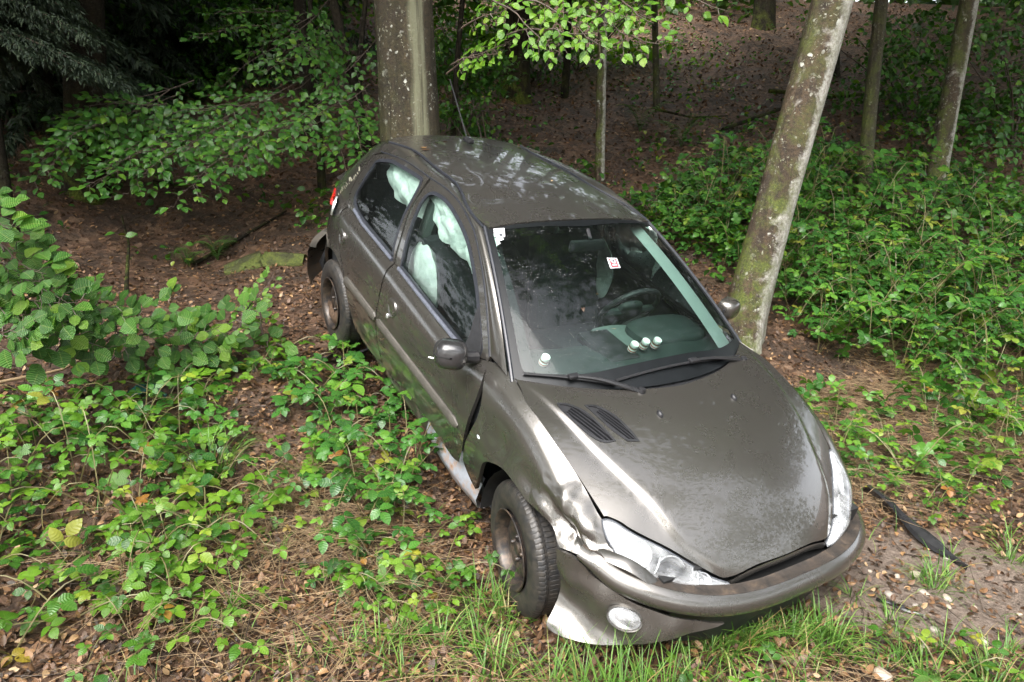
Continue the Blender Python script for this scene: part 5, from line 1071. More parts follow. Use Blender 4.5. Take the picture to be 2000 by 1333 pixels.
def leaf_mat(name,stops,rough=.34,trans=.35,veins=9,vein=.35,spec=.5,tcol=(1.25,1.35,.55),relief=.45):
    t=NT(name);at=t.n('ShaderNodeAttribute',attribute_name='tint');oi=t.n('ShaderNodeObjectInfo')
    f=t.math('FRACT',t.math('ADD',at.outputs['Fac'],oi.outputs['Random']))
    col=t.ramp(f,stops).outputs[0]
    lv=t.n('ShaderNodeAttribute',attribute_name='lv');sp=t.n('ShaderNodeSeparateXYZ');t.l(lv.outputs['Vector'],sp.inputs[0])
    au=t.math('ABSOLUTE',sp.outputs[0])
    ph=t.math('SUBTRACT',t.math('MULTIPLY',sp.outputs[1],veins*6.283),t.math('MULTIPLY',au,4.2))
    w=t.math('SINE',ph)
    ln=t.ramp(w,[(.72,0),(.98,1)]).outputs[0]
    mid=t.ramp(au,[(.0,1),(.10,0)]).outputs[0]
    vv=t.math('MAXIMUM',t.math('MULTIPLY',ln,.6),mid)
    col=t.mix(t.math('MULTIPLY',vv,vein),col,(.30,.36,.12))
    o=t.obj();nz=t.noise(60,3,.6,o);col=t.mix(.22,col,t.ramp(nz.outputs[0],[(.35,(.02,.03,.01)),(.7,(.22,.27,.08))]).outputs[0],'OVERLAY')
    h=t.math('ADD',t.math('MULTIPLY',w,-.5),t.math('MULTIPLY',nz.outputs[0],.6))
    p=t.pbr(col,rough,normal=t.bump(h,relief,.002 if relief<.5 else .004),spec=spec)
    tr=t.n('ShaderNodeBsdfTranslucent');tc=t.mix(1.0,col,tcol,'MULTIPLY');t.l(tc,tr.inputs[0])
    mx=t.n('ShaderNodeMixShader');mx.inputs[0].default_value=trans;t.l(p.outputs[0],mx.inputs[1]);t.l(tr.outputs[0],mx.inputs[2]);t.l(mx.outputs[0],t.out.inputs[0])
    return t.m
BRAM=leaf_mat('bramble_leaf',[(0,(0.026,0.090,0.014)),(.22,(0.044,0.138,0.017)),(.42,(0.075,0.196,0.019)),(.60,(0.123,0.265,0.022)),(.78,(0.185,0.329,0.028)),(.88,(0.097,0.212,0.053)),(.965,(0.299,0.382,0.031)),(.985,(0.312,0.205,0.033)),(1,(0.279,0.107,0.025))],.30,.32,6,.22)
BRAMD=leaf_mat('dark_bramble_leaf',[(0,(0.025,0.095,0.019)),(.4,(0.044,0.154,0.025)),(.7,(0.075,0.212,0.030)),(.93,(0.132,0.281,0.034)),(1,(0.264,0.264,0.044))],.26,.28,6,.22)
HAZEL=leaf_mat('hazel_leaf',[(0,(0.033,0.122,0.019)),(.5,(0.055,0.170,0.025)),(.85,(0.092,0.233,0.031)),(1,(0.176,0.307,0.031))],.34,.32,10,.55,relief=.9)
BEECH=leaf_mat('beech_leaf',[(0,(0.025,0.098,0.016)),(.5,(0.044,0.146,0.020)),(.9,(0.079,0.212,0.022)),(1,(0.150,0.276,0.025))],.32,.35,9,.25)
BRIGHT=leaf_mat('young_beech_leaf',[(0,(0.070,0.191,0.014)),(.5,(0.119,0.276,0.019)),(.9,(0.176,0.350,0.026)),(1,(0.211,0.318,0.031))],.34,.48,9,.25)
FERNM=leaf_mat('fern_frond',[(0,(0.035,0.122,0.019)),(1,(0.075,0.196,0.028))],.5,.35,20,.1)
CANO=leaf_mat('canopy_leaf',[(0,(.025,.070,.018)),(1,(.070,.140,.030))],.4,.35,5,.1)
NEED=leaf_mat('spruce_needles',[(0,(.010,.022,.012)),(.6,(.020,.040,.018)),(1,(.040,.062,.026))],.6,.12,30,.02)
LITTER=leaf_mat('fallen_leaf',[(0,(0.035,0.019,0.013)),(.30,(0.081,0.040,0.025)),(.55,(0.150,0.075,0.043)),(.78,(0.250,0.131,0.069)),(.92,(0.375,0.206,0.094)),(1,(0.450,0.312,0.188))],.38,.10,7,.12,.5,(1,1,1))
STRAW=simple('dry_straw',(.27,.19,.105),.7,var=.45,scale=9)
TWIG=simple('wet_twig_bark',(.060,.042,.030),.6,var=.45,scale=25,bump=.4)
CANE=simple('bramble_cane',(.13,.115,.045),.5,var=.4,scale=12)
def grass_mat():
    t=NT('grass_blade');at=t.n('ShaderNodeAttribute',attribute_name='tint');oi=t.n('ShaderNodeObjectInfo')
    f=t.math('FRACT',t.math('ADD',at.outputs['Fac'],t.math('MULTIPLY',oi.outputs['Random'],.25)))
    col=t.ramp(f,[(0,(.060,.150,.020)),(.5,(.110,.240,.035)),(.82,(.190,.320,.060)),(.93,(.32,.30,.11)),(1,(.38,.26,.11))]).outputs[0]
    p=t.pbr(col,.38);tr=t.n('ShaderNodeBsdfTranslucent');t.l(col,tr.inputs[0]);mx=t.n('ShaderNodeMixShader');mx.inputs[0].default_value=.4;t.l(p.outputs[0],mx.inputs[1]);t.l(tr.outputs[0],mx.inputs[2]);t.l(mx.outputs[0],t.out.inputs[0]);return t.m
GRASS=grass_mat()
def bark_mat(name,base,dark,lichen=.5,moss=.3,streak=0.,stretch=(9,9,1.1),crust=0.,mossh=3.2):
    t=NT(name);o=t.obj();mp=t.n('ShaderNodeMapping');mp.inputs['Scale'].default_value=stretch;t.l(o,mp.inputs[0])
    nz=t.noise(1.3,8,.68,mp.outputs[0],.7)
    col=t.ramp(nz.outputs[0],[(.32,dark),(.55,base),(.8,[c*1.55 for c in base])]).outputs[0]
    n0=t.noise(2.2,4,.6,o,.5);col=t.mix(t.ramp(n0.outputs[0],[(.4,0),(.66,.55)]).outputs[0],col,[c*.55 for c in base])
    fm=t.noise(38,6,.75,o,.4);col=t.mix(.75,col,t.ramp(fm.outputs[0],[(.34,(.12,.12,.12)),(.66,(.88,.86,.82))]).outputs[0],'OVERLAY')
    geo=t.n('ShaderNodeNewGeometry');sx=t.n('ShaderNodeSeparateXYZ');t.l(geo.outputs['Normal'],sx.inputs[0])
    # crusty pale lichen, in round spots and drifts
    hts=None
    for sc,th,ga,cc in ((7,.20,(.50,.62),(.47,.49,.42)),(17,.25,(.48,.60),(.56,.57,.51)),(34,.27,(.47,.60),(.36,.37,.29))):
        wv=t.n('ShaderNodeMix');wv.data_type='VECTOR';wv.inputs[0].default_value=.06
        nv=t.noise(sc*1.4,3,.6,o);t.l(o,wv.inputs[4]);t.l(nv.outputs['Color'],wv.inputs[5])
        v=t.n('ShaderNodeTexVoronoi');v.inputs['Scale'].default_value=sc;v.inputs['Randomness'].default_value=1;t.l(wv.outputs[1],v.inputs['Vector'])
        d=t.ramp(v.outputs['Distance'],[(th*.75,1),(th,0)]).outputs[0]
        g=t.ramp(t.noise(3.1+sc*.1,4,.65,o,.3).outputs[0],[(ga[0],0),(ga[1],1)]).outputs[0]
        k=t.math('MULTIPLY',t.math('MULTIPLY',d,g),lichen,True)
        col=t.mix(k,col,cc)
    if crust:
        # grey-white crust over the weather side
        cn=t.noise(5,8,.72,o,.6);sdc=t.n('ShaderNodeMapRange',clamp=True);sdc.inputs[1].default_value=-.05;sdc.inputs[2].default_value=.75;t.l(sx.outputs[0],sdc.inputs[0])
        k=t.ramp(t.math('ADD',cn.outputs[0],t.math('MULTIPLY',sdc.outputs[0],.34)),[(.56,0),(.68,1)]).outputs[0]
        col=t.mix(t.math('MULTIPLY',k,crust),col,t.ramp(t.noise(40,4,.6,o).outputs[0],[(.35,(.26,.24,.20)),(.65,(.50,.49,.45))]).outputs[0])
    if streak:
        mp2=t.n('ShaderNodeMapping');mp2.inputs['Scale'].default_value=(16,16,.45);t.l(o,mp2.inputs[0])
        s2=t.noise(1,6,.65,mp2.outputs[0],.3)
        sd=t.n('ShaderNodeSeparateXYZ');t.l(o,sd.inputs[0])
        # run of grey-green film down the flank that faces south-east
        an=t.math('ARCTAN2',sd.outputs[1],sd.outputs[0])
        wob=t.math('MULTIPLY',t.math('SUBTRACT',t.noise(1.6,3,.5,o).outputs[0],.5),.5)
        band=t.ramp(t.math('ABSOLUTE',t.math('ADD',t.math('ADD',an,streak),wob)),[(.16,1),(.34,0)]).outputs[0]
        k=t.math('MULTIPLY',band,t.ramp(s2.outputs[0],[(.36,.0),(.52,.9)]).outputs[0])
        col=t.mix(k,col,(.23,.23,.145))
    if moss:
        mz=t.noise(4.5,6,.7,o,.4);sd2=t.n('ShaderNodeSeparateXYZ');t.l(o,sd2.inputs[0])
        lo=t.n('ShaderNodeMapRange',clamp=True);lo.inputs[1].default_value=mossh;lo.inputs[2].default_value=.0;t.l(sd2.outputs[2],lo.inputs[0])
        side=t.math('MULTIPLY_ADD' if False else 'ADD',t.math('MULTIPLY',sx.outputs[0],-.35),.55)
        k=t.math('MULTIPLY',t.ramp(mz.outputs[0],[(.44,0),(.62,1)]).outputs[0],t.math('MULTIPLY',t.math('ADD',lo.outputs[0],.25 if mossh>1 else .03),side,True),True)
        col=t.mix(t.math('MULTIPLY',k,moss,True),col,t.ramp(t.noise(60,3,.6,o).outputs[0],[(.3,(.035,.055,.010)),(.7,(.130,.150,.022))]).outputs[0])
    hh=t.math('ADD',nz.outputs[0],t.math('MULTIPLY',t.noise(40,6,.75,o).outputs[0],.7))
    t.pbr(col,.58 if mossh>1 else .8,normal=t.bump(hh,.8,.04),spec=.5 if mossh>1 else .15);return t.m
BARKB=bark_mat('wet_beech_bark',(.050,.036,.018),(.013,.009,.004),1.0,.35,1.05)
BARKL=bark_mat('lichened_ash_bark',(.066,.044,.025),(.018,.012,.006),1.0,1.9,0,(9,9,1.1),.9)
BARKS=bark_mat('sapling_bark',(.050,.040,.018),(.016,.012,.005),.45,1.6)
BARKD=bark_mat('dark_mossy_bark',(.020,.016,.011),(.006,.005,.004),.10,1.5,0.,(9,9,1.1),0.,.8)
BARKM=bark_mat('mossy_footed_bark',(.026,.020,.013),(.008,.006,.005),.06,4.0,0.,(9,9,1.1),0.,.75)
MOSS=bark_mat('moss_over_bark',(.050,.055,.014),(.020,.018,.010),.0,2.2)
def trunk(name,pts,rad,mat,parent=None,n=20,rough=.03,flare=.0,seed=0):
    pts=resample(np.asarray(pts,float),max(18,len(pts)*6));m=len(pts);o0=pts[0].copy();pts=pts-o0
    rad=np.interp(np.linspace(0,1,m),np.linspace(0,1,len(rad)),rad)
    T=np.gradient(pts,axis=0);T/=np.linalg.norm(T,axis=1)[:,None];a=np.arange(n)/n*2*np.pi;P=np.empty((m,n,3));d=np.r_[0,np.cumsum(np.linalg.norm(np.diff(pts,axis=0),axis=1))]
    for i in range(m):
        X=np.array([1,0,0])-T[i]*T[i][0];X/=np.linalg.norm(X);Yv=np.cross(T[i],X)
        r=rad[i]*(1+rough*np.sin(2*a+seed+d[i]*.9)+rough*.7*np.sin(3*a+seed*2-d[i]*1.7)+rough*.5*np.sin(5*a+d[i]*3.1+seed))
        r=r*(1+flare*np.exp(-d[i]/.22)*(1+.45*np.sin(5*a+seed)))
        P[i]=pts[i]+r[:,None]*(np.cos(a)[:,None]*X+np.sin(a)[:,None]*Yv)
    b=MB();b.grid(P,closev=True,flip=False);o=b.build(name,mat,parent,80);
    o.location=o0 if parent is None else Vector(o0)-parent.location
    return o
def leaf_mesh(name,tpl,mat,size,tint=.0):
    v,f,lv=tpl;return npmesh(name,v*size,f,[mat],True,None,{'tint':('FLOAT',np.full(len(v),tint)),'lv':('FLOAT_VECTOR',lv)})
# compound bramble leaves: petiole with three or five leaflets, one connected mesh
def compound(k,L,rnd):
    Vs=[];Fs=[];Lv=[];b=0
    pet=.55*L
    def add(v,f,lv):
        nonlocal b
        Vs.append(v);Fs.append(f+b);Lv.append(lv);b+=len(v)
    w=.010
    pv=np.array([(-w,0,0),(w,0,0),(-w,pet/L*.5,.06),(w,pet/L*.5,.06),(-w*.6,pet/L,.03),(w*.6,pet/L,.03)])*L
    add(pv,np.array([(0,1,3),(0,3,2),(2,3,5),(2,5,4)]),np.zeros((6,3)))
    angs=[0,80,-80] if k==3 else [0,60,-60,122,-122]
    for i,an in enumerate(angs):
        s=L*(1 if i==0 else (.84 if i<3 else .66))*rnd.uniform(.9,1.08)
        v,f,lv=leaf_tpl(1,.70+rnd.uniform(-.05,.05),7,.46,.045,rnd.uniform(.06,.22),rnd.uniform(.10,.4),.85)
        v=v*s;a=R_(an+rnd.uniform(-9,9));tl=rnd.uniform(-.3,.1);rl=rnd.uniform(-.25,.25)
        M=rotm(np.array([a]),np.array([tl]),np.array([rl]))[0]
        off=np.array([0,pet+(.26*L if i==0 else (.0 if i<3 else -.04*L)),.03*L])
        add(v@M.T+off,f,lv)
    return np.concatenate(Vs),np.concatenate(Fs).astype(np.int32),np.concatenate(Lv)
rl=random.Random(21)
BL=[];BLD=[]
for i in range(9):
    tp=compound(3 if i%3 else 5,1,rl);BL.append(tp)
def bmeshes(mat,size): return [leaf_mesh('leaf',tp,mat,size*rl.uniform(.85,1.15),rl.random()) for tp in BL for _ in (0,1,2)]
BMY=bmeshes(BRIGHT,.056);BMG=bmeshes(BRAM,.054);BMD=bmeshes(BRAMD,.074)
# whole-plant templates
def cane_tpl(rnd,ncane=3,length=.6,height=.25,step=.085):
    sm=MB();leaves=[]
    for c in range(ncane):
        az=c*6.283/ncane+rnd.uniform(-.7,.7);Lc=length*rnd.uniform(.65,1.2);h=height*rnd.uniform(.7,1.3)
        s=np.linspace(0,1,9);bend=rnd.uniform(-.5,.5)
        x=Lc*s;z=h*np.sin(np.clip(s*1.15,0,1)*np.pi*.78)*1.25-.02;yy=bend*Lc*s*s*.6
        pts=np.stack([x*math.cos(az)-yy*math.sin(az),x*math.sin(az)+yy*math.cos(az),z],1)
        sm.tube(pts,np.linspace(.0035,.0015,9),4,cap=False)
        k=rnd.uniform(.08,.16)*Lc;sd=1
        while k<Lc:
            t=k/Lc;p=np.array([np.interp(t,s,pts[:,q]) for q in range(3)])
            yaw=az+bend*.8*t+sd*rnd.uniform(.5,1.5)-math.pi/2
            leaves.append((p,yaw,rnd.uniform(-.15,.55),rnd.uniform(-.35,.35),rnd.uniform(.72,1.2)));sd=-sd;k+=step*rnd.uniform(.7,1.3)
        leaves.append((pts[-1],az-math.pi/2,rnd.uniform(-.3,.2),0,.8))
    return sm.mesh('stem',[CANE],80),leaves
rp=random.Random(5)
TPL_LOW=[cane_tpl(rp,3,.34,.12,.072) for _ in range(8)]
TPL_MID=[cane_tpl(rp,3,.48,.26,.080) for _ in range(8)]
TPL_TALL=[cane_tpl(rp,4,.70,.48,.080) for _ in range(8)]
def tilt_to_ground(x,y,f=.8):
    e=.15;n=Vector((-(float(hgt(x+e,y)-hgt(x-e,y)))/(2*e)*f,-(float(hgt(x,y+e)-hgt(x,y-e)))/(2*e)*f,1)).normalized()
    return n.to_track_quat('Z','Y')
NPL=0
def plant(x,y,tpl,meshes,scale,label,group,name='bramble_plant',cat='bramble',rnd=rp,dz=0):
    global NPL;NPL+=1
    root=tag(empty(name),label,cat,group);q=tilt_to_ground(x,y)@Quaternion((0,0,1),rnd.uniform(0,6.28))
    root.matrix_world=Matrix.LocRotScale(Vector((x,y,float(ground_z(x,y))+dz)),q,Vector((scale,)*3))
    sm,lv=tpl;link('stem',sm,root)
    for p,yw,pi,ro,s in lv:
        o=bpy.data.objects.new('leaf',rnd.choice(meshes));COL.objects.link(o);o.parent=root
        o.location=p;o.rotation_euler=(Euler((pi,ro,yw),'YXZ'));o.rotation_mode='XYZ';o.scale=(s,s,s)
    return root
# keep plants out of the car's footprint
CMI=CAR.matrix_world.inverted()
def in_car(x,y,pad=.0):
    p=CMI@Vector((x,y,float(hgt(x,y))+.1));return -3.15-pad<p.x<.72+pad and abs(p.y)<.80+pad
def region(n,cx,cy,rx,ry,rot=0,rnd=rp,pad=.05,mind=.13):
    out=[];tries=0
    while len(out)<n and tries<n*60:
        tries+=1;a=rnd.uniform(0,6.283);r=math.sqrt(rnd.random());u=rx*r*math.cos(a);v=ry*r*math.sin(a)
        x=cx+u*math.cos(rot)-v*math.sin(rot);y=cy+u*math.sin(rot)+v*math.cos(rot)
        if in_car(x,y,pad) or any((x-p[0])**2+(y-p[1])**2<mind*mind for p in out):continue
        out.append((x,y))
    return out
ORD='first second third fourth fifth sixth seventh eighth ninth tenth eleventh twelfth thirteenth fourteenth fifteenth sixteenth seventeenth eighteenth nineteenth twentieth twenty-first twenty-second twenty-third twenty-fourth twenty-fifth twenty-sixth twenty-seventh twenty-eighth twenty-ninth thirtieth'.split()
def rank_words(pts,cx,cy,ry,rot):
    """row (by depth) and place in the row, counted from the left"""
    rows={}
    for k,(x,y) in enumerate(pts):
        v=(-(x-cx)*math.sin(rot)+(y-cy)*math.cos(rot))/ry
        r=('near row' if v<0 else 'far row') if len(pts)<18 else ('near row' if v<-.3 else 'far row' if v>.3 else 'middle row')
        rows.setdefault(r,[]).append(k)
    out={}
    for r,ks in rows.items():
        for m,k in enumerate(sorted(ks,key=lambda k:pts[k][0]/pts[k][1])): out[k]=', '+r+', '+ORD[min(m,29)]+' from the left'
    return out
for (n,cx,cy,rx,ry,rot,tp,ms,sc,lab,grp) in (
    (20,-2.15,3.05,.72,.62,0,TPL_MID,BMG,.92,'bramble on the bank below the hazel shrub','brambles on the left bank'),
    (12,-1.65,2.55,.50,.32,.1,TPL_LOW,BMG,1.0,'low bright bramble at the lower left edge','low brambles at the lower left'),
    (7,-1.15,3.25,.40,.45,0,TPL_LOW,BMG,.95,'sparse bramble on litter left of the front wheel','sparse brambles on bare litter'),
    (9,-1.75,4.25,.62,.55,.3,TPL_LOW,BMG,.95,'small bramble on the ridge left of the rear wheel','brambles on the ridge'),
    (9,-.98,4.10,.20,.36,.1,TPL_LOW,BMD,.95,'dark bramble below the rear door','brambles below the rear door'),
    (11,-.62,3.42,.17,.30,-.2,TPL_MID,BMD,.85,'glossy dark bramble under the torn sill','brambles under the torn sill'),
    (7,-.50,2.86,.26,.17,0,TPL_LOW,BMG,.9,'yellowish bramble beside the front tyre','brambles beside the front tyre'),
    (62,4.1,8.0,2.0,1.9,.1,TPL_TALL,BMD,1.15,'tall glossy bramble in the thicket right','brambles of the dense thicket'),
    (30,3.6,6.2,1.25,.8,.2,TPL_TALL,BMD,1.0,'dark bramble at the thicket front edge','brambles at the thicket edge'),
    (18,2.35,8.3,.8,.9,0,TPL_MID,BMD,1.0,'bramble between car roof and leaning tree','brambles behind the windscreen'),
    (20,3.0,4.55,1.05,.55,.25,TPL_MID,BMG,.9,'thin bramble in dry straw right of hood','brambles in the dry straw'),
    (9,2.35,4.0,.5,.35,.2,TPL_LOW,BMG,.9,'small bramble by the bare soil right of hood','brambles by the bare soil'),
    ):
    pts=region(n,cx,cy,rx,ry,rot);rw=rank_words(pts,cx,cy,ry,rot)
    for i,(x,y) in enumerate(pts):
        plant(x,y,rp.choice(tp),ms if ms is BMD else rp.choice((BMG,BMG,BMG,BMD,BMY)),sc*rp.uniform(.7,1.2),lab+rw[i],grp)
for (x,y,s,lab) in ((.98,2.22,.75,'small bright bramble seedling in the grass below the bumper'),(1.60,2.25,.95,'bright young bramble in the lower right corner beside a pale stone'),(1.72,2.18,.8,'second young bramble in the lower right corner, nearer the edge'),(.62,2.32,.6,'tiny bramble seedling at the bottom edge below the fog lamp'),(-.32,2.60,.8,'pale grey-green bramble sprig lying on bare litter left of the bumper corner')):
    plant(x,y,TPL_LOW[int(x*7)%8],BMG,s,lab,None)
# the rest of the thicket as one mass of leaves
def leaf_mass(name,tpls,mat,T,size,tint,yaw=None,pitch=(.0,.5),roll=.5,kind='stuff',face=None):
    N=len(T);R=rotm(RNG.uniform(0,6.283,N) if yaw is None else yaw,RNG.normal(pitch[0],pitch[1],N),RNG.normal(0,roll,N))
    if face is not None: R=np.asarray(face)@R
    V,F,A=scat(tpls,R,T,size,tint)
    o=link(name,npmesh(name,V,F,[mat],True,None,A))
    if kind:o['kind']=kind
    return o
def ell_pts(n,cx,cy,rx,ry,zlo,zhi,pw=1.):
    a=RNG.uniform(0,6.283,n);r=np.sqrt(RNG.random(n));x=cx+rx*r*np.cos(a);y=cy+ry*r*np.sin(a)
    z=ground_z(x,y)+zlo+(zhi-zlo)*RNG.random(n)**pw*(1-.5*r*r);k=np.array([not in_car(p,q,.15) for p,q in zip(x,y)])
    return np.stack([x,y,z],1)[k]
T=np.concatenate([ell_pts(2600,4.4,8.3,2.6,2.3,.06,.52),ell_pts(700,3.7,6.2,1.4,.9,.03,.35),ell_pts(500,2.3,8.4,.9,1.0,.03,.3),ell_pts(800,6.5,9.5,2,2.5,.05,.6),ell_pts(60,-2.1,3.1,.75,.7,.02,.18),ell_pts(160,3.0,4.6,1.1,.6,.02,.22)])
# clumps with gaps between
cl=np.sin(T[:,0]*3.7+1.3*np.sin(T[:,1]*2.9))*np.sin(T[:,1]*3.3+T[:,0]);T=T[cl>-.45]
bt=leaf_mass('bramble_undergrowth',BL,BRAMD,T,RNG.uniform(.058,.095,len(T)),RNG.random(len(T)),pitch=(.25,.45));bt['label']='dense mass of bramble leaves filling the thicket'
# ------------------------------------------------------------------ leaf litter, straw, twigs, grass
def polar(n,rmin,rmax,half=50,pw=1.):
    r=rmin*(rmax/rmin)**(RNG.random(n)**pw);a=R_(half)*RNG.uniform(-1,1,n);return r*np.sin(a),r*np.cos(a)
LT=[leaf_tpl(1,.62,4,.48,.05,f,c,1,cup) for f,c,cup in((.3,.3,0),(-.35,-.4,.0),(.7,.5,.0),(.1,-.6,.3),(-.8,.2,0))]
x,y=polar(110000,1.9,25);k=(hgt(x,y)<30)
lo=np.hypot((x-1.9)*.75,(y-2.95)*1.2)
keep=~((lo<.55)&(RNG.random(len(x))<.72));x=x[keep];y=y[keep]
T=np.stack([x,y,ground_z(x,y)+RNG.uniform(.000,.022,len(x))],1);d=np.hypot(x,y)
lit=leaf_mass('leaf_litter',LT,LITTER,T,RNG.uniform(.018,.046,len(x))*np.clip(d/7,1,2.0),RNG.random(len(x))**1.3*.98,pitch=(0,.42),roll=.42);lit['label']='wet brown fallen leaves covering the forest floor'
def stalks(name,n,mat,P,Lr,rad,seg=4,flat=.25,bend=.35,lift=0.):
    N=len(P);az=RNG.uniform(0,6.283,N);el=np.abs(RNG.normal(0,flat,N))+lift;L=RNG.uniform(*Lr,N);s=np.linspace(0,1,seg+1)
    D=np.stack([np.cos(az)*np.cos(el),np.sin(az)*np.cos(el),np.sin(el)],1);Pn=np.stack([-np.sin(az),np.cos(az),0*az],1);b=RNG.normal(0,bend,N)
    C=P[:,None]+D[:,None]*(L[:,None,None]*s[None,:,None])+Pn[:,None]*((b*L)[:,None,None]*(s*s)[None,:,None]);C[...,2]-=(L*np.sin(el))[:,None]*.75*s**2.2
    C[...,2]=np.maximum(C[...,2],ground_z(C[...,0],C[...,1])+.004)
    rr=(rad*RNG.uniform(.6,1.4,N))[:,None]*(1-.55*s)[None]
    rings=[]
    for q in range(3):
        t=q/3*6.283;rings.append(C+rr[...,None]*(math.cos(t)*Pn[:,None]+math.sin(t)*np.array([0,0,1.])[None,None]))
    V=np.stack(rings,2);k=(seg+1)*3;F=[]
    for i in range(seg):
        for q in range(3): F.append((i*3+q,i*3+(q+1)%3,(i+1)*3+(q+1)%3,(i+1)*3+q))
    F=(np.array(F)[None]+np.arange(N)[:,None,None]*k).reshape(-1,4)
    o=link(name,npmesh(name,V.reshape(-1,3),F,[mat]));o['kind']='stuff';return o
P=[]
for n,cx,cy,rx,ry in((1500,2.9,4.7,1.1,.65),(900,3.9,5.6,1.2,.6),(700,-.75,3.35,.5,.6),(700,-1.1,2.85,.8,.45),(500,1.7,3.9,.6,.5),(500,0,2.3,1.5,.3)): P.append(ell_pts(n,cx,cy,rx,ry,.0,.05))
P=np.concatenate(P);st=stalks('dry_straw',0,STRAW,P,(.10,.42),.0016,5,.28,.4);st['label']='tangle of dry straw and dead stalks'
x,y=polar(1500,2,14);tw=stalks('fallen_twigs',0,TWIG,np.stack([x,y,ground_z(x,y)+.01],1),(.08,.5),.0030,4,.10,.25);tw['label']='small dead twigs strewn over the litter'
def blades(P,Lr,wid,az=None,el=(.95,.3),droop=1.2,seg=5):
    N=len(P);az=RNG.uniform(0,6.283,N) if az is None else az;e=np.clip(RNG.normal(el[0],el[1],N),.25,1.5);L=RNG.uniform(*Lr,N);s=np.linspace(0,1,seg+1)
    h=np.stack([np.cos(az),np.sin(az),0*az],1);sd=np.stack([-np.sin(az),np.cos(az),0*az],1);dr=RNG.uniform(.4,1.,N)*droop
    th=e[:,None]-dr[:,None]*1.5*s[None]**1.4
    dx=np.cos(th);dz=np.sin(th);X=np.cumsum(np.c_[np.zeros(N),dx[:,:-1]],1)*(L/seg)[:,None];Z=np.cumsum(np.c_[np.zeros(N),dz[:,:-1]],1)*(L/seg)[:,None]
    C=P[:,None]+h[:,None]*X[...,None]+np.array([0,0,1.])*Z[...,None]
    w=(wid*RNG.uniform(.6,1.3,N))[:,None]*(1-s**1.6)[None]+.0003
    V=np.stack([C-sd[:,None]*w[...,None],C+np.array([0,0,-1])*w[...,None]*.5,C+sd[:,None]*w[...,None]],2)
    k=(seg+1)*3;F=[]
    for i in range(seg):
        for q in range(2):F.append((i*3+q,i*3+q+1,(i+1)*3+q+1,(i+1)*3+q))
    F=(np.array(F)[None]+np.arange(N)[:,None,None]*k).reshape(-1,4)
    t=np.repeat(RNG.random(N)*.97,k);return V.reshape(-1,3),F,{'tint':('FLOAT',t)}
def tuft_mesh(n,spread,Lr,wid,**kw):
    a=RNG.uniform(0,6.283,n);r=spread*np.sqrt(RNG.random(n));P=np.stack([r*np.cos(a),r*np.sin(a),0*a-.01],1)
    V,F,A=blades(P,Lr,wid,az=a+RNG.normal(0,.7,n),**kw);return npmesh('grass_tuft',V,F,[GRASS],True,None,A)
TUF=[tuft_mesh(34,.045,(.10,.26),.0028) for _ in range(4)]+[tuft_mesh(20,.035,(.08,.20),.0026) for _ in range(4)]
TUFB=[tuft_mesh(70,.07,(.22,.40),.0030,el=(1.2,.2),droop=1.25) for _ in range(2)]
rg=random.Random(9)
def tuft(x,y,me,s,lab,grp):
    o=link('grass_tuft',me,None,(x,y,float(ground_z(x,y))),(0,0,rg.uniform(0,6.28)),(s,s,s));tag(o,lab,'grass tuft',grp);return o
tuft(-1.50,3.36,TUFB[0],.95,'long arching grass tuft standing alone among the brambles left of the car',None)
tuft(3.15,3.55,TUFB[1],.55,'spreading grass tuft at the right edge beyond the black plastic strip',None)
TUFH=[tuft_mesh(26,.035,(.22,.40),.0030,el=(1.18,.2),droop=.95) for _ in range(3)]
for m,(x,y,s) in enumerate(((.14,2.24,.8),(.24,2.17,.85),(.32,2.15,.95),(.39,2.14,1.0),(.46,2.16,.9),(.55,2.19,.85),(.66,2.22,.7))): tuft(x,y,TUFH[m%3],s,'tall grass tuft drooping over the fog lamp, '+ORD[m]+' from the left','tall grass tufts in front of the fog lamp')
for n,cx,cy,rx,ry,lab in((8,.66,2.44,.22,.035,'tall grass tuft under the near half of the bumper'),(9,.62,2.47,.28,.10,'green grass tuft against the bent bumper corner'),(9,1.08,2.50,.22,.12,'grass tuft under the middle of the front bumper'),(5,-.08,2.62,.16,.12,'grass tuft at the foot of the front tyre'),(10,-.45,2.36,.6,.12,'yellowing grass tuft on the verge left of the bumper'),(9,1.75,2.35,.3,.16,'grass tuft on the verge beyond the pale stone'),(7,2.4,3.1,.6,.35,'grass tuft on the pale soil near the black plastic strip'),(5,-1.2,2.9,.5,.4,'thin grass tuft among the low brambles of the bank'),(3,1.55,2.72,.18,.16,'grass tuft between the bumper end and the bare soil')):
    pts=region(n,cx,cy,rx,ry,0,rg,-.04,.05)
    for m,(x,y) in enumerate(sorted(pts,key=lambda q:q[0]/q[1])): tuft(x,y,rg.choice(TUF),rg.uniform(.75,1.25)*(1.5 if 'tall' in lab else 1),lab+', '+ORD[m]+' from the left','grass tufts: '+lab)
x=np.concatenate([RNG.uniform(-1.5,2.3,900),RNG.uniform(.2,1.6,500),RNG.uniform(-2.2,-.3,200),RNG.uniform(1.8,4,350)]);y=np.concatenate([RNG.uniform(2.0,2.5,900),RNG.uniform(2.2,2.62,500),RNG.uniform(2.5,3.8,200),RNG.uniform(2.4,5,350)])
cl=np.sin(x*7+2*np.sin(y*5))*np.sin(y*9+x*3);k=np.array([not in_car(a,b,-.1) for a,b in zip(x,y)])&(cl>-.1);x=x[k];y=y[k]
V,F,A=blades(np.stack([x,y,ground_z(x,y)],1),(.05,.17),.0024);g=link('grass',npmesh('grass',V,F,[GRASS],True,None,A));g['kind']='stuff';g['label']='thin scattered grass blades on the verge'
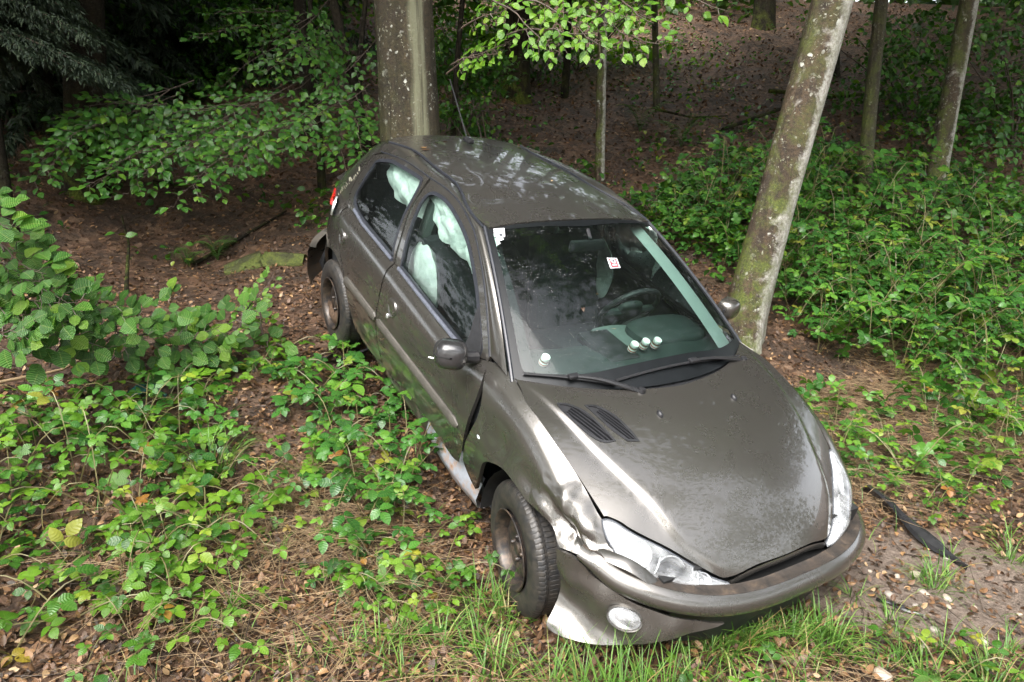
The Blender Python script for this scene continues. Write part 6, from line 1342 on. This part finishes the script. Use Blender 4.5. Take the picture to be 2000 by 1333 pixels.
# ------------------------------------------------------------------ trees
def at(px,py,Y):   # (builder's yardstick, metres) kept out of the scene
    return None
BT=tag(empty('beech_tree',(-.905,6.62,float(ground_z(-.905,6.62)))),'thick upright grey beech trunk with white lichen spots right behind the car','tree')
z0=BT.location.z
trunk('trunk',[(-.905,6.62,z0-.2),(-.905,6.62,z0+1),(-.925,6.62,z0+2.2),(-.95,6.66,z0+4),(-.98,6.7,z0+7.5)],[.29,.250,.244,.240,.22],BARKB,BT,40,.018,.35,1.2)
LTb=Vector(LEAN[0]);LN=tag(empty('leaning_tree',LTb),'leaning lichen-covered trunk beside the car door mirror','tree')
P0=np.array(LEAN[0]);P1=np.array(LEAN[1]);dv=P1-P0
trunk('trunk',[P0-dv*.06,P0+dv*.33+[-.0,0,0],P0+dv*.66,P1,P1+dv*.9],[.175,.148,.148,.145,.12],BARKL,LN,36,.03,.45,.4)
def tree(name,b,t,r,mat,lab,grp=None,ext=1.2,flare=.2,n=14,seed=0,cat='tree'):
    b=np.array(b);t=np.array(t);b[2]=float(ground_z(b[0],b[1]));e=tag(empty(name,tuple(b)),lab,cat,grp)
    mid=(b+t)/2+np.array([.03*math.sin(seed*3),.02,0])
    trunk('trunk',[b-[0,0,.2],mid,t,t+(t-b)*ext],[r*1.12,r,r*.94,r*.8],mat,e,n,.03,flare,seed);return e
TREES={}
for i,(nm,b,t,r,mat,lab) in enumerate(TR):
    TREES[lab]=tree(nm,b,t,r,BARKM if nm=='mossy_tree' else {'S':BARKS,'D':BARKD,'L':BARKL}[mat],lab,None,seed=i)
# background trunks deep in the wood
rt=random.Random(3);nb=0
for k in range(34):
    Y=rt.uniform(15,36);X=rt.uniform(-.8,.85)*Y*.95
    if abs(X/Y-.45)<.12 and Y<19: continue
    r=rt.uniform(.07,.24);z=float(ground_z(X,Y))
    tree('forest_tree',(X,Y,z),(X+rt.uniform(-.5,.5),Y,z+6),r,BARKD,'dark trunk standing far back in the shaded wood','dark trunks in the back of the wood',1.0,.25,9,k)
# sprays of leaves: a branch with alternating twigs, leaves spread in the twig's plane
def spray(base,tip,width,normal,rnd,leafstep=.06,droop=.1):
    """returns branch polylines and leaf (pos, forward, normal) lists"""
    base=np.array(base,float);tip=np.array(tip,float);L=np.linalg.norm(tip-base);f=(tip-base)/L;n=np.array(normal,float);n-=f*(n@f);n/=np.linalg.norm(n);s=np.cross(n,f)
    main=np.array([base+f*L*t+np.array([0,0,-droop*L*t*t])+s*.05*L*math.sin(t*5+rnd.random()) for t in np.linspace(0,1,9)])
    br=[main];lv=[];k=.12;sd=1
    while k<1:
        p=np.array([np.interp(k,np.linspace(0,1,9),main[:,q]) for q in range(3)])
        l=width*(1-.65*k)*rnd.uniform(.5,1.1);d=f*.75+s*sd*1.0;d/=np.linalg.norm(d)
        tw=np.array([p+d*l*t+np.array([0,0,-.22*l*t*t])+n*rnd.uniform(-.02,.02) for t in np.linspace(0,1,6)]);br.append(tw)
        m=.04;q=1
        while m<l:
            pp=np.array([np.interp(m/l,np.linspace(0,1,6),tw[:,c]) for c in range(3)])
            sv=np.cross(n,d);fd=d*.8+sv*q*rnd.uniform(.5,1.1)+np.array([0,0,-.15]);lv.append((pp,fd,n+np.array([rnd.gauss(0,.3),rnd.gauss(0,.3),rnd.gauss(0,.2)])));q=-q;m+=leafstep*rnd.uniform(.7,1.3)
        lv.append((tw[-1],d,n));k+=.09*rnd.uniform(.7,1.3);sd=-sd
    return br,lv
def frame(fd,n):
    f=np.array(fd,float);f/=np.linalg.norm(f);n=np.array(n,float);n=n-f*(n@f);n/=np.linalg.norm(n)+1e-9;x=np.cross(f,n);return np.stack([x,f,n],1)
BEECHT=[leaf_tpl(1,.62,7,.48,.03,f,c) for f,c in((.15,.2),(.3,.35),(.05,.1))]
HAZT=[leaf_tpl(1,.86,7,.52,.05,f,c,.8) for f,c in((.12,.2),(.25,.3),(.05,.12))]
def foliage(root,sprays,tpls,mat,size,rnd,limit=290,leafstep=.06,bmat=None,brad=.006):
    rootl=np.array(root.location);b=MB();leaves=[]
    for (p0,p1,w,nm,*dr) in sprays:
        br,lv=spray(p0,p1,w,nm,rnd,leafstep,dr[0] if dr else .1)
        for i,q in enumerate(br): b.tube(q-rootl,np.linspace(brad if i==0 else brad*.45,brad*.25,len(q)),5 if i==0 else 3,cap=False)
        leaves+=lv
    o=b.build('branch',bmat or TWIG,root,80);
    o['kind']='stuff'
    rnd.shuffle(leaves)
    ms=[leaf_mesh('leaf',tp,mat,size*rnd.uniform(.8,1.15),rnd.random()) for tp in tpls for _ in range(4)]
    for (p,fd,n) in leaves[:limit]:
        q=bpy.data.objects.new('leaf',rnd.choice(ms));COL.objects.link(q);q.parent=root
        q.matrix_local=Matrix.LocRotScale(Vector(p-rootl),Matrix(frame(fd,n)).to_quaternion(),Vector((rnd.uniform(.7,1.15),)*3))
    rest=leaves[limit:]
    if rest:
        R=np.array([frame(fd,n) for _,fd,n in rest]);T=np.array([p for p,_,_ in rest])-rootl
        V,F,A=scat(tpls,R,T,size*RNG.uniform(.65,1.15,len(rest)),RNG.random(len(rest)));o=link('foliage',npmesh('foliage',V,F,[mat],True,None,A),root);o['kind']='stuff'
    return len(leaves)
rs_=random.Random(17);NL=[]
for (nm,lab,base,sprs,kind,size,step,extra) in FOL:
    r=tag(empty(nm,(base[0],base[1],float(ground_z(base[0],base[1])))),lab,'tree' if 'tree' in nm or 'sapling' in nm else 'shrub')
    if extra: trunk('trunk',[np.array(base[:2]+(float(ground_z(base[0],base[1]))-.1,))]+[np.array(e) for e in extra],[.05 if 'sapling' in nm else .03,.02],BARKD,r,8,.03,.1)
    NL.append((nm,foliage(r,sprs,{'H':HAZT,'B':BEECHT,'Y':BEECHT}[kind],{'H':HAZEL,'B':BEECH,'Y':BRIGHT}[kind],size,rs_,290,step)))
print(NL)
# loose shrubs further back: stem and foliage cloud in clumps
LOW=[leaf_tpl(1,.66,3,.48,0,f,c) for f,c in((.15,.2),(.3,.4))]
def clump_pts(n,c,r,k,rnd,flat=.55):
    cen=np.array([[rnd.gauss(0,.5)*r[0],rnd.gauss(0,.5)*r[1],rnd.gauss(0,.5)*r[2]] for _ in range(k)]);i=RNG.integers(0,k,n)
    s=np.array(r)*RNG.uniform(.12,.30,(k,1))[i];return np.array(c)+cen[i]+RNG.normal(0,1,(n,3))*s*np.array([1,1,flat])
def shrub(nm,lab,c,r,n,size,mat,k=26,grp=None,cat='shrub'):
    b=(c[0],c[1],float(ground_z(c[0],c[1])));c=(c[0],c[1],max(c[2],b[2]+r[2]*.75));e=tag(empty(nm,b),lab,cat,grp);T=clump_pts(n,c,r,k,rs_)-np.array(b)
    T=T[T[:,2]>.02]
    R=rotm(RNG.uniform(0,6.283,len(T)),RNG.normal(-.35,.5,len(T)),RNG.normal(0,.45,len(T)))
    V,F,A=scat(LOW,R,T,size*RNG.uniform(.6,1.3,len(T)),RNG.random(len(T)));o=link('foliage',npmesh('foliage',V,F,[mat],True,None,A),e);o['kind']='stuff'
    for q in range(4):
        p=np.array([0,0,-.05]);t=np.array([rs_.gauss(0,.5)*r[0],rs_.gauss(0,.4)*r[1],c[2]-b[2]+r[2]*rs_.uniform(.1,.8)])
        m=MB();m.tube(resample([p,p*.5+t*.5+np.array([.1,.05,.1]),t],8),np.linspace(.022,.006,8),5,cap=False);m.build('stem',TWIG,e,80)
    return e
for a in SHR: shrub(a[0],a[1],a[2],a[3],a[4],a[5],{'B':BEECH,'Y':BRIGHT,'D':BRAMD,'C':CANO}[a[6]],*a[7:])
# dark spruces on the left
NT_=[leaf_tpl(1,.20,3,.5,0,.1,.5)]
for i,(x,y,h,r,lab,lo,tr_) in enumerate(SPR):
    b=(x,y,float(ground_z(x,y)));e=tag(empty('spruce_tree',b),lab,'tree','dark spruces at the left')
    trunk('trunk',[(b[0],b[1],b[2]-.1),(b[0]+.05,b[1],b[2]+h*.5),(b[0],b[1],b[2]+h)],[tr_,tr_*.7,.03],BARKD,e,9,.03,.2,i)
    P=[];Y=[];Pi=[];bm_=MB()
    for q in range(150):
        zz=h*(lo+(.97-lo)*rs_.random()**1.9);L=r*(1-zz/h)**.7*rs_.uniform(.6,1.1);a=rs_.uniform(0,6.283);s=np.linspace(.08,1,int((75 if y<8 else 44)*L/r)+6)
        c=np.stack([np.cos(a)*L*s,np.sin(a)*L*s,zz+.10*L-.38*L*s**1.5],1);bm_.tube(c[::4],np.linspace(.012,.003,len(c[::4])),3,cap=False)
        for sd in(-1,0,1):
            for rep in range(4 if y<8 else 2):
                P.append(c+RNG.normal(0,.02,c.shape));Y.append(np.full(len(c),a-math.pi/2+sd*.9)+RNG.normal(0,.25,len(c)));Pi.append(RNG.normal(-.45,.35,len(c)))
    P=np.concatenate(P);R=rotm(np.concatenate(Y),np.concatenate(Pi),RNG.normal(0,.5,len(P)));V,F,A=scat(NT_,R,P,RNG.uniform(.09,.18,len(P))*(.42 if y<8 else 1),RNG.random(len(P)))
    o=link('foliage',npmesh('foliage',V,F,[NEED],True,None,A),e);o['kind']='stuff';o=bm_.build('branch',TWIG,e,80);o['kind']='stuff'
# ferns
def fern(x,y,s,lab,nf=7,seed=0):
    r_=random.Random(seed);e=tag(empty('fern_plant',(x,y,float(ground_z(x,y)))),lab,'fern')
    for q in range(nf):
        a=q*6.283/nf+r_.uniform(-.4,.4);L=s*r_.uniform(.75,1.15);m=MB();n=17;t=np.linspace(0,1,n);c=np.stack([L*(.62*t+.12*t*t),0*t,L*(1.65*t-1.05*t*t)],1);m.tube(c,np.linspace(.004,.001,n),3,cap=False)
        for i in range(2,n):
            w=L*.26*math.sin(math.pi*(.08+.92*t[i])**.75)**.8+.01
            for sd in(-1,1):
                p=c[i];d=np.array([.35,sd,-.18]);d/=np.linalg.norm(d);h=L/n*.42
                m.add([p-[h,0,0],p+d*w*.6-[h*.7,0,-.006],p+d*w,p+d*w*.6+[h*.7,0,.004],p+[h,0,0]],[(0,1,4),(1,3,4),(1,2,3)])
        me=npmesh('frond',np.concatenate(m.V),[f for f in m.F],[FERNM],True,None,{'tint':('FLOAT',np.full(m.n,r_.random())),'lv':('FLOAT_VECTOR',np.zeros((m.n,3)))})
        link('frond',me,e,None,(0,0,a))
for k,(x,y,s,lab) in enumerate(FERNS): fern(x,y,s,lab,seed=k+1)
# low herbs on the far litter
x,y=polar(2600,7,22,42);cl=np.sin(x*1.1+np.sin(y*.8)*1.5)*np.sin(y*.9+x*.4);k=(cl>.05)|(RNG.random(len(x))<.12);x=x[k];y=y[k];k=np.array([not in_car(a,b,.3) for a,b in zip(x,y)]);x=x[k];y=y[k]
n=len(x);T=np.repeat(np.stack([x,y,ground_z(x,y)],1),5,0)+np.c_[RNG.normal(0,.10,(n*5,2)),RNG.uniform(.03,.22,n*5)]
u=leaf_mass('forest_floor_herbs',LOW,BRAMD,T,RNG.uniform(.05,.11,len(T)),RNG.random(len(T)),pitch=(-.1,.4));u['kind']='stuff';u['label']='low green herbs scattered over the far forest floor'
# far foliage, then unseen canopy and side leaves added to darken the wood
def box_pts(n,lo,hi,k,sp):
    c=np.stack([RNG.uniform(l,h,k) for l,h in zip(lo,hi)],1);return c[RNG.integers(0,k,n)]+RNG.normal(0,1,(n,3))*np.array(sp)
T=np.concatenate([box_pts(30000,(-34,21,3),(44,40,19),220,(1.4,1.2,.9)),box_pts(5000,(-24,15,1),(-6,24,9),50,(.9,.9,.6)),box_pts(3500,(9,14,5),(22,24,14),40,(1,1,.7))])
T=T[((T[:,0]-1.5)/5.5)**2+((T[:,1]-18)/5.5)**2>1]  # left open here too, to let skylight in
ff=leaf_mass('far_foliage',LOW,CANO,T,RNG.uniform(.14,.34,len(T)),RNG.random(len(T)),pitch=(-.3,.6));ff['label']='shaded foliage of the wood closing the view'
T=[];SZ=[]
for (n,lo,hi,k,sp,s0,s1) in CANOPY: T.append(box_pts(n,lo,hi,k,sp));SZ.append(RNG.uniform(s0,s1,n))
T=np.concatenate(T);SZ=np.concatenate(SZ);k=((T[:,0]-.9)/3.6)**2+((T[:,1]-16.5)/4.2)**2>1;T=T[k];SZ=SZ[k]   # gap cut so skylight reaches the shrubs at the back
cn=leaf_mass('shading_canopy',LOW,CANO,T,SZ,RNG.random(len(T)),pitch=(-.1,.5));cn['label']='leafy tree canopy overhead, unseen, added to shade the wood'
T=box_pts(22000,(-46,38,4),(60,52,30),200,(1.8,1.8,1.3));f2=leaf_mass('distant_foliage',LOW,CANO,T,RNG.uniform(.5,.95,len(T)),RNG.random(len(T)),pitch=(-.3,.6));f2['label']='distant dark wood behind everything'
T=np.concatenate([box_pts(n,lo,hi,k,sp) for n,lo,hi,k,sp in LIGHT_BLOCKS]);rsd=leaf_mass('light_blocking_foliage',LOW,CANO,T,RNG.uniform(.28,.5,len(T)),RNG.random(len(T)),pitch=(-.3,.6));rsd['label']='unseen leaf masses added around the camera to block low sky light'
# ------------------------------------------------------------------ stones, log, branches, wreckage
def blob(c,r,mat,name,lab,cat,grp=None,seed=0,parent=None,n=14):
    P=ellip((0,0,0),r,None,n,9);f=fbm(P.reshape(-1,3)/max(r),1.6,seed).reshape(P.shape[:2]);P=P*(1+.22*f[...,None]);m=MB();m.grid(P,closev=True,flip=True)
    o=m.build(name,mat,parent,60);o.location=c;o.rotation_euler=(0,0,seed*1.7);tag(o,lab,cat,grp);return o
STONE=simple('pale_pebble',(.36,.30,.24),.6,var=.3,scale=25,bump=.3);STONEG=simple('grey_pebble',(.24,.21,.18),.6,var=.3,scale=25,bump=.3)
blob((1.385,2.300,float(ground_z(1.385,2.30))+.012),(.036,.026,.022),STONE,'stone','large pale stone in the lower right beside the young bramble','stone',None,3)
rq=random.Random(8)
for k in range(34):
    x=1.72+rq.gauss(0,.28);y=2.93+rq.gauss(0,.22)
    if in_car(x,y,-.02): continue
    r=rq.uniform(.009,.021);blob((x,y,float(ground_z(x,y))+r*.25),(r*1.25,r,r*.75),rq.choice((STONE,STONEG)),'pebble','small pebble in the bare soil right of the bumper','pebble','pebbles in the bare soil',k+1,None,9)
LG=np.array(LOG);m=MB();pts=resample(LG,16);rr=np.linspace(.10,.08,16)
lg=trunk('mossy_log',LG,[.06,.105,.10,.07],MOSS,None,18,.22,0,2);tag(lg,'short moss-covered log lying in the litter left of the rear wheel','log')
for k,(pts,r,lab) in enumerate(STICKS):
    q=np.array([(x,y,float(ground_z(x,y))+dz) for x,y,dz in pts]);o=trunk('fallen_branch',q,[r,r*.8,r*.4],BARKD if k else STRAW,None,7,.06,0,k);tag(o,lab,'branch')
def lump(name,pts,w,th,mat,lab,cat,seed=0):
    """bent strip of torn plastic following pts"""
    q=np.array([(x,y,float(ground_z(x,y))+dz) for x,y,dz in pts]);q=resample(q,22);T=np.gradient(q,axis=0);T/=np.linalg.norm(T,axis=1)[:,None];S=np.cross(T,[0,0,1.]);S/=np.linalg.norm(S,axis=1)[:,None]
    ww=w*(1+.35*np.sin(np.linspace(0,9,22)+seed))*np.interp(np.linspace(0,1,22),[0,.12,.8,1],[.4,1,.8,.15]);tw=.5*np.sin(np.linspace(0,5,22)+seed)
    U=S*np.cos(tw)[:,None]+np.array([0,0,1.])*np.sin(tw)[:,None];Nn=np.cross(T,U);m=MB()
    m.grid(np.array([q-U*ww[:,None],q-U*ww[:,None]*.4+Nn*th*2,q+U*ww[:,None]*.5+Nn*th*2.4,q+U*ww[:,None],q+U*ww[:,None]*.5-Nn*th,q-U*ww[:,None]*.5-Nn*th]),closeu=True)
    o=m.build(name,mat,None,30);tag(o,lab,cat);return o
GLOSSB=simple('glossy_black_plastic',(.020,.020,.021),.22,var=.3,scale=30)
lump('bumper_strip',BUMPER_STRIP_PATH,.034,.012,GLOSSB,'long glossy black strip of broken bumper lying on the soil to the right','car debris',1)
lump('plastic_fragment',[(1.60,2.78,.012),(1.66,2.72,.014),(1.74,2.66,.010)],.012,.004,GLOSSB,'short black plastic splinter on the bare soil in front of the bumper end','car debris',2)
for k,(x,y,dz,mat,w,lab) in enumerate(DEBRIS):
    lump('broken_plastic',[(x-.10,y-.03,dz),(x,y+.02,dz+.03),(x+.11,y-.01,dz)],w,.006,{'R':RED,'K':BLACK,'G':simple('green_glass_shard',(.03,.10,.09),.15,var=.3)}[mat],lab,'car debris',k*2)
mf=MB();mf.box((0,0,0),(.20,.15,.010),bev=.004);mf.box((.02,0,.008),(.16,.11,.010),bev=.004)
x,y=MUDFLAP;fl=mf.build('fallen_trim_panel',BLACK,None,30);fl.location=(x,y,float(ground_z(x,y))+.05);fl.rotation_euler=(R_(-28),R_(-12),R_(35));tag(fl,'torn black plastic trim panel with a pale label, lying under the rear wheel','car debris')
ml_=MB();ml_.box((.015,.01,.0145),(.05,.075,.002));lb=ml_.build('pale_label',simple('grey_label',(.42,.44,.40),.6,var=.25,scale=40),fl,30)
# fallen leaves resting on the car
cl_=[leaf_mesh('fallen_leaf',tp,LITTER,1,.0) for tp in LT]
for k,(S_,u,v,s) in enumerate([(Roof,-2.15,-.80,.05),(Roof,-2.3,-.6,.05),(Roof,-2.38,-.42,.045),(Roof,-2.25,-.70,.05),(Roof,-1.6,.3,.03),(Roof,-2.1,.45,.035),(Hood,.52,.10,.018),(Wind,-.45,.42,.03),(Wind,-.30,.30,.028),(Wind,-.28,.50,.026),(Roof,-2.42,-.25,.05),(Roof,-2.2,-.84,.045)]):
    p=S_(np.array(u),np.array(v))+np.array([.002,0,.006]);w=CM@Vector(p);o=link('fallen_leaf',cl_[k%5],None,w,(R_(-17)+RNG.normal(0,.2),RNG.normal(0,.2),RNG.uniform(0,6.28)),(s,)*3)
    tag(o,('small brown fallen leaf on the car roof' if S_ is Roof else 'tiny orange leaf fragment stuck to the hood' if S_ is Hood else 'small leaf stuck on the wet windscreen'),'leaf','fallen leaves on the car')
